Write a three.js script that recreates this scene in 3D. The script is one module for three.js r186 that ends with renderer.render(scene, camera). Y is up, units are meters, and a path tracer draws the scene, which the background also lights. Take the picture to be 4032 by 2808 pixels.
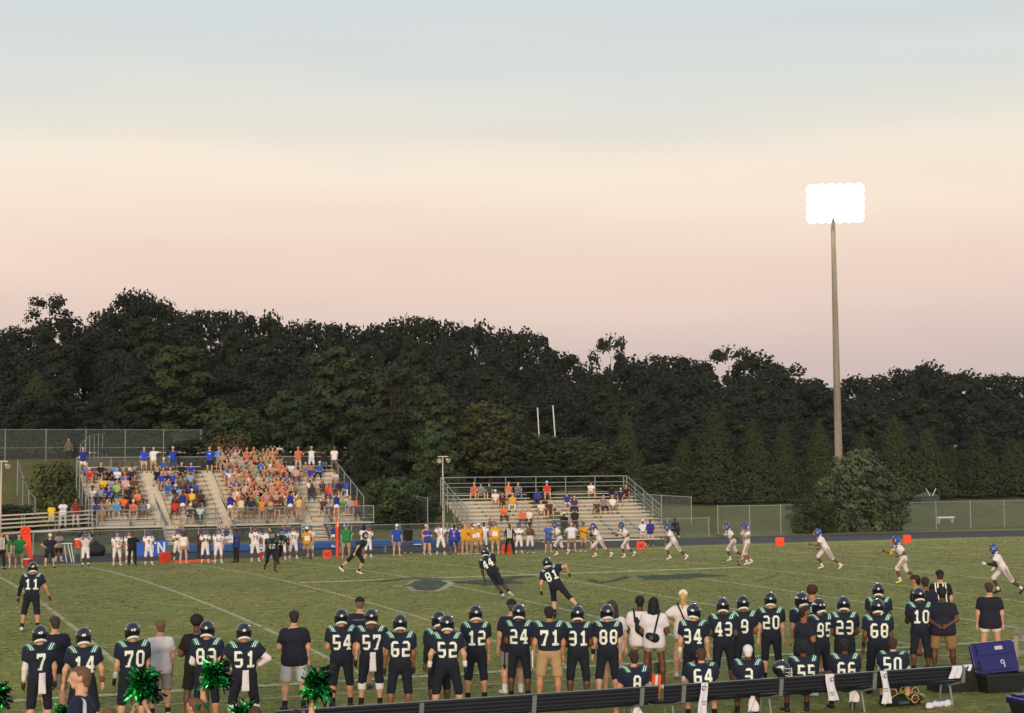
import * as THREE from 'three';
import { mergeGeometries } from 'three/addons/utils/BufferGeometryUtils.js';
import { RectAreaLightUniformsLib } from 'three/addons/lights/RectAreaLightUniformsLib.js';

// ---------- camera, sky, dusk light, exposure ----------
const scene = new THREE.Scene();
const camera = new THREE.PerspectiveCamera(2 * Math.atan(1404 / 6290.56) * 180 / Math.PI, 1024 / 713, 0.5, 1500);
{
  const pitch = 0.073442, yaw = 0.392744, roll = 0.0089939, s = Math.sin, c = Math.cos;
  const fw = new THREE.Vector3(s(yaw) * c(pitch), s(pitch), -c(yaw) * c(pitch)), r = new THREE.Vector3(c(yaw), 0, s(yaw));
  const u = new THREE.Vector3().crossVectors(r, fw);
  const r2 = r.clone().multiplyScalar(c(roll)).addScaledVector(u, -s(roll)), u2 = u.clone().multiplyScalar(c(roll)).addScaledVector(r, s(roll));
  camera.quaternion.setFromRotationMatrix(new THREE.Matrix4().makeBasis(r2, u2, fw.clone().negate()));
  camera.position.set(-19.2228, 4.22138, 31.997);
}
let seed = 7;
const rnd = () => { seed = (seed * 1664525 + 1013904223) >>> 0; return seed / 4294967296; };
const rr = (a, b) => a + (b - a) * rnd();
const pick = (a) => a[Math.floor(rnd() * a.length) % a.length];
const mix = (a, b, t) => a + (b - a) * t;
const clamp = (v, a = 0, b = 1) => Math.max(a, Math.min(b, v));
const smooth = (a, b, x) => { const t = clamp((x - a) / (b - a)); return t * t * (3 - 2 * t); };
const lin = (c) => (c <= 0.04045 ? c / 12.92 : ((c + 0.055) / 1.055) ** 2.4);
// value noise
const hash3 = (x, y, z) => { let h = Math.imul(x, 374761393) + Math.imul(y, 668265263) + Math.imul(z, 1274126177); h = Math.imul(h ^ (h >>> 13), 1274126177); return ((h ^ (h >>> 16)) >>> 0) / 4294967296; };
function noise(x, y, z = 0) {
  const X = Math.floor(x), Y = Math.floor(y), Z = Math.floor(z); let u = x - X, v = y - Y, w = z - Z;
  u = u * u * (3 - 2 * u); v = v * v * (3 - 2 * v); w = w * w * (3 - 2 * w);
  const L = (k) => mix(mix(hash3(X, Y, Z + k), hash3(X + 1, Y, Z + k), u), mix(hash3(X, Y + 1, Z + k), hash3(X + 1, Y + 1, Z + k), u), v);
  return mix(L(0), L(1), w);
}
const fbm = (x, y, z = 0, o = 4) => { let s = 0, a = 0.5; for (let i = 0; i < o; i++) { s += a * noise(x, y, z); x = x * 2.03 + 5.1; y = y * 2.03 + 1.7; z = z * 2.03 + 3.3; a *= 0.5; } return s; };
{
  const W = 1024, H = 512, data = new Float32Array(W * H * 4);
  const stops = [[-90, 196, 182, 178], [0, 200, 183, 181], [3.5, 210, 190, 185], [5.2, 224, 202, 192], [6.8, 238, 212, 198], [8.2, 245, 221, 204], [9.8, 249, 231, 212], [11, 247, 233, 216], [12.3, 232, 227, 215], [14, 220, 223, 219], [17, 211, 219, 222], [30, 196, 208, 217], [60, 178, 194, 208], [90, 170, 187, 203]];
  for (let j = 0; j < H; j++) {
    const el = ((j + 0.5) / H - 0.5) * 180;
    for (let i = 0; i < W; i++) {
      const az = ((i + 0.5) / W - 0.5) * 2 * Math.PI, dx = Math.cos(az), dz = Math.sin(az);
      // thin level streaks of cloud stretched along the horizon
      const st = el > 0 ? fbm(dx * 5 + 3, dz * 5 + 9, el * 0.55, 4) - 0.47 : 0;
      const e = el + st * 2.4 * smooth(1, 7, el);
      let k = 0; while (k < stops.length - 2 && stops[k + 1][0] < e) k++;
      const a = stops[k], b = stops[k + 1], t = clamp((e - a[0]) / (b[0] - a[0]));
      // pinker towards the north end of the valley, greyer towards the south, a slow drift round the whole horizon
      const warm = 0.5 - 0.5 * Math.sin(az + 1.19), f = (j * W + i) * 4, low = 1 - smooth(8, 20, el);
      const tint = [1 + 0.02 * (warm - 0.5) * low, 1 - 0.008 * (warm - 0.5) * low, 1 - 0.02 * (warm - 0.5) * low];
      const streak = 1 + 0.1 * (fbm(dx * 3 + 1, dz * 3 + 4, el * 1.15 + 7, 4) - 0.47) * smooth(2, 6, el) * (1 - smooth(25, 60, el));
      for (let q = 0; q < 3; q++) data[f + q] = lin(mix(a[1 + q], b[1 + q], t) / 255) * tint[q] * streak;
      data[f + 3] = 1;
    }
  }
  const tex = new THREE.DataTexture(data, W, H, THREE.RGBAFormat, THREE.FloatType);
  tex.mapping = THREE.EquirectangularReflectionMapping; tex.magFilter = THREE.LinearFilter; tex.minFilter = THREE.LinearFilter; tex.needsUpdate = true;
  scene.background = tex; scene.environment = tex;
}
const sun = new THREE.DirectionalLight(new THREE.Color(1.0, 0.8, 0.6), 2.6);   // the afterglow behind the home stand: low, warm, very soft
sun.position.set(-70, 34, 110); sun.target.position.set(5, 0, -40); sun.castShadow = true; sun.shadow.radius = 34;
sun.shadow.mapSize.set(2048, 2048); Object.assign(sun.shadow.camera, { left: -90, right: 90, top: 60, bottom: -60, near: 1, far: 400 });
scene.add(sun, sun.target);
const renderer = new THREE.WebGLRenderer({ antialias: true });
renderer.setSize(1024, 713); renderer.toneMapping = THREE.LinearToneMapping; renderer.toneMappingExposure = 1.0;
renderer.shadowMap.enabled = true; renderer.shadowMap.type = THREE.PCFSoftShadowMap;
RectAreaLightUniformsLib.init();
scene.fog = new THREE.FogExp2(0xd6d4d2, 0.00007);   // faint summer haze over the hillside

// ---------- naming, materials, small geometry helpers ----------
const taken = {};
const numbered = (n) => { const k = taken[n] = (taken[n] ?? -1) + 1; return k ? n + '_' + String(k).padStart(3, '0') : n; };
const W1 = 'zero one two three four five six seven eight nine ten eleven twelve thirteen fourteen fifteen sixteen seventeen eighteen nineteen'.split(' '), W10 = 'x x twenty thirty forty fifty sixty seventy eighty ninety'.split(' ');
const spell = (s) => s.replace(/\d+/g, (d) => (+d < 20 ? W1[+d] : W10[Math.floor(+d / 10)] + (+d % 10 ? '-' + W1[+d % 10] : '')));
function thing(name, label, category, pos = [0, 0, 0], turn = 0, group) {
  const o = new THREE.Group(); o.name = numbered(name); o.position.set(...pos); o.rotation.y = turn; scene.add(o);
  o.userData = { label: spell(label), category }; if (group) o.userData.group = group; return o;
}
function part(name, geo, m, parent) {
  const o = new THREE.Mesh(geo, m); o.name = name; o.castShadow = o.receiveShadow = true; parent.add(o); return o;
}
function struct(name, geo, m) { const o = part(numbered(name), geo, m, scene); o.userData = { kind: 'structure' }; return o; }
function tag(o, label, category, group) { o.name = numbered(o.name); o.userData = { label, category }; if (group) o.userData.group = group; return o; }
const mats = {};
function mat(color, rough = 0.85, extra = {}) {
  const k = color + '|' + rough + '|' + JSON.stringify(extra);
  return mats[k] ??= new THREE.MeshStandardMaterial({ color: new THREE.Color(color), roughness: rough, side: THREE.DoubleSide, ...extra });
}
const gloss = (color, rough = 0.25) => (mats['g' + color + rough] ??= new THREE.MeshPhysicalMaterial({ color: new THREE.Color(color), roughness: rough, clearcoat: 0.8, clearcoatRoughness: 0.12, side: THREE.DoubleSide }));
const merge = (list) => mergeGeometries(list.map((g) => { let q = g.index ? g.toNonIndexed() : g; for (const k of Object.keys(q.attributes)) if (!['position', 'normal', 'uv'].includes(k)) q.deleteAttribute(k); if (!q.attributes.uv) q.setAttribute('uv', new THREE.BufferAttribute(new Float32Array(q.attributes.position.count * 2), 2)); return q; }));
const box = (w, h, d, x = 0, y = 0, z = 0) => new THREE.BoxGeometry(w, h, d).translate(x, y, z);
function bar(a, b, r0, r1 = r0, n = 8) {   // tapered round bar between two points
  const A = new THREE.Vector3(...a), B = new THREE.Vector3(...b), d = B.clone().sub(A), L = d.length();
  const g = new THREE.CylinderGeometry(r1, r0, L, n, 1); g.translate(0, L / 2, 0);
  g.applyQuaternion(new THREE.Quaternion().setFromUnitVectors(new THREE.Vector3(0, 1, 0), d.normalize())); g.translate(A.x, A.y, A.z); return g;
}
function beam(a, b, w, h) {   // box from a to b, w across, h high
  const A = new THREE.Vector3(...a), B = new THREE.Vector3(...b), L = A.distanceTo(B);
  const g = new THREE.BoxGeometry(w, h, L), m = new THREE.Matrix4().lookAt(A, B, new THREE.Vector3(0, 1, 0.0001)); m.setPosition(A.add(B).multiplyScalar(0.5)); return g.applyMatrix4(m);
}
const ordinal = (n) => ['first', 'second', 'third', 'fourth', 'fifth', 'sixth', 'seventh', 'eighth', 'ninth', 'tenth', 'eleventh', 'twelfth', 'thirteenth', 'fourteenth', 'fifteenth', 'sixteenth', 'seventeenth', 'eighteenth', 'nineteenth', 'twentieth'][n] ?? `${n + 1}th`;

// ---------- implicit surfaces: tapered capsules joined by a smooth minimum, meshed by surface nets ----------
const sub = (a, b) => [a[0] - b[0], a[1] - b[1], a[2] - b[2]], add = (a, b) => [a[0] + b[0], a[1] + b[1], a[2] + b[2]], mul = (a, s) => [a[0] * s, a[1] * s, a[2] * s];
const dot = (a, b) => a[0] * b[0] + a[1] * b[1] + a[2] * b[2], len = (a) => Math.hypot(a[0], a[1], a[2]), nrm = (a) => mul(a, 1 / (len(a) || 1));
const cross = (a, b) => [a[1] * b[2] - a[2] * b[1], a[2] * b[0] - a[0] * b[2], a[0] * b[1] - a[1] * b[0]];
const B = (a, b, ra, rb = ra, cut = 0) => ({ a, d: sub(b, a), dd: Math.max(1e-9, dot(sub(b, a), sub(b, a))), ra, rb, cut });
function field(bones, k = 0.04, cuts = [], wrinkle = 0, ph = 0) {
  const f = (x, y, z) => {
    let D = 9;
    for (let i = 0; i < bones.length; i++) {
      const b = bones[i], px = x - b.a[0], py = y - b.a[1], pz = z - b.a[2];
      const t0 = (px * b.d[0] + py * b.d[1] + pz * b.d[2]) / b.dd, t = t0 < 0 ? 0 : t0 > 1 ? 1 : t0;
      const qx = px - b.d[0] * t, qy = py - b.d[1] * t, qz = pz - b.d[2] * t;
      let d = Math.sqrt(qx * qx + qy * qy + qz * qz) - (b.ra + (b.rb - b.ra) * t);
      if (b.cut) { const c = (t0 - 1) * Math.sqrt(b.dd); if (c > d) d = c; }
      if (i === 0) D = d; else { const h = Math.max(k - Math.abs(D - d), 0); D = Math.min(D, d) - h * h * 0.25 / k; }
    }
    if (wrinkle) D += wrinkle * Math.sin(21 * y + 4 * Math.sin(9 * x + ph) + 3 * Math.sin(11 * z + ph)) * Math.sin(13 * x + 17 * z + 3 * Math.sin(10 * y + ph));
    for (const c of cuts) { const e = x * c[0] + y * c[1] + z * c[2] - c[3]; if (e > D) D = e; }
    return D;
  };
  f.bones = bones; return f;
}
function bounds(bones, pad) {
  const lo = [9, 9, 9], hi = [-9, -9, -9];
  for (const b of bones) for (let i = 0; i < 3; i++) for (const [p, r] of [[b.a[i], b.ra], [b.a[i] + b.d[i], b.rb]]) { lo[i] = Math.min(lo[i], p - r - pad); hi[i] = Math.max(hi[i], p + r + pad); }
  return [lo, hi];
}
function netMesh(f, lo, hi, h) {
  const S = 4, n = [0, 1, 2].map((i) => Math.ceil(((hi[i] - lo[i]) / h + 1) / S) * S + 1), [nx, ny, nz] = n, sy = nx, sz = nx * ny;
  const g = new Float32Array(nx * ny * nz).fill(99), lim = h * S * 0.87 + 1.2 * h;
  for (let kz = 0; kz < nz - 1; kz += S) for (let ky = 0; ky < ny - 1; ky += S) for (let kx = 0; kx < nx - 1; kx += S) {
    const d = f(lo[0] + (kx + S / 2) * h, lo[1] + (ky + S / 2) * h, lo[2] + (kz + S / 2) * h);
    if (Math.abs(d) > lim) { if (d < 0) for (let z = kz; z <= kz + S; z++) for (let y = ky; y <= ky + S; y++) for (let x = kx; x <= kx + S; x++) { const q = x + y * sy + z * sz; if (g[q] === 99) g[q] = -1; } continue; }
    for (let z = kz; z <= kz + S; z++) for (let y = ky; y <= ky + S; y++) for (let x = kx; x <= kx + S; x++) { const q = x + y * sy + z * sz; if (g[q] === 99 || g[q] === -1) g[q] = f(lo[0] + x * h, lo[1] + y * h, lo[2] + z * h); }
  }
  const id = new Int32Array(nx * ny * nz).fill(-1), pos = [], ind = [], E = [[0, 1], [2, 3], [4, 5], [6, 7], [0, 2], [1, 3], [4, 6], [5, 7], [0, 4], [1, 5], [2, 6], [3, 7]], c = new Float64Array(8);
  for (let z = 0; z < nz - 1; z++) for (let y = 0; y < ny - 1; y++) for (let x = 0; x < nx - 1; x++) {
    const q = x + y * sy + z * sz; let m = 0;
    for (let i = 0; i < 8; i++) { c[i] = g[q + (i & 1) + ((i >> 1) & 1) * sy + (i >> 2) * sz]; if (c[i] < 0) m |= 1 << i; }
    if (m === 0 || m === 255) continue;
    let X = 0, Y = 0, Z = 0, k = 0;
    for (const [a, b] of E) if ((c[a] < 0) !== (c[b] < 0)) { const t = c[a] / (c[a] - c[b]); X += mix(a & 1, b & 1, t); Y += mix((a >> 1) & 1, (b >> 1) & 1, t); Z += mix(a >> 2, b >> 2, t); k++; }
    id[q] = pos.length / 3; pos.push(lo[0] + (x + X / k) * h, lo[1] + (y + Y / k) * h, lo[2] + (z + Z / k) * h);
  }
  const quad = (a, b, cc, d, flip) => { if (a < 0 || b < 0 || cc < 0 || d < 0) return; if (flip) ind.push(a, cc, b, a, d, cc); else ind.push(a, b, cc, a, cc, d); };
  for (let z = 1; z < nz - 1; z++) for (let y = 1; y < ny - 1; y++) for (let x = 1; x < nx - 1; x++) {
    const q = x + y * sy + z * sz, s = g[q] < 0;
    if (s !== (g[q + 1] < 0)) quad(id[q - sy - sz], id[q - sz], id[q], id[q - sy], !s);
    if (s !== (g[q + sy] < 0)) quad(id[q - 1 - sz], id[q - 1], id[q], id[q - sz], !s);
    if (s !== (g[q + sz] < 0)) quad(id[q - 1 - sy], id[q - sy], id[q], id[q - 1], !s);
  }
  const geo = new THREE.BufferGeometry(); geo.setAttribute('position', new THREE.Float32BufferAttribute(pos, 3)); geo.setIndex(ind);
  geo.setAttribute('uv', new THREE.BufferAttribute(new Float32Array(pos.length / 3 * 2), 2)); geo.computeVertexNormals(); return geo;
}
function blob(bones, cell, k = 0.04, cuts = [], wrinkle = 0, ph = 0) { const f = field(bones, k, cuts, wrinkle, ph), [lo, hi] = bounds(bones, cell * 2 + wrinkle * 2); const g = netMesh(f, lo, hi, cell); g.userData = {}; return g; }

// ---------- people ----------
// A pose: t torso direction [left, up, ahead], tw twist of the shoulders, A/AL/AR upper arm and forearm [out, up, ahead], G/GL/GR thigh and shin, hd head [turn, nod].
const POSE = {
  stand: {}, ease: { AL: [[0.26, -1, -0.05], [0.1, -1, 0.25]], AR: [[0.2, -1, 0.05], [0.02, -1, 0.3]], GL: [[0.16, -1, 0.03], [0.05, -1, -0.06]], GR: [[0.1, -1, -0.02], [0.02, -1, -0.03]] },
  wide: { A: [[0.42, -1, -0.06], [0.1, -1, 0.22]], G: [[0.24, -1, 0.02], [0.1, -1, -0.04]] },
  hips: { A: [[0.95, -0.8, -0.25], [-0.85, -0.62, 0.42]], G: [[0.2, -1, 0.02], [0.06, -1, -0.04]] },
  hip: { AL: [[0.9, -0.8, -0.3], [-0.85, -0.55, 0.45]], G: [[0.12, -1, 0.02], [0.03, -1, -0.03]] },
  crossed: { A: [[0.3, -1, 0.22], [-0.95, 0.16, 0.62]], G: [[0.14, -1, 0.01], [0.04, -1, -0.03]] },
  clasp: { A: [[0.24, -1, 0.12], [-0.62, -0.62, 0.6]], G: [[0.13, -1, 0.01], [0.03, -1, -0.03]] },
  chest: { A: [[0.3, -1, 0.1], [-0.42, 0.35, 0.75]], G: [[0.13, -1, 0.01], [0.03, -1, -0.03]] },
  hold: { AL: [[0.25, -1, 0.12], [-0.25, 0.1, 0.9]], AR: [[0.22, -1, 0.02], [0.05, -1, 0.25]], G: [[0.12, -1, 0.01], [0.03, -1, -0.03]] },
  point: { AR: [[0.35, -0.9, 0.3], [-0.5, -0.1, 0.9]], AL: [[0.3, -1, 0.2], [-0.9, -0.12, 0.6]] },
  behind: { A: [[0.32, -1, -0.24], [-0.75, -0.45, -0.5]], G: [[0.15, -1, 0.01], [0.03, -1, -0.03]] },
  phone: { A: [[0.2, -1, 0.2], [-0.4, 0.3, 0.85]], hd: [0, -0.35] },
  armout: { AL: [[1, -0.05, -0.2], [1, -0.05, -0.1]], G: [[0.12, -1, 0.02], [0.03, -1, -0.03]] },
  armsout: { A: [[1, -0.12, -0.25], [1, -0.12, -0.2]], G: [[0.14, -1, 0.02], [0.03, -1, -0.03]] },
  circle: { A: [[0.62, 0.8, 0.05], [-0.72, 0.62, 0.05]] }, vee: { A: [[0.5, 0.9, 0.1], [0.25, 1, 0.05]] }, oneup: { AL: [[0.45, 0.9, 0.1], [-0.3, 1, 0.05]] },
  tent: { A: [[0.85, 0.5, 0.1], [-0.6, 0.8, 0.1]] }, visor: { A: [[0.6, -0.1, 0.6], [-0.7, 0.7, -0.25]] }, pompom: { AL: [[0.12, 1, 0.1], [0.02, 1, 0.05]], AR: [[0.3, -1, 0.05], [0, -0.9, 0.4]] },
  lift: { A: [[0.3, 0.75, 0.3], [0, 1, 0]] },
  sit: { A: [[0.25, -1, 0.3], [-0.3, -0.3, 0.85]], G: [[0.2, -0.06, 1], [0.02, -1, 0.05]], t: [0, 1, 0.08] },
  lean: { A: [[0.22, -0.85, 0.6], [-0.35, -0.35, 0.85]], G: [[0.3, -0.05, 1], [0.02, -1, -0.12]], t: [0, 1, 0.42], hd: [0, 0.12] },
  slouch: { A: [[0.3, -1, 0.05], [-0.55, -0.25, 0.75]], G: [[0.26, -0.1, 1], [0.1, -1, 0.35]], t: [0.04, 1, -0.08], hd: [0.3, 0] },
  bent: { A: [[0.2, -0.75, 0.7], [-0.2, -0.6, 0.7]], G: [[0.32, -0.05, 1], [0, -1, 0.02]], t: [0, 1, 0.75], hd: [0, -0.5] },
  crouch: { A: [[0.2, -0.8, 0.6], [-0.2, -0.4, 0.85]], G: [[0.3, -0.15, 1], [0.05, -1, -0.75]], t: [0, 1, 0.55] },
  walk: { t: [0, 1, 0.24], AL: [[0.5, -1, 0.1], [0.2, -1, 0.15]], AR: [[0.65, -1, -0.05], [0.35, -1, 0.2]], GL: [[0.25, -1, 0.22], [0.12, -1, -0.12]], GR: [[0.12, -1, -0.05], [0.12, -1, -0.5]], hd: [0.2, 0] },
  run: { t: [0, 1, 0.5], AL: [[0.3, -0.8, -0.7], [0, -0.3, 0.9]], AR: [[0.3, -0.85, 0.6], [-0.2, 0.3, 0.85]], GL: [[0.08, -0.8, 0.72], [0.02, -1, -0.25]], GR: [[0.08, -1, -0.32], [0.05, -0.55, -0.9]], hd: [0, 0.3] },
  run2: { t: [0, 1, 0.62], AR: [[0.35, -0.8, -0.75], [0.1, -0.6, 0.6]], AL: [[0.3, -0.9, 0.45], [-0.25, 0.1, 0.9]], GR: [[0.1, -0.75, 0.75], [0.02, -1, -0.4]], GL: [[0.1, -1, -0.55], [0.05, -0.7, -0.85]], hd: [0, 0.35] },
  dash: { t: [0.02, 1, 0.75], AL: [[0.3, -1, -0.25], [0.1, -1, 0.15]], AR: [[0.5, -0.7, -0.7], [0.4, -0.8, -0.3]], GL: [[0.08, -0.9, 0.5], [0.02, -1, -0.45]], GR: [[0.08, -0.8, -0.75], [0.05, -0.75, -0.75]], hd: [0, 0.4] },
  side: { t: [0.62, 1, 0.3], AL: [[0.1, -1, 0.1], [-0.15, -1, 0.3]], AR: [[0.4, -0.9, -0.4], [0.1, -0.5, 0.85]], GL: [[-0.5, -1, 0.25], [-0.75, -1, -0.25]], GR: [[0.75, -1, -0.15], [1.05, -1, -0.35]], hd: [0.2, 0.2] },
  stretch: { t: [0.5, 1, 0.35], AR: [[1, -0.15, -0.2], [0.35, -1, 0.4]], AL: [[0.35, -1, -0.25], [0.1, -0.8, 0.5]], GL: [[0.0, -0.95, 0.4], [-0.15, -1, -0.5]], GR: [[0.95, -1, -0.3], [1.05, -1, -0.4]], hd: [0.1, 0.3] },
  kick: { t: [0.1, 1, 0.12], AL: [[0.8, -0.5, 0.2], [-0.4, -0.3, 0.8]], AR: [[0.4, -0.8, 0.4], [-0.5, 0.2, 0.8]], GL: [[0.1, -1, 0.5], [0.02, -1, -0.3]], GR: [[0.1, -1, 0.05], [0.05, -0.8, -0.7]], hd: [0, -0.35] },
  jog: { t: [0, 1, 0.3], AL: [[0.3, -0.9, -0.4], [-0.1, -0.2, 0.9]], AR: [[0.3, -0.9, 0.3], [-0.3, 0.2, 0.85]], GL: [[0.1, -0.9, 0.4], [0.02, -1, -0.4]], GR: [[0.15, -1, -0.15], [0.1, -1, -0.35]], hd: [-0.4, 0] },
  reach: { AL: [[0.5, 0.85, 0.25], [-0.5, 0.75, 0.2]], AR: [[0.5, 0.85, 0.25], [-0.5, 0.75, 0.2]] },
};
function skeleton(po, b) {
  const A = po.A ?? [[0.2, -1, 0], [0.07, -1, 0.18]], G = po.G ?? [[0.1, -1, 0.02], [0.03, -1, -0.03]];
  const U = nrm(po.t ?? [0, 1, 0.03]), tw = po.tw ?? 0; let S = [Math.cos(tw), 0, -Math.sin(tw)];
  S = nrm(sub(S, mul(U, dot(S, U)))); const F = cross(S, U), j = { U, S, F, P: [0, 0, 0] }, Fh = nrm([F[0], 0, F[2]]);
  j.C = mul(U, 0.5);
  for (const [k, s] of [['L', 1], ['R', -1]]) {
    const [ua, fa] = po['A' + k] ?? A, [th, sh] = po['G' + k] ?? G;
    const dir = (v) => nrm(add(add(mul(S, s * v[0]), [0, v[1], 0]), mul(Fh, v[2])));
    const sd = j['s' + k] = add(add(j.C, mul(S, s * 0.178 * Math.sqrt(b))), mul(U, -0.06)); const e = j['e' + k] = add(sd, mul(dir(ua), 0.285)); j['w' + k] = add(e, mul(dir(fa), 0.25)); j['d' + k] = dir(fa);
    const h = j['h' + k] = [s * 0.092 * b, 0, 0], kn = j['k' + k] = add(h, mul(nrm([s * th[0], th[1], th[2]]), 0.43)), sv = nrm([s * sh[0], sh[1], sh[2]]);
    j['a' + k] = add(kn, mul(sv, 0.42)); j['t' + k] = add(j['a' + k], mul(nrm([s * 0.25, sv[2] * 0.9 - 0.28, -sv[1]]), 0.17)); j['v' + k] = sv;
  }
  const low = Math.min(j.aL[1] - 0.085, j.aR[1] - 0.085, j.tL[1] - 0.036, j.tR[1] - 0.036);
  for (const k of ['P', 'C', 'sL', 'sR', 'eL', 'eR', 'wL', 'wR', 'hL', 'hR', 'kL', 'kR', 'aL', 'aR', 'tL', 'tR']) j[k] = add(j[k], [0, -low, 0]);
  const [hy, hp] = po.hd ?? [0, 0], up = nrm(add(mul(U, 0.45), [0, 0.55, 0])), f0 = nrm([Fh[0] * Math.cos(hy) + Fh[2] * Math.sin(hy), 0, Fh[2] * Math.cos(hy) - Fh[0] * Math.sin(hy)]);
  const fwd0 = nrm(sub(f0, mul(up, dot(f0, up)))), hf = nrm(add(mul(fwd0, Math.cos(hp)), mul(up, Math.sin(hp)))), hu = cross(hf, cross(up, hf));
  j.H = add(add(j.C, mul(U, 0.09)), mul(nrm(hu), 0.11)); j.H = add(j.H, mul(hf, 0.012));
  const m = new THREE.Matrix4().makeBasis(new THREE.Vector3(...cross(nrm(hu), hf)), new THREE.Vector3(...nrm(hu)), new THREE.Vector3(...hf)); j.hq = new THREE.Quaternion().setFromRotationMatrix(m);
  j.hm = m.clone().setPosition(...j.H); return j;
}
const at = (a, b, t) => add(a, mul(sub(b, a), t));
function bodyBones(j, b) {
  const { P, C, U, S, F } = j, w = (u, s, f = 0) => add(add(add(P, mul(U, u)), mul(S, s)), mul(F, f)), o = [];
  o.push(B(w(0, -0.06 * b), w(0, 0.06 * b), 0.11 * b), B(w(0.16, -0.05 * b, 0.01 * b), w(0.16, 0.05 * b, 0.01 * b), 0.105 * b), B(w(0.34, -0.085 * b), w(0.34, 0.085 * b), 0.112 * b), B(w(0.44, -0.125), w(0.44, 0.125), 0.058), B(w(0.47, -0.05), w(0.47, 0.05), 0.055), B(w(0.46, 0, -0.01), add(j.H, mul(U, -0.06)), 0.058, 0.056));
  for (const k of 'LR') {
    o.push(B(j['s' + k], j['e' + k], 0.056 * b, 0.044), B(j['e' + k], j['w' + k], 0.045, 0.028));
    o.push(B(j['h' + k], j['k' + k], 0.09 * b, 0.058), B(j['k' + k], at(j['k' + k], j['a' + k], 0.32), 0.056, 0.06), B(at(j['k' + k], j['a' + k], 0.32), j['a' + k], 0.06, 0.037), B(j['a' + k], j['t' + k], 0.04, 0.03));
  }
  return o;
}
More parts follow.
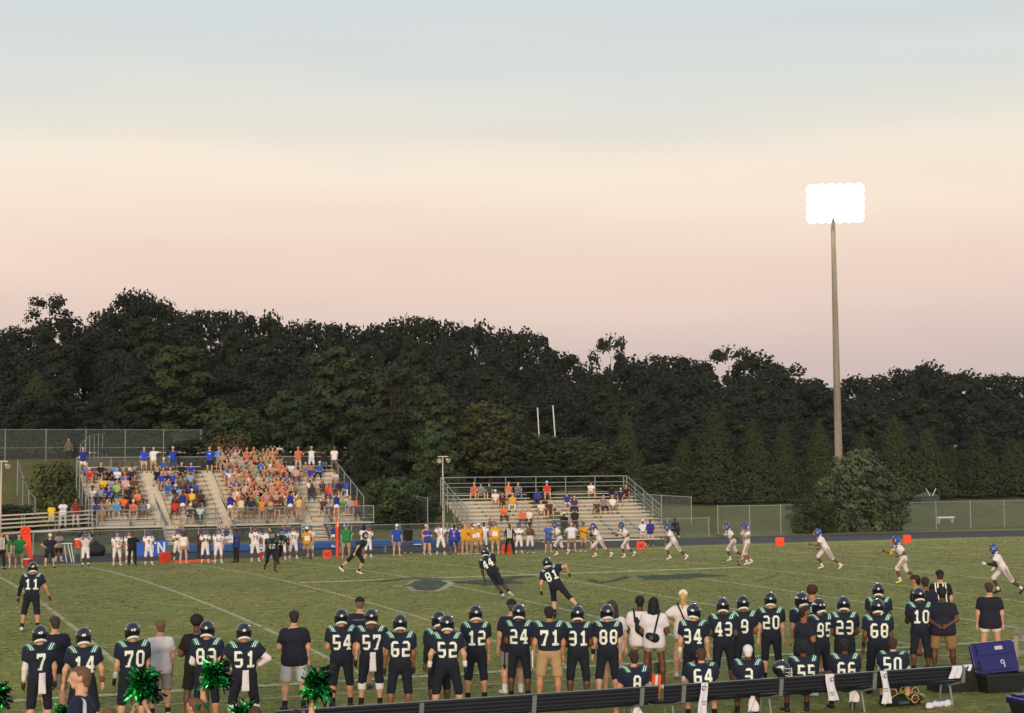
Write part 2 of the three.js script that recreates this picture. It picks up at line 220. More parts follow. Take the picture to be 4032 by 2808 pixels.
function clothBones(kind, j, b) {
  const { P, C, U, S, F } = j, w = (u, s, f = 0) => add(add(add(P, mul(U, u)), mul(S, s)), mul(F, f)), o = [], cuts = []; let k = 0.05;
  const hem = (h) => cuts.push([-U[0], -U[1], -U[2], -dot(U, P) + h]);
  if (kind === 'jersey') {
    o.push(B(w(0.02, -0.05 * b), w(0.02, 0.05 * b), 0.132 * b), B(w(0.17, -0.06 * b), w(0.17, 0.06 * b), 0.13 * b), B(w(0.34, -0.1 * b), w(0.34, 0.1 * b), 0.14 * b), B(w(0.435, -0.155, 0.0), w(0.435, 0.155, 0.0), 0.096), B(w(0.46, 0), w(0.53, 0), 0.1, 0.085, 1));
    for (const q of 'LR') o.push(B(add(j['s' + q], mul(U, 0.012)), at(j['s' + q], j['e' + q], 0.62), 0.11, 0.09, 1));
    hem(-0.03);
  } else if (kind === 'tee' || kind === 'polo' || kind === 'tank' || kind === 'long') {
    o.push(B(w(-0.07, -0.065 * b), w(-0.07, 0.065 * b), 0.147 * b), B(w(0.03, -0.062 * b), w(0.03, 0.062 * b), 0.14 * b), B(w(0.14, -0.06 * b, 0.012 * b), w(0.14, 0.06 * b, 0.012 * b), 0.13 * b), B(w(0.33, -0.088 * b), w(0.33, 0.088 * b), 0.128 * b), B(w(0.435, -0.12), w(0.435, 0.12), 0.07), B(w(0.45, 0), w(0.51, 0), 0.085, 0.07, 1)); k = 0.06;
    if (kind === 'long') for (const q of 'LR') o.push(B(j['s' + q], j['e' + q], 0.078, 0.06), B(j['e' + q], at(j['e' + q], j['w' + q], 0.92), 0.06, 0.045, 1));
    else if (kind !== 'tank') for (const q of 'LR') o.push(B(j['s' + q], at(j['s' + q], j['e' + q], 0.7), 0.072, 0.078, 1));
    hem(kind === 'tank' ? 0.02 : 0.15);
  } else if (kind === 'football_pants') {
    o.push(B(w(0, -0.06 * b), w(0, 0.06 * b), 0.125 * b), B(w(0, 0), w(0.13, 0), 0.13 * b, 0.125 * b, 1)); k = 0.035;
    for (const q of 'LR') o.push(B(j['h' + q], j['k' + q], 0.108 * b, 0.074), B(j['k' + q], at(j['k' + q], j['a' + q], 0.24), 0.074, 0.069, 1));
  } else if (kind === 'shorts' || kind === 'short_shorts') {
    o.push(B(w(0, -0.055 * b), w(0, 0.055 * b), 0.119 * b), B(w(0, 0), w(0.05, 0), 0.118 * b, 0.112 * b, 1)); k = 0.025;
    for (const q of 'LR') o.push(B(j['h' + q], at(j['h' + q], j['k' + q], kind === 'shorts' ? 0.98 : 0.5), 0.104 * b, kind === 'shorts' ? 0.1 : 0.104, 1));
  } else if (kind === 'trousers') {
    o.push(B(w(0, -0.06 * b), w(0, 0.06 * b), 0.126 * b), B(w(0, 0), w(0.07, 0), 0.125 * b, 0.112 * b, 1)); k = 0.03;
    for (const q of 'LR') o.push(B(j['h' + q], j['k' + q], 0.105 * b, 0.08), B(j['k' + q], at(j['k' + q], j['a' + q], 0.97), 0.08, 0.068, 1));
  } else if (kind === 'skirt') {
    o.push(B(w(0.1, 0), w(-0.2, 0), 0.125, 0.19, 1)); 
  } else if (/socks_[LR]$/.test(kind)) { k = 0.01; const low = kind.startsWith('socks'), q = kind.at(-1);
    o.push(B(j['a' + q], at(j['a' + q], j['k' + q], low ? 0.28 : 0.62), 0.047, low ? 0.053 : 0.069, 1));
  } else if (/shoes_[LR]$/.test(kind)) { k = 0.02;
    for (const q of kind.at(-1)) { const d = nrm(sub(j['t' + q], j['a' + q])); o.push(B(add(add(j['a' + q], mul(d, -0.035)), mul(j['v' + q], 0.03)), j['t' + q], 0.05, 0.04)); }
  } else if (kind === 'arm_sleeve_L' || kind === 'arm_sleeve_R') { const q = kind.at(-1); k = 0.02; o.push(B(at(j['s' + q], j['e' + q], 0.55), j['e' + q], 0.062, 0.054), B(j['e' + q], at(j['e' + q], j['w' + q], 0.85), 0.054, 0.04, 1)); }
  else if (kind === 'elbow_pad_L' || kind === 'elbow_pad_R') { const q = kind.at(-1); k = 0.02; o.push(B(at(j['s' + q], j['e' + q], 0.75), j['e' + q], 0.058, 0.058), B(j['e' + q], at(j['e' + q], j['w' + q], 0.25), 0.056, 0.05, 1)); }
  else if (kind === 'wristband_L' || kind === 'wristband_R') { const q = kind.at(-1); o.push(B(at(j['e' + q], j['w' + q], 0.55), at(j['e' + q], j['w' + q], 0.9), 0.043, 0.038, 1)); }
  else if (kind === 'knee_pad_L' || kind === 'knee_pad_R') { const q = kind.at(-1); o.push(B(at(j['k' + q], j['a' + q], 0.16), at(j['k' + q], j['a' + q], 0.4), 0.077, 0.074, 1)); }
  return { o, cuts, k };
}
const cache = {}, memo = (k, f) => (cache[k] ??= f());
// heads, hands, hair, helmets: shared, in the head's own frame (x left, y up, z ahead)
const sph = (x, y, z, r) => B([x, y, z], [x, y, z + 1e-4], r);
const headGeo = (cell) => memo('head' + cell, () => {
  const bones = [B([0, 0.02, -0.022], [0, 0.02, 0.016], 0.083), B([0, 0.0, 0.01], [0, -0.065, 0.035], 0.072, 0.046), sph(0, -0.088, 0.058, 0.026), B([0, 0.01, 0.094], [0, -0.028, 0.112], 0.009, 0.0155), B([-0.035, 0.022, 0.082], [0.035, 0.022, 0.082], 0.014), B([-0.016, -0.055, 0.086], [0.016, -0.055, 0.086], 0.011), B([0.078, 0.01, -0.012], [0.082, -0.022, -0.006], 0.015, 0.01), B([-0.078, 0.01, -0.012], [-0.082, -0.022, -0.006], 0.015, 0.01), B([0, -0.03, -0.03], [0, -0.13, -0.03], 0.06, 0.056)];
  const f = field(bones, 0.022), eye = (x, y, z) => Math.max(f(x, y, z), 0.013 - Math.hypot(Math.abs(x) - 0.031, y - 0.004, z - 0.094));
  return netMesh(eye, [-0.12, -0.2, -0.13], [0.12, 0.13, 0.15], cell);
});
const eyesGeo = memo('eyes', () => mergeGeometries([-1, 1].map((s) => new THREE.SphereGeometry(0.0095, 8, 6).scale(1, 0.62, 0.7).translate(s * 0.031, 0.004, 0.082))));
const handGeo = (cell, side, curl) => memo('hand' + cell + side + curl, () => {
  const bones = [B([0, 0, 0], [0, 0.07, 0], 0.03, 0.034), B([-0.018, 0.03, 0], [-0.02, 0.075, 0], 0.022, 0.02)], r = 0.0085;
  [[-0.028, 0.07, 0.052], [-0.009, 0.078, 0.068], [0.01, 0.079, 0.074], [0.028, 0.074, 0.066]].forEach(([x, y, L]) => { const c = curl, p1 = [x * 1.05, y + L * 0.5 * Math.cos(c), L * 0.5 * Math.sin(c)], p2 = [x * 1.05, p1[1] + L * 0.5 * Math.cos(c * 2.3), p1[2] + L * 0.5 * Math.sin(c * 2.3)]; bones.push(B([x, y - 0.01, 0], p1, r + 0.002, r), B(p1, p2, r, r - 0.0015)); });
  bones.push(B([0.022, 0.018, 0.005], [0.05, 0.05, 0.018], 0.014, 0.011), B([0.05, 0.05, 0.018], [0.055, 0.085, 0.028], 0.011, 0.009));
  const [lo, hi] = bounds(bones, cell * 2), g = netMesh(field(bones, 0.008), lo, hi, cell);
  if (side > 0) { g.scale(1, 1, -1); const ix = g.index.array; for (let i = 0; i < ix.length; i += 3) { const t = ix[i]; ix[i] = ix[i + 1]; ix[i + 1] = t; } g.computeVertexNormals(); }
  return g;
});
const hairGeo = (style, cell) => memo('hair' + style + cell, () => {
  const bones = [B([0, 0.026, -0.026], [0, 0.03, 0.012], 0.09)], cuts = []; let k = 0.02;
  if (/short|buzz|bun|tail/.test(style)) bones.push(B([0, 0.0, -0.048], [0, -0.062, -0.05], 0.074, 0.06));
  if (style === 'afro') bones[0] = B([0, 0.045, -0.03], [0, 0.045, 0.0], 0.112);
  if (style === 'long' || style === 'mane') bones.push(B([0, 0, -0.06], [0, -0.16, -0.085], 0.085, 0.07), B([0.05, 0, -0.04], [0.075, -0.17, -0.06], 0.05, 0.045), B([-0.05, 0, -0.04], [-0.075, -0.17, -0.06], 0.05, 0.045));
  if (style === 'tail') bones.push(B([0, 0.05, -0.1], [0, -0.03, -0.145], 0.03, 0.035), B([0, -0.03, -0.145], [0.01, -0.24, -0.12], 0.035, 0.014));
  if (style === 'bun') bones.push(sph(0, 0.12, -0.04, 0.05));
  if (style === 'dreads') for (let i = 0; i < 9; i++) { const a = -2.6 + i * 0.26 * 2; bones.push(B([0.07 * Math.sin(a), 0.03, -0.03 + 0.06 * Math.cos(a)], [0.1 * Math.sin(a), -0.1, -0.03 + 0.09 * Math.min(0.2, Math.cos(a))], 0.03, 0.022)); }
  const f = field(bones, k, [], style === 'afro' ? 0.004 : 0.003, 2);
  const face = (x, y, z) => { const line = y < 0.066 ? z - (y > -0.03 ? mix(-0.005, 0.035, clamp((y + 0.03) / 0.08)) : -0.018 - (style === 'short' || style === 'buzz' ? 0.35 * (-0.03 - y) : 0)) : -1; let D = f(x, y, z); if (line > D) D = line; if (style === 'short' || style === 'buzz' || style === 'bun') { const e = -0.102 - y; if (e > D) D = e; } return D; };
  return netMesh(face, [-0.17, -0.3, -0.22], [0.17, 0.22, 0.13], cell);
});
const capGeo = (cell) => memo('cap' + cell, () => { const f = field([B([0, 0.035, -0.022], [0, 0.035, 0.016], 0.098)], 0.01, [[0, -1, 0, -0.026]]); return netMesh(f, [-0.13, 0, -0.15], [0.13, 0.16, 0.14], cell); });
const brimGeo = memo('brim', () => { const s = new THREE.Shape(); s.absarc(0, 0, 0.092, Math.PI * 0.08, Math.PI * 0.92, false); s.quadraticCurveTo(-0.07, 0.17, 0, 0.19); s.quadraticCurveTo(0.07, 0.17, 0.09, 0.03); const g = new THREE.ExtrudeGeometry(s, { depth: 0.006, bevelEnabled: false, curveSegments: 8 }); g.rotateX(Math.PI / 2 + 0.18); return g.translate(0, 0.042, 0.012); });
const helmetGeo = (cell) => memo('helmet' + cell, () => {
  const el = (x, y, z, a, b, c) => { const q = Math.hypot(x / a, y / b, z / c); return (q - 1) * Math.min(a, b, c); };
  const f = (x, y, z) => {
    let D = el(x, y - 0.022, z + 0.008, 0.128, 0.142, 0.152);
    const jaw = el(Math.abs(x) - 0.062, y + 0.07, z - 0.035, 0.06, 0.075, 0.075), h = Math.max(0.05 - Math.abs(D - jaw), 0); D = Math.min(D, jaw) - h * h * 5;
    D = Math.max(D, -el(x, y - 0.018, z + 0.004, 0.108, 0.122, 0.132), -(0.115 + y) );                  // hollow, open below
    D = Math.max(D, -Math.max(Math.abs(x) - 0.092, y - 0.045, 0.03 - z));                                  // face opening
    return D;
  };
  return netMesh(f, [-0.16, -0.15, -0.19], [0.16, 0.19, 0.17], cell);
});
const maskGeo = memo('mask', () => { const t = []; for (const [y, R] of [[0.035, 0.125], [-0.03, 0.135], [-0.085, 0.13]]) { const c = new THREE.CatmullRomCurve3([[-0.115, y + 0.005, 0.05], [-0.09, y - 0.01, 0.13], [0, y - 0.015, R + 0.045], [0.09, y - 0.01, 0.13], [0.115, y + 0.005, 0.05]].map((v) => new THREE.Vector3(...v))); t.push(new THREE.TubeGeometry(c, 10, 0.0065, 5)); } for (const x of [-0.03, 0.03]) t.push(bar([x, -0.1, 0.165], [x, 0.03, 0.163], 0.006, 0.006, 5)); return merge(t); });
const padGeo = memo('pad', () => { const c = new THREE.CatmullRomCurve3([[-0.088, -0.1, -0.07], [-0.06, -0.082, -0.122], [0, -0.07, -0.14], [0.06, -0.082, -0.122], [0.088, -0.1, -0.07]].map((v) => new THREE.Vector3(...v))); return new THREE.TubeGeometry(c, 12, 0.02, 7).scale(1, 1.05, 1); });
const strapGeo = memo('strap', () => merge([-1, 1].map((s) => bar([s * 0.118, -0.03, 0.03], [s * 0.07, -0.11, 0.09], 0.009, 0.009, 6))));
const decalGeo = ['back', 'L', 'R'].map((side) => memo('decal' + side, () => {   // emblem patches laid on the shell
  const on = (a, b) => { if (side === 'back') return [a, b, -0.008 - 0.152 * Math.sqrt(Math.max(0, 1 - (a / 0.128) ** 2 - ((b - 0.022) / 0.142) ** 2)) - 0.005]; const x = 0.128 * Math.sqrt(Math.max(0, 1 - ((b - 0.022) / 0.142) ** 2 - ((a + 0.008) / 0.152) ** 2)) + 0.005; return [side === 'L' ? x : -x, b, a]; };
  const out = side === 'back' ? Array.from({ length: 10 }, (_, i) => [0.024 * Math.cos(i * 0.628), 0.045 + 0.024 * Math.sin(i * 0.628)]) : [[-0.085, 0.045], [-0.04, 0.075], [0.01, 0.085], [0.05, 0.075], [0.06, 0.055], [0.03, 0.05], [0.035, 0.025], [0.0, 0.045], [-0.045, 0.045]];
  const c = [out.reduce((q, v) => q + v[0], 0) / out.length, out.reduce((q, v) => q + v[1], 0) / out.length], pos = [...on(...c)], ind = []; out.forEach((v, i) => { pos.push(...on(...v)); ind.push(0, 1 + i, 1 + (i + 1) % out.length); });
  const g = new THREE.BufferGeometry(); g.setAttribute('position', new THREE.Float32BufferAttribute(pos, 3)); g.setIndex(ind); g.computeVertexNormals(); return g;
}));

// march from p along unit dir until the cloth is met; gives up (and returns the fallback) after `far` metres
function march(f, p, dir, far, fallback) { let g = 0; for (let i = 0; i < 48; i++) { const d = f(p[0] + dir[0] * g, p[1] + dir[1] * g, p[2] + dir[2] * g); if (d < 0.0008) break; g += d * 0.88; if (g > far) return fallback; } return add(p, mul(dir, g)); }
// jersey numerals: block digits on a fine grid, laid onto the cloth by tracing towards it
function digit(ch) {
  const W = 14, H = 20, g = new Uint8Array(W * H), fill = (x0, x1, y0, y1) => { for (let y = y0; y < y1; y++) for (let x = x0; x < x1; x++) g[y * W + x] = 1; };
  const seg = { a: [0, 14, 0, 3], g: [0, 14, 9, 12], d: [0, 14, 17, 20], f: [0, 4, 0, 12], b: [10, 14, 0, 12], e: [0, 4, 9, 20], c: [10, 14, 9, 20] };
  const S = { 0: 'abcdef', 2: 'abged', 3: 'abgcd', 5: 'afgcd', 6: 'afgedc', 8: 'abcdefg', 9: 'abcdfg' }[ch];
  if (S) { for (const k of S) fill(...seg[k]); const cut = (x, y, sx, sy) => { for (let i = 0; i < 3; i++) for (let k = 0; k < 3 - i; k++) g[(y + sy * i) * W + x + sx * k] = 0; }; if (ch !== '5') cut(0, 0, 1, 1); cut(13, 0, -1, 1); if (ch !== '2') { cut(0, 19, 1, -1); cut(13, 19, -1, -1); } }
  if (ch === '1') { fill(6, 10, 0, 20); fill(2, 14, 17, 20); fill(3, 6, 2, 6); }
  if (ch === '7') { fill(0, 14, 0, 4); fill(0, 3, 4, 6); for (let y = 4; y < 20; y++) { const x = Math.round(10 - (y - 4) * 0.42); fill(x, x + 4, y, y + 1); } fill(2, 9, 18, 20); }
  if (ch === '4') { fill(8, 12, 0, 20); fill(0, 14, 11, 15); for (let y = 0; y < 12; y++) { const x = Math.round(7 - y * 0.65); fill(Math.max(0, x), x + 4, y, y + 1); } fill(6, 14, 18, 20); }
  return { W, H, g };
}
function numeral(text, f, j, front, tall, topV, ring) {
  const cw = tall * 0.037, chh = tall / 20, gap = tall * 0.19, total = text.length * 14 * cw + (text.length - 1) * gap, pos = [], ind = [], D = front ? mul(j.F, -1) : j.F, side = front ? mul(j.S, 1) : mul(j.S, -1);
  const trace = (u, v, off) => { const m = add(add(j.C, mul(side, u)), mul(j.U, v)); return add(march(f, add(m, mul(D, -0.45)), D, 0.6, add(m, mul(D, -0.1))), mul(D, -off)); };
  [...text].forEach((ch, n) => {
    const { W, H, g } = digit(ch), x0 = -total / 2 + n * (14 * cw + gap), on = (x, y) => x >= 0 && y >= 0 && x < W && y < H && g[y * W + x], ids = {};
    const v = (x, y) => (ids[x + ',' + y] ??= (pos.push(...trace(x0 + x * cw, topV - y * chh, ring ? 0.005 : 0.006)), pos.length / 3 - 1));
    for (let y = -1; y <= H; y++) for (let x = -1; x <= W; x++) {
      const o = on(x, y), near = !o && (on(x - 1, y) || on(x + 1, y) || on(x, y - 1) || on(x, y + 1));
      if (ring ? near : o) { const a = v(x, y), b = v(x + 1, y), c = v(x + 1, y + 1), d = v(x, y + 1); ind.push(a, d, c, a, c, b); }
    }
  });
  const geo = new THREE.BufferGeometry(); geo.setAttribute('position', new THREE.Float32BufferAttribute(pos, 3)); geo.setIndex(ind); geo.computeVertexNormals(); return geo;
}
function shoulderBand(f, j, s, bands) {   // strips over one shoulder, front to back
  const pos = [], ind = [];
  for (const [w0, w1, off] of bands) {
    const N = 15, first = pos.length / 3;
    for (let i = 0; i <= N; i++) {
      const a = mix(-0.92, 0.95, i / N), dv = add(mul(j.U, Math.cos(a)), mul(j.F, Math.sin(a))), slant = 0.07 - 0.12 * Math.abs(Math.sin(a));
      for (const w of [w0, w1]) { const c = add(add(j[s > 0 ? 'sL' : 'sR'], mul(j.S, s * (w + slant))), mul(j.U, -0.05 - 0.03 * Math.abs(Math.sin(a)))); const p = march(f, add(c, mul(dv, 0.34)), mul(dv, -1), 0.34, c); pos.push(...add(p, mul(dv, off))); }
      if (i) { const q = first + i * 2; ind.push(q - 2, q, q + 1, q - 2, q + 1, q - 1); }
    }
  }
  const geo = new THREE.BufferGeometry(); geo.setAttribute('position', new THREE.Float32BufferAttribute(pos, 3)); geo.setIndex(ind); geo.computeVertexNormals(); return geo;
}
const SKIN = { a: '#c99a7c', b: '#b9835f', c: '#8a5a3c', d: '#5d3b28', e: '#452b1e' };
const LOD = { fine: { body: 0.016, head: 0.0055, hand: 0.006, hair: 0.007, helm: 0.011 }, near: { body: 0.03, head: 0.0145, hand: 0.0105, hair: 0.016, helm: 0.0155 }, far: { body: 0.05, head: 0.024, hand: 0.018, hair: 0.027, helm: 0.028 }, seat: { body: 0.07, head: 0.034, hand: 0.026, hair: 0.04, helm: 0.03 } };
// o: x z y yaw h (scale) b (build) pose skin top:[kind,colour,number,numberColour] bottom:[kind,colour] socks shoes head:[kind,colour] extras
function person(o) {
  const L = LOD[o.lod ?? 'near'], lod = o.lod ?? 'near', b = o.b ?? 1, po = typeof o.pose === 'string' ? POSE[o.pose] : o.pose ?? {}, key = (typeof o.pose === 'string' ? o.pose : JSON.stringify(po)) + '|' + b + '|' + lod;
  const j = memo('sk' + key, () => skeleton(po, b));
  const g = thing('person', o.label, 'person', [o.x, o.y ?? groundY(o.x, o.z), o.z], o.yaw ?? 0, o.group); g.scale.setScalar(o.h ?? 1);
  const hand = (k, inset = 0) => { const s = k === 'L' ? 1 : -1, d = j['d' + k], pref = Math.abs(d[1]) > 0.8 ? j.F : [0, 1, 0.3], X = nrm(sub(pref, mul(d, dot(pref, d)))), Z = cross(X, d); const m = new THREE.Matrix4().makeBasis(new THREE.Vector3(...X), new THREE.Vector3(...d), new THREE.Vector3(...Z)).setPosition(...add(j['w' + k], mul(d, inset))); const q = handGeo(L.hand, s, o.grip ? 0.8 : 0.34).clone().applyMatrix4(m); return q; };
  const gloves = !!o.gloves;
  part('body', memo('body' + key + gloves + !!o.grip, () => mergeGeometries([blob(bodyBones(j, b), L.body, 0.045), headGeo(L.head).clone().applyMatrix4(j.hm), ...(gloves ? [] : [hand('L'), hand('R')])])), mat(SKIN[o.skin ?? 'a'], 0.55), g);
  if (gloves) for (const k of 'LR') part('glove', memo('glove' + key + k + !!o.grip, () => hand(k)), mat(o.gloves, 0.6), g);
  const cloth = (kind, color, name = kind, rough = 0.9) => { const c = memo('cl' + key + kind, () => { const { o: bones, cuts, k } = clothBones(kind, j, b), fine = /socks|shoes|pad|sleeve|band/.test(kind) ? 0.62 : 1; const wr = /socks|shoes|pad|sleeve|band|skirt/.test(kind) ? 0 : kind === 'jersey' ? 0.004 : 0.007; return { geo: blob(bones, L.body * fine, k, cuts, wr, b * 7 + key.length), f: field(bones, k, cuts, wr, b * 7 + key.length) }; }); c.mesh = part(name, c.geo, mat(color, rough), g); return c; };
  if (o.top) {
    const [kind, color, num, numColor, ring] = o.top, c = cloth(kind, color, kind === 'jersey' ? 'jersey' : 'shirt');
    if (num) {
      const front = !!o.front, tall = kind === 'jersey' ? (front ? 0.22 : 0.27) : 0.2, topV = front ? -0.12 : -0.1;
      part('number', numeral(num, c.f, j, front, tall, topV), mat(numColor ?? '#e8e8df', 0.7), c.mesh);
      if (ring && lod === 'near') part('number_outline', numeral(num, c.f, j, front, tall, topV, true), mat(ring, 0.8), c.mesh);
    }
    if (o.bands) {
      const [bc, wc] = o.bands, hi = lod === 'near';
      for (const s of [1, -1]) {
      part('shoulder_band', memo('band' + key + s, () => shoulderBand(c.f, j, s, hi ? [[-0.072, -0.04, 0.005], [-0.022, -0.004, 0.005], [0.014, 0.05, 0.005]] : [[-0.072, 0.05, 0.006]])), mat(bc, 0.8), c.mesh);
      if (hi) for (const [w0, w1] of [[-0.04, -0.022], [-0.004, 0.014]]) part('shoulder_stripe', memo('stripe' + key + s + w0, () => shoulderBand(c.f, j, s, [[w0, w1, 0.006]])), mat(wc, 0.8), c.mesh);
      }
    }
    if (o.chest) part('shirt_panel', memo('panel' + key + kind + o.chest.slice(1).join(), () => panel(c.f, j, ...o.chest.slice(1))), mat(o.chest[0], 0.85), c.mesh);
    if (o.stripes) part('shirt_stripes', memo('refstripe' + key, () => refStripes(c.f, j)), mat('#e4e2dc', 0.85), c.mesh);
  }
  if (o.bottom) { const c = cloth(o.bottom[0], o.bottom[1], o.bottom[0] === 'short_shorts' ? 'shorts' : o.bottom[0]); if (o.bottom[2]) part('side_stripe', memo('ss' + key, () => sideStripe(c.f, j)), mat(o.bottom[2], 0.85), c.mesh); }
  for (const q of 'LR') { if (o.socks) cloth(o.socks[0] + '_' + q, o.socks[1], 'sock'); cloth('shoes_' + q, o.shoes ?? '#d8d6d0', 'shoe', 0.6); }
  for (const [kind, color] of o.wear ?? []) cloth(kind, color, kind.replace(/_[LR]$/, ''));
  const top = (name, geo, m, parent = g) => { const p = part(name, geo, m, parent); if (parent === g) { p.position.set(...j.H); p.quaternion.copy(j.hq); } return p; };
  for (const [kind, color, c2] of o.head ?? [['short', '#2b211b']]) {
    if (kind === 'helmet') { const h = top('helmet', helmetGeo(L.helm), gloss(color)); part('face_mask', maskGeo, mat(c2 ?? '#dcdcd6', 0.5), h); if (lod !== 'seat') part('rear_pad', padGeo, mat('#e2dfd4', 0.7), h); if (lod === 'near') { part('chin_strap', strapGeo, mat('#d9d7d0', 0.7), h); for (const q of decalGeo) part('decal', q, mat('#c9cdd0', 0.5), h); } }
    else if (kind === 'cap') { const h = top('cap', capGeo(L.hair), mat(color)); part('brim', brimGeo, mat(c2 ?? color), h); }
    else top('hair', hairGeo(kind, L.hair), mat(color, 0.8));
  }
  if (o.face) top('eyes', eyesGeo, mat('#17110e', 0.3));
  for (const f of o.extra ?? []) f(g, j);
  return g;
}
function panel(f, j, front, u0, u1, v0, v1, n = 6) {   // a patch of another colour on the front or back of a shirt
  const pos = [], ind = [], D = front ? mul(j.F, -1) : j.F, side = front ? j.S : mul(j.S, -1);
  for (let y = 0; y <= n; y++) for (let x = 0; x <= n; x++) { const m = add(add(j.C, mul(side, mix(u0, u1, x / n))), mul(j.U, mix(v0, v1, y / n))), p = march(f, add(m, mul(D, -0.45)), D, 0.6, add(m, mul(D, -0.06))); pos.push(...add(p, mul(D, -0.008))); if (x && y) { const q = y * (n + 1) + x; ind.push(q, q - 1, q - n - 2, q, q - n - 2, q - n - 1); } }
  const geo = new THREE.BufferGeometry(); geo.setAttribute('position', new THREE.Float32BufferAttribute(pos, 3)); geo.setIndex(ind); geo.computeVertexNormals(); return geo;
}
const refStripes = (f, j) => mergeGeometries([true, false].flatMap((front) => [-0.15, -0.09, -0.03, 0.03, 0.09].map((u) => panel(f, j, front, u, u + 0.03, -0.5, 0.03, 5))));
function sideStripe(f, j) {   // stripes down the outside of each trouser leg
  const pos = [], ind = [];
  for (const k of 'LR') { const s = k === 'L' ? 1 : -1; for (const [z0, z1] of [[-0.035, -0.012], [0.012, 0.035]]) { const first = pos.length / 3; for (let i = 0; i <= 8; i++) { const t = mix(0.02, 1.0, i / 8), c = at(j['h' + k], j['k' + k], t); for (const z of [z0, z1]) { const fw = nrm(cross([s, 0, 0], sub(j['k' + k], j['h' + k]))); const m = add(c, mul(fw, z * s)), p = march(f, add(m, [s * 0.3, 0, 0]), [-s, 0, 0], 0.3, m); pos.push(...add(p, [s * 0.007, 0, 0])); } if (i) { const q = first + i * 2; ind.push(q - 2, q, q + 1, q - 2, q + 1, q - 1); } } } }
  const geo = new THREE.BufferGeometry(); geo.setAttribute('position', new THREE.Float32BufferAttribute(pos, 3)); geo.setIndex(ind); geo.computeVertexNormals(); return geo;
}

// ---------- ground, field, track ----------
const crownAt = (x, z) => (z < 0 && z > -48.77 ? 0.425 * (1 - ((z + 24.385) / 24.385) ** 2) * (1 - smooth(52, 64, Math.abs(x))) : 0);
function groundY(x, z) {
  const t = smooth(12, 34, x), L = 5.4 * smooth(-78, -106, z) + 8 * smooth(-104, -170, z) + 0.25 * smooth(-60, -66, z), R = 1.5 * smooth(-64, -80, z) + 1.6 * smooth(-80, -110, z) + 3 * smooth(-110, -200, z);
  return crownAt(x, z) + mix(L, R, t);
}
function noiseTex(W, fn, srgb = true) {
  const d = new Uint8Array(W * W * 4);
  for (let y = 0; y < W; y++) for (let x = 0; x < W; x++) { const c = fn(x / W, y / W, x, y), q = (y * W + x) * 4; d[q] = clamp(c[0], 0, 255); d[q + 1] = clamp(c[1], 0, 255); d[q + 2] = clamp(c[2], 0, 255); d[q + 3] = 255; }
  const t = new THREE.DataTexture(d, W, W); t.wrapS = t.wrapT = THREE.RepeatWrapping; t.magFilter = t.minFilter = THREE.LinearFilter; if (srgb) t.colorSpace = THREE.SRGBColorSpace; t.needsUpdate = true; return t;
}
// tiling noise: wrap the lattice
const tn = (u, v, n, s) => { const x = u * n, y = v * n, X = Math.floor(x), Y = Math.floor(y); let a = x - X, b = y - Y; a = a * a * (3 - 2 * a); b = b * b * (3 - 2 * b); const h = (i, k) => hash3(((X + i) % n + n) % n, ((Y + k) % n + n) % n, s); return mix(mix(h(0, 0), h(1, 0), a), mix(h(0, 1), h(1, 1), a), b); };
const turfMap = noiseTex(1024, (u, v) => {
  const f = 0.5 * tn(u, v, 512, 1) + 0.3 * tn(u, v, 200, 2) + 0.2 * tn(u, v, 90, 3), m = tn(u, v, 36, 4) * 0.5 + tn(u, v, 13, 5) * 0.3 + tn(u, v, 6, 6) * 0.2, straw = smooth(0.52, 0.8, 0.45 * tn(u, v, 60, 7) + 0.35 * tn(u, v, 23, 8) + 0.2 * tn(u, v, 300, 9));
  const k = 0.66 + 0.68 * f * (0.75 + 0.5 * m); return [mix(113, 152, straw) * k, mix(115, 138, straw) * k, mix(46, 74, straw) * k];
});
const turfBump = noiseTex(512, (u, v) => { const f = 0.6 * tn(u, v, 256, 11) + 0.4 * tn(u, v, 100, 12); return [f * 255, f * 255, f * 255]; }, false);
const turfMat = new THREE.MeshStandardMaterial({ map: turfMap, bumpMap: turfBump, bumpScale: 0.03, roughness: 1, vertexColors: true, side: THREE.DoubleSide });
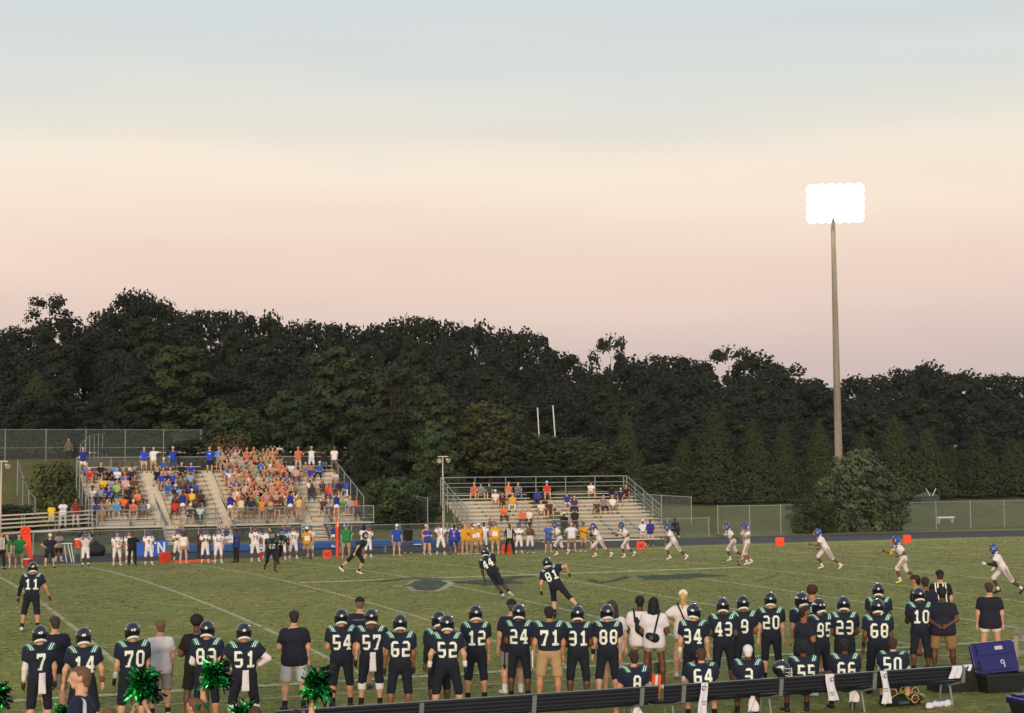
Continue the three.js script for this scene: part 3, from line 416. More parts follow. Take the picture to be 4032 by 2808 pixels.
{
  const xs = [], zs = []; for (let x = -420; x < -70; x += 14) xs.push(x); for (let x = -70; x < 90; x += 1) xs.push(x); for (let x = 90; x <= 460; x += 14) xs.push(x);
  for (let z = 70; z > 14; z -= 4) zs.push(z); for (let z = 14; z > -82; z -= 1) zs.push(z); for (let z = -82; z > -180; z -= 3) zs.push(z); for (let z = -180; z >= -520; z -= 17) zs.push(z);
  const pos = [], uv = [], col = [], ind = [], nx = xs.length;
  zs.forEach((z, k) => xs.forEach((x, i) => {
    pos.push(x, groundY(x, z), z); uv.push(x / 7.3, z / 7.3);
    // worn, clipped and clover patches, and bare earth on the bank
    const n = fbm(x * 0.16, z * 0.3, 1), w = fbm(x * 0.55 + 9, z * 0.55, 2), field = z > -49 && z < 0 ? 1 : 0;
    let c = [0.72 + 0.62 * n + 0.36 * (w - 0.5), 0.82 + 0.4 * n + 0.22 * (w - 0.5), 0.75 + 0.42 * n + 0.2 * (w - 0.5)];
    if (!field) { const bare = smooth(0.46, 0.62, fbm(x * 0.3, z * 0.3, 5)) * (z > 0 ? 0.75 : 0.3), deep = z < -60 ? 0.5 : 0.84; c = [mix(c[0] * deep, 1.0, bare), mix(c[1] * deep, 0.84, bare), mix(c[2] * deep, 0.78, bare)]; }
    if (z < -84 && x < 20) { const e = smooth(0.3, 0.5, fbm(x * 0.2, z * 0.2, 8)); c = [mix(c[0], 0.62, e), mix(c[1], 0.4, e), mix(c[2], 0.6, e)]; }
    col.push(...c); if (i && k) { const q = k * nx + i; ind.push(q, q - nx, q - nx - 1, q, q - nx - 1, q - 1); }
  }));
  const g = new THREE.BufferGeometry(); g.setAttribute('position', new THREE.Float32BufferAttribute(pos, 3)); g.setAttribute('uv', new THREE.Float32BufferAttribute(uv, 2)); g.setAttribute('color', new THREE.Float32BufferAttribute(col, 3)); g.setIndex(ind); g.computeVertexNormals();
  struct('ground', g, turfMat);
}
// sheet that follows the ground between outlines: rows of [z, x0, x1] or a free outline
const wornAlpha = noiseTex(512, (u, v) => { const f = 0.45 * tn(u, v, 180, 21) + 0.3 * tn(u, v, 60, 22) + 0.25 * tn(u, v, 14, 23), a = 255 * smooth(0.3, 0.55, f); return [a, a, a]; }, false);
const paint = (color, op = 0.8) => new THREE.MeshStandardMaterial({ color: new THREE.Color(color), roughness: 0.95, transparent: true, opacity: op, alphaMap: wornAlpha, side: THREE.DoubleSide });
const lineMat = paint('#c9c49c', 0.8), faintMat = paint('#b9b48c', 0.5), greenMat = paint('#1c3f36', 0.92), greenFaint = paint('#2c4a34', 0.5);
function stripZ(x, w, z0, z1, lift = 0.006) {   // line across the field, breaking where the ground grid does
  const pos = [], uv = [], ind = []; let n = 0; const zz = [z0]; for (let z = Math.ceil(z0) - (Number.isInteger(z0) ? 1 : 0); z > z1; z--) if (z < z0) zz.push(z); zz.push(z1);
  for (const z of zz) { for (const s of [-0.5, 0.5]) { pos.push(x + s * w, groundY(x, z) + lift, z); uv.push((x + s * w) / 3, z / 3); } if (n) { const q = n * 2; ind.push(q - 2, q + 1, q, q - 2, q - 1, q + 1); } n++; }
  const g = new THREE.BufferGeometry(); g.setAttribute('position', new THREE.Float32BufferAttribute(pos, 3)); g.setAttribute('uv', new THREE.Float32BufferAttribute(uv, 2)); g.setIndex(ind); g.computeVertexNormals(); return g;
}
function stripX(z, w, x0, x1, lift = 0.012) { const g = new THREE.PlaneGeometry(x1 - x0, w, Math.ceil((x1 - x0) / 2), 1).rotateX(-Math.PI / 2).translate((x0 + x1) / 2, 0, z); const P = g.attributes.position, U = g.attributes.uv; for (let i = 0; i < P.count; i++) { P.setY(i, groundY(P.getX(i), P.getZ(i)) + lift); U.setXY(i, P.getX(i) / 3, P.getZ(i) / 3); } return g; }
for (let k = -8; k <= 8; k++) struct('yard_line', stripZ(k * 4.572, 0.14, -0.15, -48.6), lineMat);
for (const z of [-0.05, -48.7]) struct('sideline', stripX(z, 0.3, -46, 46), lineMat);
struct('coach_box_line', stripX(1.78, 0.22, -34, 34), faintMat);
for (const z of [-16.256, -32.512]) { const t = []; for (let k = -40; k <= 40; k++) if (k % 5) t.push(stripX(z, 0.1, k * 0.9144 - 0.05, k * 0.9144 + 0.05 + 0.28)); struct('hash_mark_row', merge(t), lineMat).userData = { kind: 'structure' }; }
struct('midfield_line', stripX(-23.7, 0.6, -4.4, 13.6), paint('#cfc9a0', 0.85));
// faded logo painted at midfield: pieces traced in metres on the grass
function patch(pts, m, lift, name) {
  const s = new THREE.Shape(pts.map(([x, z]) => new THREE.Vector2(x, -z))); const g0 = new THREE.ShapeGeometry(s, 6); let g = g0.toNonIndexed();
  for (let it = 0; it < 3; it++) { const P = g.attributes.position, out = []; for (let i = 0; i < P.count; i += 3) { const v = [0, 1, 2].map((k) => [P.getX(i + k), P.getY(i + k)]), mid = (a, b) => [(a[0] + b[0]) / 2, (a[1] + b[1]) / 2], ab = mid(v[0], v[1]), bc = mid(v[1], v[2]), ca = mid(v[2], v[0]); for (const t of [[v[0], ab, ca], [ab, v[1], bc], [ca, bc, v[2]], [ab, bc, ca]]) for (const q of t) out.push(q[0], q[1], 0); } g = new THREE.BufferGeometry(); g.setAttribute('position', new THREE.Float32BufferAttribute(out, 3)); }
  const P = g.attributes.position, uv = []; for (let i = 0; i < P.count; i++) { const x = P.getX(i), z = -P.getY(i); P.setXYZ(i, x, groundY(x, z) + lift, z); uv.push(x / 3, z / 3); }
  g.setAttribute('uv', new THREE.Float32BufferAttribute(uv, 2)); g.computeVertexNormals(); return struct(name, g, m);
}
patch([[-1.78, -20.41], [-1.15, -21.08], [-0.56, -22.37], [0.05, -23.18], [0.51, -22.62], [0.26, -21.11], [-0.61, -19.32], [-1.33, -18.09], [-1.78, -18.54], [-1.42, -20.22]], greenMat, 0.016, 'field_logo_head');
patch([[-2.05, -20.4], [-1.2, -21.3], [-0.6, -22.6], [0.08, -23.45], [0.75, -22.7], [0.5, -21.0], [-0.5, -19.0], [-1.33, -17.7], [-2.05, -18.4], [-1.62, -20.1]], lineMat, 0.008, 'field_logo_outline');
for (const q of [[[-2.25, -23.31], [-1.27, -23.63], [0.02, -24.41], [0.97, -23.37], [0.69, -22.7], [-0.26, -23.59], [-1.51, -22.9]], [[0.63, -21.71], [2.28, -22.22], [3.81, -23.35], [4.56, -22.92], [3.46, -22.15], [2.73, -21.4], [2.7, -19.82], [1.79, -19.54], [0.89, -19.27], [0.97, -20.21], [0.42, -21.02]], [[5.12, -20.13], [5.66, -20.55], [5.3, -19.24], [5.61, -19.34], [6.55, -20.47], [7.43, -21.44], [7.09, -20.46], [6.18, -19.41], [5.54, -18.87], [4.91, -18.34], [4.87, -19.05]], [[7.72, -21.28], [9.0, -21.19], [10.33, -21.38], [10.54, -20.65], [10.75, -19.66], [9.63, -19.4], [8.24, -19.03], [7.02, -19.14], [7.36, -20.04]]]) patch(q, greenMat, 0.02, 'field_logo_stroke');
for (const q of [[[11.64, -18.1], [12.31, -18.85], [13.22, -20.12], [13.46, -20.6], [13.08, -20.19], [12.36, -19.1], [11.24, -18.04], [10.34, -17.21], [10.18, -16.89], [11.02, -17.62]], [[-4.24, -26.33], [-3.73, -27.73], [-2.64, -29.7], [-2.72, -29.26], [-3.72, -27.36], [-4.3, -25.84]]]) patch(q, greenFaint, 0.02, 'field_logo_arc');
{
  // running track: back straight and the bend at the south end
  const map = noiseTex(512, (u, v) => { const f = 0.5 * tn(u, v, 256, 31) + 0.3 * tn(u, v, 64, 32) + 0.2 * tn(u, v, 9, 33), k = 0.72 + 0.5 * f; return [40 * k, 40 * k, 47 * k]; });
  const m = new THREE.MeshStandardMaterial({ map, roughness: 0.95, side: THREE.DoubleSide }), s = new THREE.Shape(), cx = 43, cz = 24.4;
  s.moveTo(-90, 50.4); s.lineTo(cx, 50.4); s.absarc(cx, cz, 26, Math.PI / 2, -Math.PI / 2, true); s.lineTo(cx, cz - 35.2); s.absarc(cx, cz, 35.2, -Math.PI / 2, Math.PI / 2, false); s.lineTo(-90, 59.6); s.closePath();
  const g = new THREE.ShapeGeometry(s, 40).rotateX(-Math.PI / 2), P = g.attributes.position, U = g.attributes.uv; for (let i = 0; i < P.count; i++) { P.setY(i, 0.008); U.setXY(i, P.getX(i) / 4, P.getZ(i) / 4); }
  struct('running_track', g, m);
  struct('home_walkway', box(60, 0.55, 24, -15, 0.275, 26.3), mat('#8d8a84', 0.95));
}
// ---------- metal and fencing ----------
const ALU = new THREE.MeshStandardMaterial({ color: new THREE.Color('#dfd6c6'), roughness: 0.55, metalness: 0.1, side: THREE.DoubleSide, map: noiseTex(256, (u, v) => { const f = 0.6 * tn(u, v, 8, 41) + 0.4 * tn(u, v, 64, 42), k = 205 + 50 * f; return [k, k * 0.985, k * 0.96]; }) });
const GALV = mat('#8e9490', 0.5, { metalness: 0.3 }), DARKSTEEL = mat('#5a5c5c', 0.6, { metalness: 0.3 });
const linkAlpha = noiseTex(64, (u, v) => { const d = Math.min(Math.abs(((u + v) * 2) % 1 - 0.5), Math.abs(((u - v + 2) * 2) % 1 - 0.5)), a = d > 0.3 ? 255 : 0; return [a, a, a]; }, false);
const LINK = new THREE.MeshStandardMaterial({ color: new THREE.Color('#7f8886'), roughness: 0.6, metalness: 0.2, alphaMap: linkAlpha, alphaTest: 0.5, side: THREE.DoubleSide });
function linkPanel(a, b, c, d) {   // four corners, uv in metres
  const g = new THREE.BufferGeometry(), v = [a, b, c, d], L = Math.hypot(b[0] - a[0], b[2] - a[2]);
  g.setAttribute('position', new THREE.Float32BufferAttribute(v.flat(), 3)); g.setIndex([0, 1, 2, 0, 2, 3]);
  g.setAttribute('uv', new THREE.Float32BufferAttribute(v.flatMap((q) => [Math.hypot(q[0] - a[0], q[2] - a[2]) / 0.12, q[1] / 0.12]), 2)); g.computeVertexNormals(); return g;
}
function fence(label, pts, h, gap, group, mid = false) {   // chain-link run through ground points
  const t = thing('chain_link_fence', label, 'fence', [0, 0, 0], 0, group);
  for (let s = 0; s + 1 < pts.length; s++) {
    const [x0, z0] = pts[s], [x1, z1] = pts[s + 1], L = Math.hypot(x1 - x0, z1 - z0), n = Math.max(1, Math.round(L / gap));
    for (let i = 0; i < n; i++) {
      const P = (u) => { const x = mix(x0, x1, u), z = mix(z0, z1, u); return [x, groundY(x, z), z]; }, A = P(i / n), B2 = P((i + 1) / n), up = (q, k) => [q[0], q[1] + k, q[2]];
      part('fence_post', bar(up(A, -0.1), up(A, h + 0.06), 0.035, 0.035, 6), GALV, t); if (i === n - 1 && s + 2 === pts.length) part('fence_post', bar(up(B2, -0.1), up(B2, h + 0.06), 0.035, 0.035, 6), GALV, t);
      part('top_rail', bar(up(A, h), up(B2, h), 0.024, 0.024, 6), GALV, t); if (mid) part('middle_rail', bar(up(A, h * 0.42), up(B2, h * 0.42), 0.02, 0.02, 6), GALV, t);
      part('mesh_panel', linkPanel(up(A, 0.03), up(B2, 0.03), up(B2, h), up(A, h)), LINK, t);
    }
  }
  return t;
}
fence('low chain link fence between the track and the bleachers', [[-22, -60.5], [33.2, -60.9]], 1.22, 3, 'track fences');
fence('tall chain link fence along the track right of the bleachers', [[34.4, -61.8], [41.6, -61.6]], 1.95, 2.55, 'track fences');
fence('long chain link fence beyond the leafy shrub', [[49.4, -62.2], [84, -64]], 1.95, 3.1, 'track fences');
fence('high chain link fence on the bank behind the large stand', [[-14, -104.6], [12, -106]], 2.6, 3.4, 'bank fences', true);
fence('chain link fence running back up the bank behind the large stand', [[-2.4, -98], [3.2, -118]], 2.2, 2.5, 'bank fences');
fence('narrow chain link fence descending the bank beside the ramp', [[-7.7, -92], [-7.75, -79]], 2.6, 4.5, 'bank fences');
fence('chain link fence behind the gap between the two stands', [[18.2, -74], [19.0, -83]], 2.2, 3, 'bank fences');
fence('short chain link fence behind the end of the small bleachers', [[33.4, -72.5], [37.2, -70.5]], 1.9, 1.9, 'bank fences');

// ---------- large stand ----------
const rampY = (x) => 1.27 - (-5.7 - x) * 0.043;
{
  const t = thing('bleacher_stand', 'large raised aluminium bleachers packed with spectators', 'bleachers', [0, 0, 0]);
  const X0 = -5.55, X1 = 11.5, sec = [[-5.5, -1.78], [-0.72, 2.35], [3.15, 7.42], [8.22, 11.4]], aisles = [[-1.74, -0.76], [2.39, 3.11], [7.46, 8.18]];
  const plank = (name, x0, x1, y, z, w, h) => part(name, box(x1 - x0, h, w, (x0 + x1) / 2, y - h / 2, z), ALU, t);
  plank('walkway_deck', X0 - 0.1, X1 + 0.2, 1.27, -66.75, 1.7, 0.07);
  for (let k = 0; k < 12; k++) {
    const fy = 1.3 + 0.29 * k, z = -67.9 - 0.6 * k;
    for (const [a, b] of sec) { plank('seat_plank', a, b, fy + 0.43, z, 0.27, 0.045); plank('foot_plank', a, b, fy, z + 0.33, 0.36, 0.04); part('riser_plank', box(b - a, 0.23, 0.02, (a + b) / 2, fy - 0.165, z + 0.52), ALU, t); }
    for (const [a, b] of aisles) { plank('aisle_step', a, b, fy, z + 0.3, 0.3, 0.04); plank('aisle_step', a, b, fy + 0.145, z, 0.3, 0.04); part('aisle_riser', box(b - a, 0.13, 0.02, (a + b) / 2, fy + 0.05, z + 0.14), ALU, t); part('aisle_riser', box(b - a, 0.13, 0.02, (a + b) / 2, fy - 0.1, z + 0.44), ALU, t); }
  }
  for (let i = 0; i <= 8; i++) { const x = mix(X0 + 0.1, X1 - 0.1, i / 8); part('support_frame', merge([beam([x, 0.95, -66.2], [x, 4.2, -74.3], 0.07, 0.12), bar([x, 0, -66.3], [x, 1.2, -66.3], 0.04), bar([x, 0, -68.6], [x, 1.65, -68.6], 0.04), bar([x, 0, -71.4], [x, 2.8, -71.4], 0.04), bar([x, 0, -74.2], [x, 4.1, -74.2], 0.04), bar([x, 0.1, -74.2], [x, 2.7, -71.4], 0.025), bar([x, 0.1, -71.4], [x, 1.6, -68.6], 0.025)]), DARKSTEEL, t); }
  for (let i = 0; i < 8; i++) { const a = mix(X0 + 0.1, X1 - 0.1, i / 8), b = mix(X0 + 0.1, X1 - 0.1, (i + 1) / 8); part('cross_brace', bar([a, 0.15, -66.4], [b, 1.1, -66.4], 0.02), DARKSTEEL, t); part('back_brace', bar([a, 0.2, -74.3], [b, 3.9, -74.3], 0.025), DARKSTEEL, t); }
  const rail = (a, b, r = 0.028) => part('hand_rail', bar(a, b, r, r, 7), GALV, t), post = (x, y0, y1, z, r = 0.03) => part('rail_post', bar([x, y0, z], [x, y1, z], r, r, 7), GALV, t);
  // front guard rails, broken at the stairs
  for (const [a, b] of [[X0, -1.75], [-0.6, 1.55], [2.55, 6.85], [8.45, X1 + 0.2]]) { const n = Math.max(1, Math.round((b - a) / 2.2)); for (let i = 0; i <= n; i++) post(mix(a, b, i / n), 1.2, 2.3, -65.93, 0.035); for (const y of [1.55, 2.28]) rail([a, y, -65.93], [b, y, -65.93], y > 2 ? 0.032 : 0.022); part('mesh_panel', linkPanel([a, 1.3, -65.93], [b, 1.3, -65.93], [b, 2.26, -65.93], [a, 2.26, -65.93]), LINK, t); }
  // back rail and side rails with mesh
  for (let i = 0; i <= 8; i++) post(mix(X0, X1, i / 8), 4.3, 5.58, -74.95); rail([X0, 5.55, -74.95], [X1, 5.55, -74.95], 0.032);
  part('mesh_panel', linkPanel([X0, 4.6, -74.95], [X1, 4.6, -74.95], [X1, 5.55, -74.95], [X0, 5.55, -74.95]), LINK, t);
  for (const x of [X0 - 0.06, X1 + 0.06]) { rail([x, 5.55, -74.95], [x, 2.85, -67.6], 0.032); for (let i = 0; i <= 5; i++) { const u = i / 5; post(x, mix(3.4, 1.0, u), mix(5.55, 2.85, u), mix(-74.95, -67.6, u)); } rail([x, 2.85, -67.6], [x, 2.0, -67.6]); part('mesh_panel', linkPanel([x, 3.2, -74.95], [x, 0.9, -67.6], [x, 2.83, -67.6], [x, 5.53, -74.95]), LINK, t); }
  rail([X0, 2.28, -65.93], [X0, 2.28, -67.6]); rail([X1 + 0.2, 2.28, -65.93], [X1 + 0.2, 2.28, -67.6]); rail([X1 + 0.2, 1.7, -65.93], [X1 + 0.2, 1.7, -67.6]);
  // stairs down to the track
  for (const [a, b] of [[-1.7, -0.65], [1.6, 2.5], [6.9, 8.4]]) {
    for (let s = 0; s < 6; s++) { part('stair_tread', box(b - a, 0.04, 0.26, (a + b) / 2, 1.06 - s * 0.21, -65.72 + s * 0.27), ALU, t); part('stair_riser', box(b - a - 0.02, 0.09, 0.02, (a + b) / 2, 1.15 - s * 0.21, -65.86 + s * 0.27), ALU, t); }
    for (const x of [a, b]) { part('stair_stringer', beam([x, 1.15, -65.9], [x, -0.02, -64.3], 0.04, 0.2), DARKSTEEL, t); for (const o of [0.9, 0.5]) rail([x, 1.28 + o, -65.9], [x, 0.05 + o, -64.3], 0.025); post(x, 0, 0.95, -64.3); }
  }
  const r = thing('access_ramp', 'sloping aluminium access ramp with horizontal rails', 'ramp', [0, 0, 0]);
  part('ramp_deck', beam([-5.7, rampY(-5.7) - 0.04, -66.75], [-24, rampY(-24) - 0.04, -66.75], 1.65, 0.07), ALU, r);
  for (const z of [-65.95, -67.55]) { for (const o of [0.28, 0.52, 0.76, 1.0]) part('hand_rail', bar([-5.75, rampY(-5.75) + o, z], [-24, rampY(-24) + o, z], 0.026, 0.026, 6), ALU, r); for (let i = 0; i <= 9; i++) { const x = -5.8 - i * 1.95; part('rail_post', bar([x, z > -66 ? 0 : 0.2, z], [x, rampY(x) + 1.03, z], 0.03, 0.03, 6), GALV, r); } }
}
// ---------- small stand ----------
{
  const t = thing('bleacher_stand', 'small low aluminium bleachers with a few seated spectators', 'bleachers', [0, 0, 0]), X0 = 17.3, X1 = 31.1, sec = [[17.3, 23.25], [24.75, 31.1]];
  const plank = (name, x0, x1, y, z, w, h) => part(name, box(x1 - x0, h, w, (x0 + x1) / 2, y - h / 2, z), ALU, t);
  for (let k = 0; k < 11; k++) {
    const fy = 0.02 + 0.24 * k, z = -62.3 - 0.6 * k;
    for (const [a, b] of sec) { plank('seat_plank', a, b, fy + 0.43, z, 0.27, 0.045); if (k) { plank('foot_plank', a, b, fy, z + 0.33, 0.36, 0.04); part('riser_plank', box(b - a, 0.19, 0.02, (a + b) / 2, fy - 0.14, z + 0.52), ALU, t); } }
    if (k) plank('aisle_step', 23.3, 24.7, fy, z + 0.3, 0.24, 0.04);
  }
  for (let i = 0; i <= 7; i++) { const x = mix(X0 + 0.15, X1 - 0.15, i / 7); part('support_frame', merge([beam([x, 0.2, -62.2], [x, 2.5, -68.5], 0.06, 0.1), bar([x, 0, -62.4], [x, 0.4, -62.4], 0.035), bar([x, 0, -64.4], [x, 1.0, -64.4], 0.035), bar([x, 0, -66.5], [x, 1.8, -66.5], 0.035), bar([x, 0, -68.5], [x, 2.6, -68.5], 0.035), bar([x, 0.1, -68.5], [x, 1.7, -66.5], 0.02), bar([x, 0.1, -66.5], [x, 1.0, -64.4], 0.02)]), GALV, t); }
  const rail = (a, b, r = 0.026) => part('hand_rail', bar(a, b, r, r, 7), GALV, t), post = (x, y0, y1, z) => part('rail_post', bar([x, y0, z], [x, y1, z], 0.03, 0.03, 7), GALV, t);
  for (let i = 0; i <= 6; i++) post(mix(X0 + 0.2, X1 - 0.2, i / 6), 2.5, 4.05, -68.75);
  for (const y of [2.95, 3.35, 3.62, 4.02]) rail([X0, y, -68.75], [X1, y, -68.75], y > 4 ? 0.032 : 0.024);
  for (const x of [X0 - 0.03, X1 + 0.03]) { for (const o of [1.6, 1.2, 0.9]) rail([x, 2.42 + o, -68.75], [x, 0.42 + o, -63.6], o > 1.5 ? 0.032 : 0.022); for (let i = 0; i <= 4; i++) { const u = i / 4; post(x, mix(2.2, 0.3, u), mix(4.02, 2.02, u), mix(-68.75, -63.6, u)); } part('mesh_panel', linkPanel([x, 2.4, -68.75], [x, 0.4, -63.6], [x, 2.0, -63.6], [x, 4.0, -68.75]), LINK, t); }
}
// ---------- light tower ----------
{
  const x = 45.2, z = -63.5, gy = groundY(45.2, -63.5), t = thing('light_tower', 'tall concrete pole topped with a blazing bank of floodlights', 'light pole', [x, gy, z]);
  const conc = new THREE.MeshStandardMaterial({ color: new THREE.Color('#9c9180'), roughness: 0.9, map: noiseTex(256, (u, v) => { const f = 0.5 * tn(u, v, 64, 51) + 0.5 * tn(u, v, 10, 52), k = 190 + 65 * f; return [k, k, k]; }) });
  part('pole', new THREE.CylinderGeometry(0.15, 0.31, 22.4, 20).translate(0, 11.2, 0), conc, t);
  const head = new THREE.Group(); head.name = 'lamp_bank'; head.position.set(0.05, 23.2, 0.25); head.rotation.set(0.22, -0.5, 0, 'YXZ'); t.add(head);
  const glow = new THREE.MeshStandardMaterial({ color: 0xffffff, emissive: new THREE.Color(1, 0.96, 0.86), emissiveIntensity: 14 });
  const shell = new THREE.LatheGeometry([[0.02, -0.42], [0.14, -0.4], [0.24, -0.24], [0.38, 0.0], [0.43, 0.05]].map((v) => new THREE.Vector2(...v)), 16).rotateX(Math.PI / 2), lens = new THREE.SphereGeometry(0.43, 20, 6, 0, Math.PI * 2, 0, Math.PI / 2).scale(1, 0.28, 1).rotateX(Math.PI / 2);
  for (let r = 0; r < 4; r++) {
    part('crossarm', box(3.8, 0.09, 0.09, 0, 1.0 - r * 0.64, -0.45), GALV, head);
    for (let c = 0; c < 6; c++) { const px = (c - 2.5) * 0.64, py = 1.0 - r * 0.64; part('floodlight_shell', shell.clone().translate(px, py, 0), mat('#cfcac0', 0.4), head); part('floodlight_lens', lens.clone().translate(px, py, 0.05), glow, head); }
  }
  part('mast', box(0.16, 2.5, 0.12, 0, -0.1, -0.56), GALV, head);
  const L = new THREE.RectAreaLight(new THREE.Color(1, 0.95, 0.84), 120, 3.4, 2.7); L.position.set(0, 0, 0.35); L.rotation.y = Math.PI; head.add(L);
}
// ---------- poles with loudspeakers, goal posts ----------
function speakerPole(x, z, h, label) {
  const t = thing('speaker_pole', label, 'pole', [x, groundY(x, z), z], 0, 'loudspeaker poles');
  part('pole', bar([0, 0, 0], [0, h, 0], 0.055, 0.045, 8), ALU, t); part('crossarm', box(0.75, 0.07, 0.07, 0, h, 0.06), ALU, t);
  for (const s of [-1, 1]) part('loudspeaker', new THREE.CylinderGeometry(0.17, 0.06, 0.3, 10).rotateX(Math.PI / 2 + 0.5).rotateY(s * 0.5).translate(s * 0.3, h - 0.25, 0.18), mat('#b5b0a2', 0.6), t);
}
speakerPole(19.7, -75, 5.0, 'thin pale pole with two loudspeakers left of the small bleachers');
speakerPole(-10.85, -68.2, 5.0, 'thin pale pole with loudspeakers behind the ramp at the frame edge');
{
  const t = thing('goal_post', 'two white goal post uprights showing between distant trees', 'goal post', [35.2, groundY(35.2, -94), -94]), w = mat('#c9c9c4', 0.5), y0 = -groundY(35.2, -94);
  for (const [x, h, dx] of [[0.1, 9.9 + y0, 0.25], [1.55, 10.1 + y0, 0.35]]) part('upright', bar([x + dx, 2.6, 0], [x, h, 0], 0.06), w, t);
  part('crossbar', bar([0.3, 2.6, 0], [1.95, 2.6, 0], 0.06), w, t); part('stanchion', bar([1.1, 0, 0], [1.1, 2.6, 0], 0.08), w, t);
}
// ---------- orange sideline markers ----------
const ORANGE = mat('#e8431c', 0.7);
function flatDigits(text, tall, m) { const pos = [], ind = []; const cw = tall * 0.04, ch = tall / 20, gap = tall * 0.14, total = text.length * 14 * cw + (text.length - 1) * gap; [...text].forEach((c, n) => { const { W, H, g } = digit(c); for (let y = 0; y < H; y++) for (let x = 0; x < W; x++) if (g[y * W + x]) { const q = pos.length / 3, X = -total / 2 + n * (14 * cw + gap) + x * cw, Y = tall / 2 - y * ch; pos.push(X, Y, 0, X + cw, Y, 0, X + cw, Y - ch, 0, X, Y - ch, 0); ind.push(q, q + 3, q + 2, q, q + 2, q + 1); } }); const g = new THREE.BufferGeometry(); g.setAttribute('position', new THREE.Float32BufferAttribute(pos, 3)); g.setIndex(ind); g.computeVertexNormals(); return g; }
const wedge = (w, h, d) => { const s = new THREE.Shape([[-w / 2, 0], [w / 2, 0], [w / 2, h * 0.86], [w * 0.4, h], [-w * 0.4, h], [-w / 2, h * 0.86]].map((v) => new THREE.Vector2(...v))); return new THREE.ExtrudeGeometry(s, { depth: d, bevelEnabled: true, bevelSize: 0.015, bevelThickness: 0.015, bevelSegments: 1 }).translate(0, 0, -d / 2); };
function yardMarker(x, z, turn, text, label, size = 0.42) { const t = thing('yard_marker', label, 'marker', [x, groundY(x, z), z], turn, 'orange yard markers'); part('foam_block', wedge(size, size, size * 0.55), ORANGE, t); if (text) part('numeral', flatDigits(text, size * 0.5, 0).translate(0, size * 0.5, size * 0.275 + 0.02), mat('#5a1c14', 0.8), t); return t; }
yardMarker(3.05, -46.3, -0.25, '50', 'orange foam marker reading 50 beside the orange pole', 0.4);
yardMarker(12.1, -44.6, -0.55, '40', 'orange foam marker at the feet of the yellow and white coaches', 0.46);
yardMarker(20.2, -45.3, -0.45, '30', 'orange foam marker in front of the two men with clasped hands', 0.42);
yardMarker(27.9, -43.7, -0.5, '', 'orange foam marker with a white top right of the kicker', 0.46);
yardMarker(35.7, -42.9, -0.5, '', 'orange foam marker by the track behind the yellow sleeved runner', 0.42);
yardMarker(-5.0, -46.6, 0.6, '', 'orange foam marker lying beside the long orange stick', 0.5);
yardMarker(-14.3, 7.4, 2.96, '', 'orange marker on the near sideline at the picture bottom', 0.5);
{
  const t = thing('down_pole', 'upright orange pole with white tip beside the 50 marker', 'marker pole', [3.55, groundY(3.55, -46.2), -46.2]);
  part('pole', bar([0, 0, 0], [0, 1.5, 0], 0.075, 0.065, 8), ORANGE, t); part('tip', bar([0, 1.5, 0], [0, 1.9, 0], 0.09, 0.08, 8), mat('#e05a40', 0.7), t); part('tip_numeral', box(0.05, 0.28, 0.02, 0, 1.7, 0.09), mat('#dcd5cc', 0.7), t);
  const m = thing('down_marker', 'tall leaning orange marker with a round top', 'marker pole', [-11.1, groundY(-11.1, -47.6), -47.6]);
  m.rotation.z = 0.2; part('blade', new THREE.ExtrudeGeometry(new THREE.Shape([[-0.06, 0], [0.06, 0], [0.2, 1.5], [-0.2, 1.5]].map((v) => new THREE.Vector2(...v))), { depth: 0.07, bevelEnabled: false }), ORANGE, m); part('disc', new THREE.CylinderGeometry(0.25, 0.25, 0.09, 22).rotateX(Math.PI / 2).translate(0, 1.7, 0.035), ORANGE, m); part('disc_mark', new THREE.TorusGeometry(0.12, 0.02, 6, 20).translate(0, 1.7, 0.09), mat('#b83418', 0.7), m);
  const s = thing('chain_stick', 'long orange stick lying on the grass at the far sideline', 'marker stick', [-4.6, groundY(-4.6, -46.3) + 0.06, -46.3]); part('stick', beam([0, 0, 0], [1.75, 0, 0.3], 0.12, 0.1), ORANGE, s); part('tip', bar([1.75, -0.02, 0.3], [1.98, -0.02, 0.34], 0.03, 0.015), mat('#d9d2b4', 0.7), s);
}
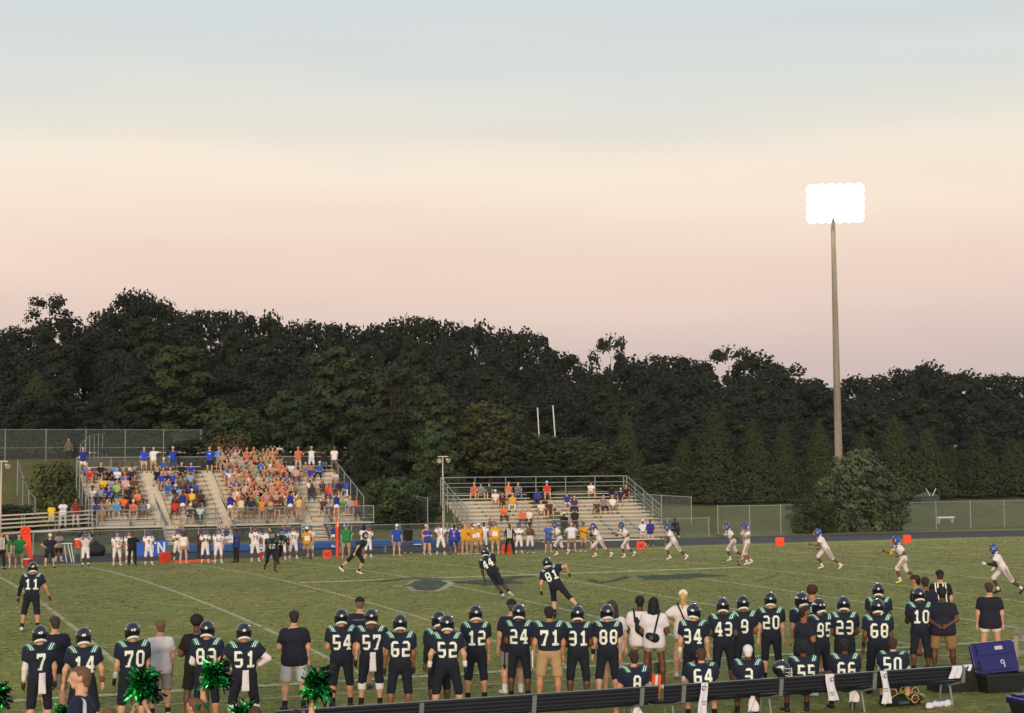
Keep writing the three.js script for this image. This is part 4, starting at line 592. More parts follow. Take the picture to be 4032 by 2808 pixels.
// ---------- far sideline furniture ----------
{
  const bench = (x0, x1, z, label, m, group) => { const t = thing('sideline_bench', label, 'bench', [0, 0, 0], 0, group), y = 0.43; part('seat', box(x1 - x0, 0.05, 0.28, (x0 + x1) / 2, y, z), m, t); for (let i = 0; i <= 3; i++) part('leg', box(0.05, y - 0.03, 0.26, mix(x0 + 0.3, x1 - 0.3, i / 3), (y - 0.03) / 2, z), GALV, t); };
  bench(16.6, 24.6, -50.2, 'long white bench in front of the small bleachers', mat('#cfcbc8', 0.6), 'far sideline benches');
  bench(5.2, 13.5, -52.4, 'long bench behind the yellow shirted coaches', mat('#3c4a68', 0.6), 'far sideline benches');
  const blue = (x0, x1, label) => { const t = thing('folded_tarp', label, 'tarp', [0, 0, 0], 0, 'blue tarps along the track'); const n = Math.round((x1 - x0) * 3), s = []; for (let i = 0; i <= n; i++) s.push([mix(x0, x1, i / n), 0.26 + 0.07 * noise(i * 0.7, x0)]); const sh = new THREE.Shape([[x0, 0.0], ...s, [x1, 0.0]].map((v) => new THREE.Vector2(...v))); part('tarp_roll', new THREE.ExtrudeGeometry(sh, { depth: 0.8, bevelEnabled: true, bevelSize: 0.05, bevelThickness: 0.08, bevelSegments: 2 }).translate(0, 0.06, -58.6), mat('#1f4f8f', 0.7), t); part('tarp_print', box(0.5, 0.12, 0.02, x1 - 1.2, 0.17, -57.7), mat('#c9ccd4', 0.7), t); };
  blue(-1.9, 3.6, 'long blue tarp behind the visiting players'); blue(3.9, 8.0, 'long blue tarp beside the green polo man'); blue(8.3, 13.0, 'long blue tarp behind the royal blue polo man');
  const b = thing('banner', 'blue banner with white letters behind the visiting players', 'banner', [-4.2, 0, -55], 0.05); part('cloth', box(1.75, 0.82, 0.03, 0, 0.42, 0), mat('#2a5fc0', 0.7), b); for (const [t, x] of [['T', 0.05], ['N', 0.52]]) { const g = t === 'T' ? merge([box(0.4, 0.1, 0.02, 0, 0.25, 0), box(0.11, 0.5, 0.02, 0, 0, 0.001)]) : merge([box(0.1, 0.58, 0.02, -0.16, 0, 0), box(0.1, 0.58, 0.02, 0.16, 0, 0), beam([-0.16, 0.26, 0.002], [0.16, -0.26, 0.002], 0.02, 0.1)]); part('letter', g.translate(x, 0.45, 0.03), mat('#d5dbe8', 0.7), b); }
  const cool = thing('water_cooler', 'orange water cooler with white lid on a small stand', 'cooler', [-8.5, 0, -51.4]); part('stand', merge([box(0.4, 0.03, 0.4, 0, 0.73, 0), ...[-1, 1].flatMap((s) => [-1, 1].map((q) => bar([s * 0.16, 0, q * 0.16], [s * 0.16, 0.73, q * 0.16], 0.015)))]), GALV, cool); part('tank', new THREE.CylinderGeometry(0.17, 0.15, 0.36, 16).translate(0, 0.93, 0), ORANGE, cool); part('lid', new THREE.CylinderGeometry(0.175, 0.175, 0.06, 16).translate(0, 1.14, 0), mat('#dcd8d0', 0.6), cool);
  const tb = thing('folding_table', 'white folding table standing on end at the track', 'table', [-9.1, 0, -51]); part('top', box(0.5, 0.04, 0.42, 0, 0.95, 0), mat('#d2d6da', 0.6), tb); for (const [a, c] of [[-0.12, -0.1], [0.05, 0.15], [0.2, 0.25]]) part('leg', bar([a, 0.93, 0], [c + 0.1, 0, 0.1], 0.03), mat('#c5cace', 0.5), tb);
  const bag = thing('equipment_bag', 'large black equipment bag beside the track', 'bag', [-6.95, 0, -57]); part('sack', blob([B([-0.25, 0.3, 0], [0.3, 0.3, 0], 0.3, 0.34), B([0, 0.5, 0], [0.1, 0.62, 0], 0.3, 0.2)], 0.05, 0.1, [[0, -1, 0, 0]], 0.02), mat('#15161a', 0.7), bag); part('handle', new THREE.TorusGeometry(0.14, 0.018, 6, 14, Math.PI).translate(0.05, 0.78, 0), mat('#202228', 0.7), bag);
  for (const [x, z, c, l] of [[0.45, -49.6, '#b8332c', 'small red cooler beside visiting player number 79'], [-11.4, -47.2, '#a83228', 'small red cooler behind the green polo man']]) { const k = thing('drink_cooler', l, 'cooler', [x, groundY(x, z), z]); part('tub', new THREE.CylinderGeometry(0.19, 0.16, 0.34, 14).translate(0, 0.17, 0), mat(c, 0.6), k); part('lid', new THREE.CylinderGeometry(0.2, 0.2, 0.05, 14).translate(0, 0.365, 0), mat('#d3cac4', 0.6), k); }
  const roof = thing('shed', 'grey shed roof with white braces behind the fence', 'shed', [63.5, groundY(63.5, -78) - 0.15, -78]); roof.scale.setScalar(0.55); part('wall', box(3.4, 1.4, 2, 0, 0.7, 0), mat('#3c4440', 0.8), roof); part('roof', new THREE.ConeGeometry(2.2, 0.7, 4).rotateY(Math.PI / 4).scale(1.1, 1, 0.8).translate(0, 1.75, 0), mat('#4c544e', 0.8), roof); for (const s of [-1, 1]) part('brace', bar([s * 0.25, 1.5, 1.2], [s * 0.9, 2.6, 1.2], 0.06), mat('#c5cac8', 0.6), roof);
  const sb = thing('park_bench', 'small white bench on the grass beyond the fence', 'bench', [56.9, groundY(56.9, -67) + 0.12, -67]); part('seat', box(1.5, 0.12, 0.3, 0, 0.42, 0), mat('#d8d8d0', 0.6), sb); for (const s of [-1, 1]) part('leg', box(0.05, 0.4, 0.25, s * 0.6, 0.18, 0), mat('#b9b9b2', 0.6), sb);
  const tent = thing('canopy_tent', 'pale canopy tent glimpsed through the trees', 'tent', [39.5, groundY(39.5, -90), -90]); part('canopy', new THREE.ConeGeometry(2.1, 0.9, 4).rotateY(Math.PI / 4).translate(0, 2.3, 0), mat('#8fa0a4', 0.8), tent); for (const s of [-1, 1]) for (const q of [-1, 1]) part('leg', bar([s * 1.3, 0, q * 1.3], [s * 1.3, 1.9, q * 1.3], 0.03), GALV, tent);
}
// ---------- trees ----------
const BARK = new THREE.MeshStandardMaterial({ color: new THREE.Color('#3b3129'), roughness: 1, map: noiseTex(128, (u, v) => { const k = 150 + 105 * (0.5 * tn(u, v, 32, 61) + 0.5 * tn(u, v, 8, 62)); return [k, k, k]; }) });
const leafMats = {};
const leafMat = (c) => (leafMats[c] ??= new THREE.MeshStandardMaterial({ color: new THREE.Color(c), roughness: 1, vertexColors: true, side: THREE.DoubleSide }));
function leaves(list, A = 1) {   // [centre, normal, size, tint] -> ragged little five-cornered clumps; A: how much taller than wide the crown will be drawn
  const pos = [], col = [], ind = [];
  for (const [c, n, s, t] of list) {
    const a = nrm(cross(n, [rr(-1, 1), rr(-1, 1), rr(-1, 1)])), b = cross(n, a), q = pos.length / 3, k = 5, f = rr(-0.3, 0.3);
    for (let i = 0; i < k; i++) { const an = (i + rr(-0.3, 0.3)) / k * 6.283, r = s * rr(0.45, 1.1), o = add(add(mul(a, r * Math.cos(an)), mul(b, r * Math.sin(an))), mul(n, f * r * Math.cos(an * 2))); pos.push(c[0] + o[0], c[1] + o[1] / A, c[2] + o[2]); col.push(...t); }
    for (let i = 1; i + 1 < k; i++) ind.push(q, q + i, q + i + 1);
  }
  const g = new THREE.BufferGeometry(); g.setAttribute('position', new THREE.Float32BufferAttribute(pos, 3)); g.setAttribute('color', new THREE.Float32BufferAttribute(col, 3)); g.setIndex(ind); g.computeVertexNormals(); return g;
}
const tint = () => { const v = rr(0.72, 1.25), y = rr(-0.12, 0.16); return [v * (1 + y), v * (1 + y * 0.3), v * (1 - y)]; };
// crowns fill a unit box: x, z in -0.5..0.5, y in 0..1
function crownOak(sd, N, s, airy = 0, lo = 0.22, A = 1.55) {
  seed = sd; const L = [], lobes = [], n = airy ? 26 : 38;
  for (let i = 0; i < n; i++) { const u = i / (n - 1), y = mix(lo + 0.06, 0.9, u), R = 0.37 * Math.sin(Math.PI * clamp((y - lo) / (1.1 - lo), 0.14, 0.96)) ** 0.6, a = i * 2.4 + rr(-0.5, 0.5), k = Math.sqrt(rr(0.12, 1)); lobes.push([R * k * Math.cos(a), y + rr(-0.03, 0.04), R * k * Math.sin(a), rr(0.085, 0.155) * (airy ? 0.78 : 1), tint()]); }
  lobes.push([rr(-0.06, 0.06), 0.9, rr(-0.06, 0.06), 0.12, tint()]);
  for (let i = 0; i < N; i++) { const l = lobes[i % lobes.length], th = Math.acos(rr(-0.8, 1)), ph = rr(0, 6.283), d = [Math.sin(th) * Math.cos(ph), Math.cos(th), Math.sin(th) * Math.sin(ph)], r = l[3] * rr(airy ? 0.55 : 0.72, 1.14) * (1 + 0.2 * Math.sin(ph * 3 + th * 5)); const c = [l[0] + d[0] * r, l[1] + d[1] * r * 0.85 / A, l[2] + d[2] * r]; L.push([c, nrm(add(d, [rr(-0.8, 0.8), rr(-0.5, 0.9), rr(-0.8, 0.8)])), s * rr(0.55, 1.25), l[4].map((v) => v * rr(0.86, 1.14))]); }
  return leaves(L, A);
}
function crownCedar(sd, N, s) {
  seed = sd; const L = []; const base = tint();
  for (let i = 0; i < N; i++) { const y = 0.03 + 0.95 * (1 - Math.sqrt(rnd())) ** 0.9, a = rr(0, 6.283), ring = 0.5 * (1 - y) ** 0.95 * (0.78 + 0.3 * noise(a * 1.6 + sd, y * 14, sd)), k = Math.sqrt(rr(0.45, 1)), r = ring * k + 0.012; const d = [Math.cos(a), 0.55, Math.sin(a)]; L.push([[r * Math.cos(a), y + 0.02 * k, r * Math.sin(a)], nrm(add(d, [rr(-0.6, 0.6), rr(-0.6, 0.5), rr(-0.6, 0.6)])), s * rr(0.55, 1.2) * mix(1, 0.6, y), base.map((v) => v * rr(0.8, 1.2))]); }
  for (let i = 0; i < 60; i++) { const a = rr(0, 6.283), y = rr(0.45, 0.9), r = 0.5 * (1 - y) ** 0.95; for (let q = 0; q < 7; q++) L.push([[(r + q * 0.008) * Math.cos(a), y + q * 0.011, (r + q * 0.008) * Math.sin(a)], nrm([rr(-1, 1), rr(-0.3, 1), rr(-1, 1)]), s * 0.55 * (1 - q * 0.1), base.map((v) => v * rr(0.9, 1.3))]); }
  for (let q = 0; q < 26; q++) L.push([[rr(-0.012, 0.012), 0.93 + q * 0.003, rr(-0.012, 0.012)], nrm([rr(-1, 1), 0.4, rr(-1, 1)]), s * 0.4, base]);
  return leaves(L, 1.5);
}
function crownPine(sd, N, s) {
  seed = sd; const L = [], lobes = []; for (let i = 0; i < 30; i++) { const y = mix(0.12, 0.95, i / 29), R = 0.42 * Math.pow(1 - clamp((y - 0.1) / 1.0), 0.55), a = i * 2.4, k = rr(0.4, 1.0); lobes.push([R * k * Math.cos(a), y, R * k * Math.sin(a), rr(0.09, 0.15) * (1.2 - 0.5 * y), tint()]); }
  for (let i = 0; i < N; i++) { const l = lobes[i % 30], th = Math.acos(rr(-0.5, 1)), ph = rr(0, 6.283), d = [Math.sin(th) * Math.cos(ph), Math.cos(th), Math.sin(th) * Math.sin(ph)], r = l[3] * rr(0.7, 1.15); L.push([[l[0] + d[0] * r, l[1] + d[1] * r * 0.5, l[2] + d[2] * r], nrm(add(d, [rr(-0.9, 0.9), rr(-0.2, 1), rr(-0.9, 0.9)])), s * rr(0.55, 1.2), l[4].map((v) => v * rr(0.85, 1.15))]); }
  return leaves(L, 1.35);
}
const CROWN = { oak: [1, 2, 3, 4].map((i) => crownOak(i * 131, 4200, 0.03)), airy: [1, 2].map((i) => crownOak(i * 173, 2600, 0.023, 1, 0.3)), cedar: [1, 2, 3].map((i) => crownCedar(i * 211, 5200, 0.028)), pine: [1, 2].map((i) => crownPine(i * 257, 5600, 0.028)), shrub: [1, 2].map((i) => crownOak(i * 307, 4200, 0.032, 0, -0.12, 1.0)) };
const TRUNK = { oak: merge([new THREE.CylinderGeometry(0.014, 0.028, 0.75, 8).translate(0, 0.375, 0), bar([0, 0.3, 0], [0.16, 0.6, 0.05], 0.014, 0.006), bar([0, 0.36, 0], [-0.15, 0.66, -0.06], 0.013, 0.006), bar([0, 0.42, 0], [0.03, 0.7, -0.16], 0.012, 0.005), bar([0, 0.5, 0], [-0.04, 0.8, 0.12], 0.01, 0.004)]), stem: new THREE.CylinderGeometry(0.006, 0.022, 0.92, 7).translate(0, 0.46, 0) };
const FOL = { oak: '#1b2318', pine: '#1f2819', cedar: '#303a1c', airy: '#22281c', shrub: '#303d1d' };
function tree(kind, x, z, w, h, v, label, group, color) {
  const t = thing(kind === 'shrub' ? 'shrub' : kind === 'cedar' ? 'cedar_tree' : kind === 'pine' ? 'pine_tree' : 'broadleaf_tree', label, kind === 'shrub' ? 'shrub' : 'tree', [x, groundY(x, z) - 0.05, z], v * 1.7, group);
  t.scale.set(w, h, w); part('trunk', kind === 'cedar' || kind === 'pine' || kind === 'shrub' ? TRUNK.stem : TRUNK.oak, BARK, t); part('crown', CROWN[kind][v % CROWN[kind].length], leafMat(color ?? FOL[kind]), t); return t;
}
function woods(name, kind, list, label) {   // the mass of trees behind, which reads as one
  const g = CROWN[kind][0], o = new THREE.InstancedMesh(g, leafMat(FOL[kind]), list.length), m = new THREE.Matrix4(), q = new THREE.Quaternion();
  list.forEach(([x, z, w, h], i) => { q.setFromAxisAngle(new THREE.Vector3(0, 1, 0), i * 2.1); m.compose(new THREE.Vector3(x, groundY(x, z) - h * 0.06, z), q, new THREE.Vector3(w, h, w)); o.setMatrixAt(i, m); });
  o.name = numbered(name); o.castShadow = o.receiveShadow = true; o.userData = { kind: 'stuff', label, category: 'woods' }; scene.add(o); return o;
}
// skyline trees, named trees in front, and the mass of woods between them
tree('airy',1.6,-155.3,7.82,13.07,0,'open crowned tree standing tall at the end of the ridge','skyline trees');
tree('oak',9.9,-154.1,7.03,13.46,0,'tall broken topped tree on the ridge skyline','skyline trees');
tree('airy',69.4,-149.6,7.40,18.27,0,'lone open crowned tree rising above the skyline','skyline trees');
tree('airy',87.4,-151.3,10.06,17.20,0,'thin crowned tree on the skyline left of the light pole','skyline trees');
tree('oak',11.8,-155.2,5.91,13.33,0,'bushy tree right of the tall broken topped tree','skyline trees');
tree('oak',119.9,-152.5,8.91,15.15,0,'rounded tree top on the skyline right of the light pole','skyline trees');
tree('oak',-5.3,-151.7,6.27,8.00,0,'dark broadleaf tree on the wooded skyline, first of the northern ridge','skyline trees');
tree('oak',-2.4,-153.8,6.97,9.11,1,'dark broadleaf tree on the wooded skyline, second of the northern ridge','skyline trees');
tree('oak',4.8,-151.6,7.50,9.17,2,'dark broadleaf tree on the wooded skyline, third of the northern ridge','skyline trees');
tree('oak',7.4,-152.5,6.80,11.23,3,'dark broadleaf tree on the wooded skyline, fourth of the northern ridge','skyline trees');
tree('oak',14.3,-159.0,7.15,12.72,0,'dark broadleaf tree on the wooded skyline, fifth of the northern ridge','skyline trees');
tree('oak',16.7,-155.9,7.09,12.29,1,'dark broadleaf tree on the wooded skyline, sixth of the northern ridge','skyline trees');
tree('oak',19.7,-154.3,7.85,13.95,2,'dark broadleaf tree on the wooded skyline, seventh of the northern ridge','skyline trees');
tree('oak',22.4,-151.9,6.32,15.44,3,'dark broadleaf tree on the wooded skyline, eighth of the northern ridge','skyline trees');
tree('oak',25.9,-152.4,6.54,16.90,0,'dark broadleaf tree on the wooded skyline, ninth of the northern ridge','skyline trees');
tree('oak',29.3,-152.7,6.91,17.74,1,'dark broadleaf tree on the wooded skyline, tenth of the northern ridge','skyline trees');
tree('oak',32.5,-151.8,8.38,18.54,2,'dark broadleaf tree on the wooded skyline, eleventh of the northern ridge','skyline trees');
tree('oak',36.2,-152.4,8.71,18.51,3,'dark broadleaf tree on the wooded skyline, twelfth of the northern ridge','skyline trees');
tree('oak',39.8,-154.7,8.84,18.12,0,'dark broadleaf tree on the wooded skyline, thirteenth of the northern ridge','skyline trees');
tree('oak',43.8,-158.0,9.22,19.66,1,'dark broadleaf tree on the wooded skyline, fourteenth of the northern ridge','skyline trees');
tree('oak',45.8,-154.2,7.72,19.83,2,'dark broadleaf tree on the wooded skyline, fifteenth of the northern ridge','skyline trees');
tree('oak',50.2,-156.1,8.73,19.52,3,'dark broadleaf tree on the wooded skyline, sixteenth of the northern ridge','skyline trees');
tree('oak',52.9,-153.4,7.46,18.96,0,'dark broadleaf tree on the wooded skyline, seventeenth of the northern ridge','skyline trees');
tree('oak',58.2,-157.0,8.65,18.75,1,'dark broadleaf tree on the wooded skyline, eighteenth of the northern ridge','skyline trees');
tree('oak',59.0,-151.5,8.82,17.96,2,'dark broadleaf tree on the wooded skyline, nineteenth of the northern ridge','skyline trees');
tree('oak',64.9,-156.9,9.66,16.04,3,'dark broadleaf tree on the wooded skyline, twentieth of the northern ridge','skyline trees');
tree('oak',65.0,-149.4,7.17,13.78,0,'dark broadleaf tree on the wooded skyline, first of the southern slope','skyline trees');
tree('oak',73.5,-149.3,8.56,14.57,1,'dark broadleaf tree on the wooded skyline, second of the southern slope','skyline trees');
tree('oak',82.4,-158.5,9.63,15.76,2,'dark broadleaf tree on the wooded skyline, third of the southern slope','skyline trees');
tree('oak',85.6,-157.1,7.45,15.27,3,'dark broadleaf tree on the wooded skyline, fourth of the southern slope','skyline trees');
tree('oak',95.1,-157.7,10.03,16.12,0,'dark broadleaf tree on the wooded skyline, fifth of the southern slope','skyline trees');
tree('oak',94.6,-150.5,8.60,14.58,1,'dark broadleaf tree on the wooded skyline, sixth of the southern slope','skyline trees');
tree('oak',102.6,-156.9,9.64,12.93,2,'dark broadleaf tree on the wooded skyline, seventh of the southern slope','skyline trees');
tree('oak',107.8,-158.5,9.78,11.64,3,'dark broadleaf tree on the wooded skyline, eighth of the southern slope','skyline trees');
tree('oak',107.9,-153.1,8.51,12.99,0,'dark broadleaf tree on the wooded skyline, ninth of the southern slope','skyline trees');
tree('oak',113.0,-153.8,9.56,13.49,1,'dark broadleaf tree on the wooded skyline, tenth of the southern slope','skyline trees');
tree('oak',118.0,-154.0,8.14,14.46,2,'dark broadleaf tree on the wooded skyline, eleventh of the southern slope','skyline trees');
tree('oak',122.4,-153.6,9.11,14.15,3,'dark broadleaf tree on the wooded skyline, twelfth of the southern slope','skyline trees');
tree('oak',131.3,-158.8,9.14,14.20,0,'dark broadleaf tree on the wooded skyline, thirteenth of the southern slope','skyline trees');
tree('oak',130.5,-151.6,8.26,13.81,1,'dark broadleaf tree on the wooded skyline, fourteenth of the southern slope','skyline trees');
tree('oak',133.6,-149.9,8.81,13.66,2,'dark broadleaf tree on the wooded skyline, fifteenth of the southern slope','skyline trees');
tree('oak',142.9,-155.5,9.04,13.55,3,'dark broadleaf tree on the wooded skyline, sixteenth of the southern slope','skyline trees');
tree('cedar',-4.3,-113.0,7.57,7.79,0,'pointed cedar left of the high fence','trees behind the field','#323e1e');
tree('cedar',-8.3,-111.0,5.64,5.68,1,'pointed cedar cut by the left picture edge','trees behind the field','#3a4323');
tree('pine',7.9,-112.0,10.29,10.19,2,'large rounded pine behind the large stand','trees behind the field','#303e1f');
tree('pine',18.0,-97.0,9.15,11.07,3,'broad pine rising behind the standing crowd','trees behind the field','#2b3923');
tree('oak',24.1,-100.0,8.39,10.48,4,'wide spreading oak below the ridge','trees behind the field','#2d341f');
tree('pine',12.8,-92.0,6.06,8.22,5,'shorter pine left of the broad pine','trees behind the field','#2a3823');
tree('oak',8.2,-90.0,5.88,7.45,6,'bright green tree behind the large stand','trees behind the field','#334221');
tree('pine',18.9,-88.0,5.99,7.81,7,'dark pine above the end of the large stand','trees behind the field');
tree('pine',25.9,-94.0,6.38,9.34,8,'tall pine above the loudspeaker pole','trees behind the field','#303f21');
tree('pine',22.5,-84.0,4.70,7.30,9,'slender pine just left of the loudspeaker pole','trees behind the field','#344428');
tree('oak',30.9,-94.0,7.33,8.23,10,'olive crowned tree behind the small bleachers','trees behind the field','#3e4224');
tree('oak',34.8,-90.0,8.90,5.80,11,'wide low tree behind the small bleachers','trees behind the field','#363e21');
tree('oak',37.8,-87.0,6.69,5.19,12,'low spreading tree above the top rail','trees behind the field','#363e21');
tree('cedar',40.8,-88.0,5.11,7.59,13,'pointed cedar right of the goal posts','trees behind the field','#343c21');
tree('oak',40.6,-82.0,4.88,3.55,14,'leafy tree right of the small bleachers','trees behind the field','#374424');
tree('oak',29.7,-84.0,5.99,3.44,15,'shaded tree behind the small bleachers','trees behind the field');
tree('cedar',45.1,-86.0,5.09,5.53,16,'cedar at the start of the dark cedar row','trees behind the field');
tree('cedar',46.9,-84.0,6.95,8.31,17,'tallest cedar of the dark row','trees behind the field','#2a341a');
tree('cedar',50.6,-84.0,5.96,7.06,18,'cedar next to the tallest in the dark row','trees behind the field');
tree('cedar',54.2,-85.0,4.98,6.97,19,'slim cedar in the dark row left of the pole','trees behind the field');
tree('cedar',57.1,-84.0,6.07,7.10,20,'cedar directly left of the light pole','trees behind the field');
tree('cedar',62.1,-85.0,6.19,6.12,21,'cedar directly right of the light pole','trees behind the field');
tree('cedar',66.3,-86.0,6.76,7.57,22,'pointed cedar right of the big shrub','trees behind the field');
tree('cedar',69.8,-86.0,6.36,6.46,23,'broad cedar above the white bench','trees behind the field');
tree('cedar',75.4,-86.0,6.92,6.24,24,'cedar above the small shed','trees behind the field','#2a341a');
tree('cedar',80.2,-87.0,6.11,5.53,25,'cedar at the right picture edge','trees behind the field');
tree('cedar',83.1,-87.0,6.15,5.17,26,'last cedar cut by the picture edge','trees behind the field');
tree('cedar',74.1,-88.0,5.12,4.91,27,'shorter cedar filling the row above the white bench','trees behind the field');
tree('shrub',-5.7,-84.0,5.35,4.45,28,'yellow green shrub on the bank beside the ramp','trees behind the field','#4d5428');
tree('shrub',-4.5,-80.0,4.15,3.93,29,'leafy shrub behind the corner of the large stand','trees behind the field','#384422');
tree('shrub',-9.6,-76.0,4.26,2.33,30,'clipped dark hedge beside the ramp','trees behind the field','#23301a');
tree('shrub',-9.6,-73.0,4.78,1.66,31,'low green hedge at the frame edge','trees behind the field','#2a3a1a');
tree('shrub',6.4,-82.0,5.49,6.62,32,'rusty olive shrub behind the large stand','trees behind the field','#4b3e1f');
tree('shrub',17.0,-79.0,4.80,3.82,33,'light green shrub between the two stands','trees behind the field','#394b26');
tree('shrub',18.0,-77.0,5.46,2.14,34,'dark shrub behind the low fence','trees behind the field','#27341c');
tree('shrub',2.2,-108.0,2.84,1.44,35,'small shrub behind the back rail','trees behind the field','#313e1f');
tree('shrub',46.6,-62.9,5.91,5.73,36,'big sage green shrub around the foot of the light pole','trees behind the field','#47523a');
tree('shrub',44.2,-62.5,4.07,4.32,37,'leafy lobe of the shrub left of the pole','trees behind the field','#434d36');
tree('shrub',48.1,-62.4,4.30,4.29,38,'leafy lobe of the shrub right of the pole','trees behind the field','#3f4a33');
tree('shrub',41.1,-61.7,2.95,2.60,39,'ivy covered fence end left of the big shrub','trees behind the field','#2b391a');
tree('shrub',42.5,-61.5,2.61,2.33,40,'ivy mound against the big shrub','trees behind the field','#2b391a');
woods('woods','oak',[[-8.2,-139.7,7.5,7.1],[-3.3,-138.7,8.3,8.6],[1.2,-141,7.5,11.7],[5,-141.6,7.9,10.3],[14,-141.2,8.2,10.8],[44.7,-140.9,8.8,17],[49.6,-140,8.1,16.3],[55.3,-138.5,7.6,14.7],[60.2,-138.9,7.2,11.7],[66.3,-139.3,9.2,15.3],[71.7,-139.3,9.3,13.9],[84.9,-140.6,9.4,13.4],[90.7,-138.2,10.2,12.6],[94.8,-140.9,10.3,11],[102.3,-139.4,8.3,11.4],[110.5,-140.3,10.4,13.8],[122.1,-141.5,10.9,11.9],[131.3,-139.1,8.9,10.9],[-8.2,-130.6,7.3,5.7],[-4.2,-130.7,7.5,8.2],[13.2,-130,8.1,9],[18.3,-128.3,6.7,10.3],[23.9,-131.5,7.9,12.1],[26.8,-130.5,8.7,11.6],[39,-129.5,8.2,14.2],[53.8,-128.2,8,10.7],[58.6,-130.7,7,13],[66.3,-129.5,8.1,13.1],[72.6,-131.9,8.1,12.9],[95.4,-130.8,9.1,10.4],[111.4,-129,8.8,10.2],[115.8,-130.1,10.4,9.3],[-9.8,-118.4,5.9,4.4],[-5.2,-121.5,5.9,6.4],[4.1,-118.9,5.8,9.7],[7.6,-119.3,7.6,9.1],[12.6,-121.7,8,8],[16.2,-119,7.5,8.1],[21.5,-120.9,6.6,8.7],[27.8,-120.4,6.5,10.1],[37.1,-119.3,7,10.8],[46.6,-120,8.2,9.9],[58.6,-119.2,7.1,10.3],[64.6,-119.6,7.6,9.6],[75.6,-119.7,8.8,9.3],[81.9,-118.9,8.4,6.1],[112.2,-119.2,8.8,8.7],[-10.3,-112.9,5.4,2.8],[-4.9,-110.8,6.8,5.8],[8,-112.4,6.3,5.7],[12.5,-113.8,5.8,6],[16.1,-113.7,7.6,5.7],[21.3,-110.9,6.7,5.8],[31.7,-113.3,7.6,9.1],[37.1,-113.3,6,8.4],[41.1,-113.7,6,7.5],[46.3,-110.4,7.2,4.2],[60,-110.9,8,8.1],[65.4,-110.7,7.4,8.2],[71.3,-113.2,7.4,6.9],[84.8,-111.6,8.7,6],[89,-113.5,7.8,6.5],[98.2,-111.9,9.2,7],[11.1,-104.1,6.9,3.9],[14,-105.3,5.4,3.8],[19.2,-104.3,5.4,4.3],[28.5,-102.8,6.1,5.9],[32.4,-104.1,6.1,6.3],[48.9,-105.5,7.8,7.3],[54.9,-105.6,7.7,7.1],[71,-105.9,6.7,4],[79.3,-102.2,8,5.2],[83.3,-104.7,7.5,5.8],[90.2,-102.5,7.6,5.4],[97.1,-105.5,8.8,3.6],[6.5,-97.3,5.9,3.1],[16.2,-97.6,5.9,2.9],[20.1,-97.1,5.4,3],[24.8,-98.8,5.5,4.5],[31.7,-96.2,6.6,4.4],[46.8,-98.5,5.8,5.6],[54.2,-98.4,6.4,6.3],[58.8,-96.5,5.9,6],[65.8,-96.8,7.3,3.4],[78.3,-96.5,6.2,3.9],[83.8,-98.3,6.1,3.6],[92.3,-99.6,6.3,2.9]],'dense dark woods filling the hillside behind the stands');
woods('pine_woods','pine',[[9.2,-141.3,8.2,12],[19.8,-140.6,7,13],[22.6,-140.3,9.1,13.3],[28.8,-139.9,9.3,14.5],[34.5,-138.9,8.4,16.4],[39.8,-140.3,7,17],[77.9,-139.9,8.8,13.4],[116.7,-139.8,10.7,12.8],[-0.4,-132,6.4,9.6],[5.1,-131.2,6.6,9.2],[8.9,-128.5,8,10.2],[32.8,-131.1,8.3,12.6],[43.9,-128,7.2,13.5],[47.1,-131.8,8.9,12.7],[78.8,-129.4,7.8,12],[82.2,-129.1,8,11.3],[90.5,-130.7,9.2,8.4],[102.9,-131.7,10.2,10.4],[-1.6,-121.7,6.3,8.5],[31.5,-121.4,8.2,10.4],[43.3,-121.7,7.8,10.6],[53.3,-118.6,6.5,11.2],[71.2,-120.5,9.1,10.1],[88.3,-121.5,9,8.6],[96.6,-120.9,8.6,8.1],[104.2,-120.9,7.7,8.5],[-0.4,-113.6,6.4,5.2],[3.4,-111.3,6.6,7.9],[27.4,-113.3,6.9,8],[53.9,-114,7.6,9.1],[77.1,-113.6,7.2,4.9],[104.9,-112.9,8.2,6.5],[24,-105.7,6.4,4.7],[38.9,-103,6.2,5.3],[44.3,-105.9,7.6,2.9],[59.3,-102,8,6.9],[67,-104.3,6.2,5.3],[11.4,-99.6,6,3],[70,-96.9,8,4]],'scattered pines within the dark hillside woods');
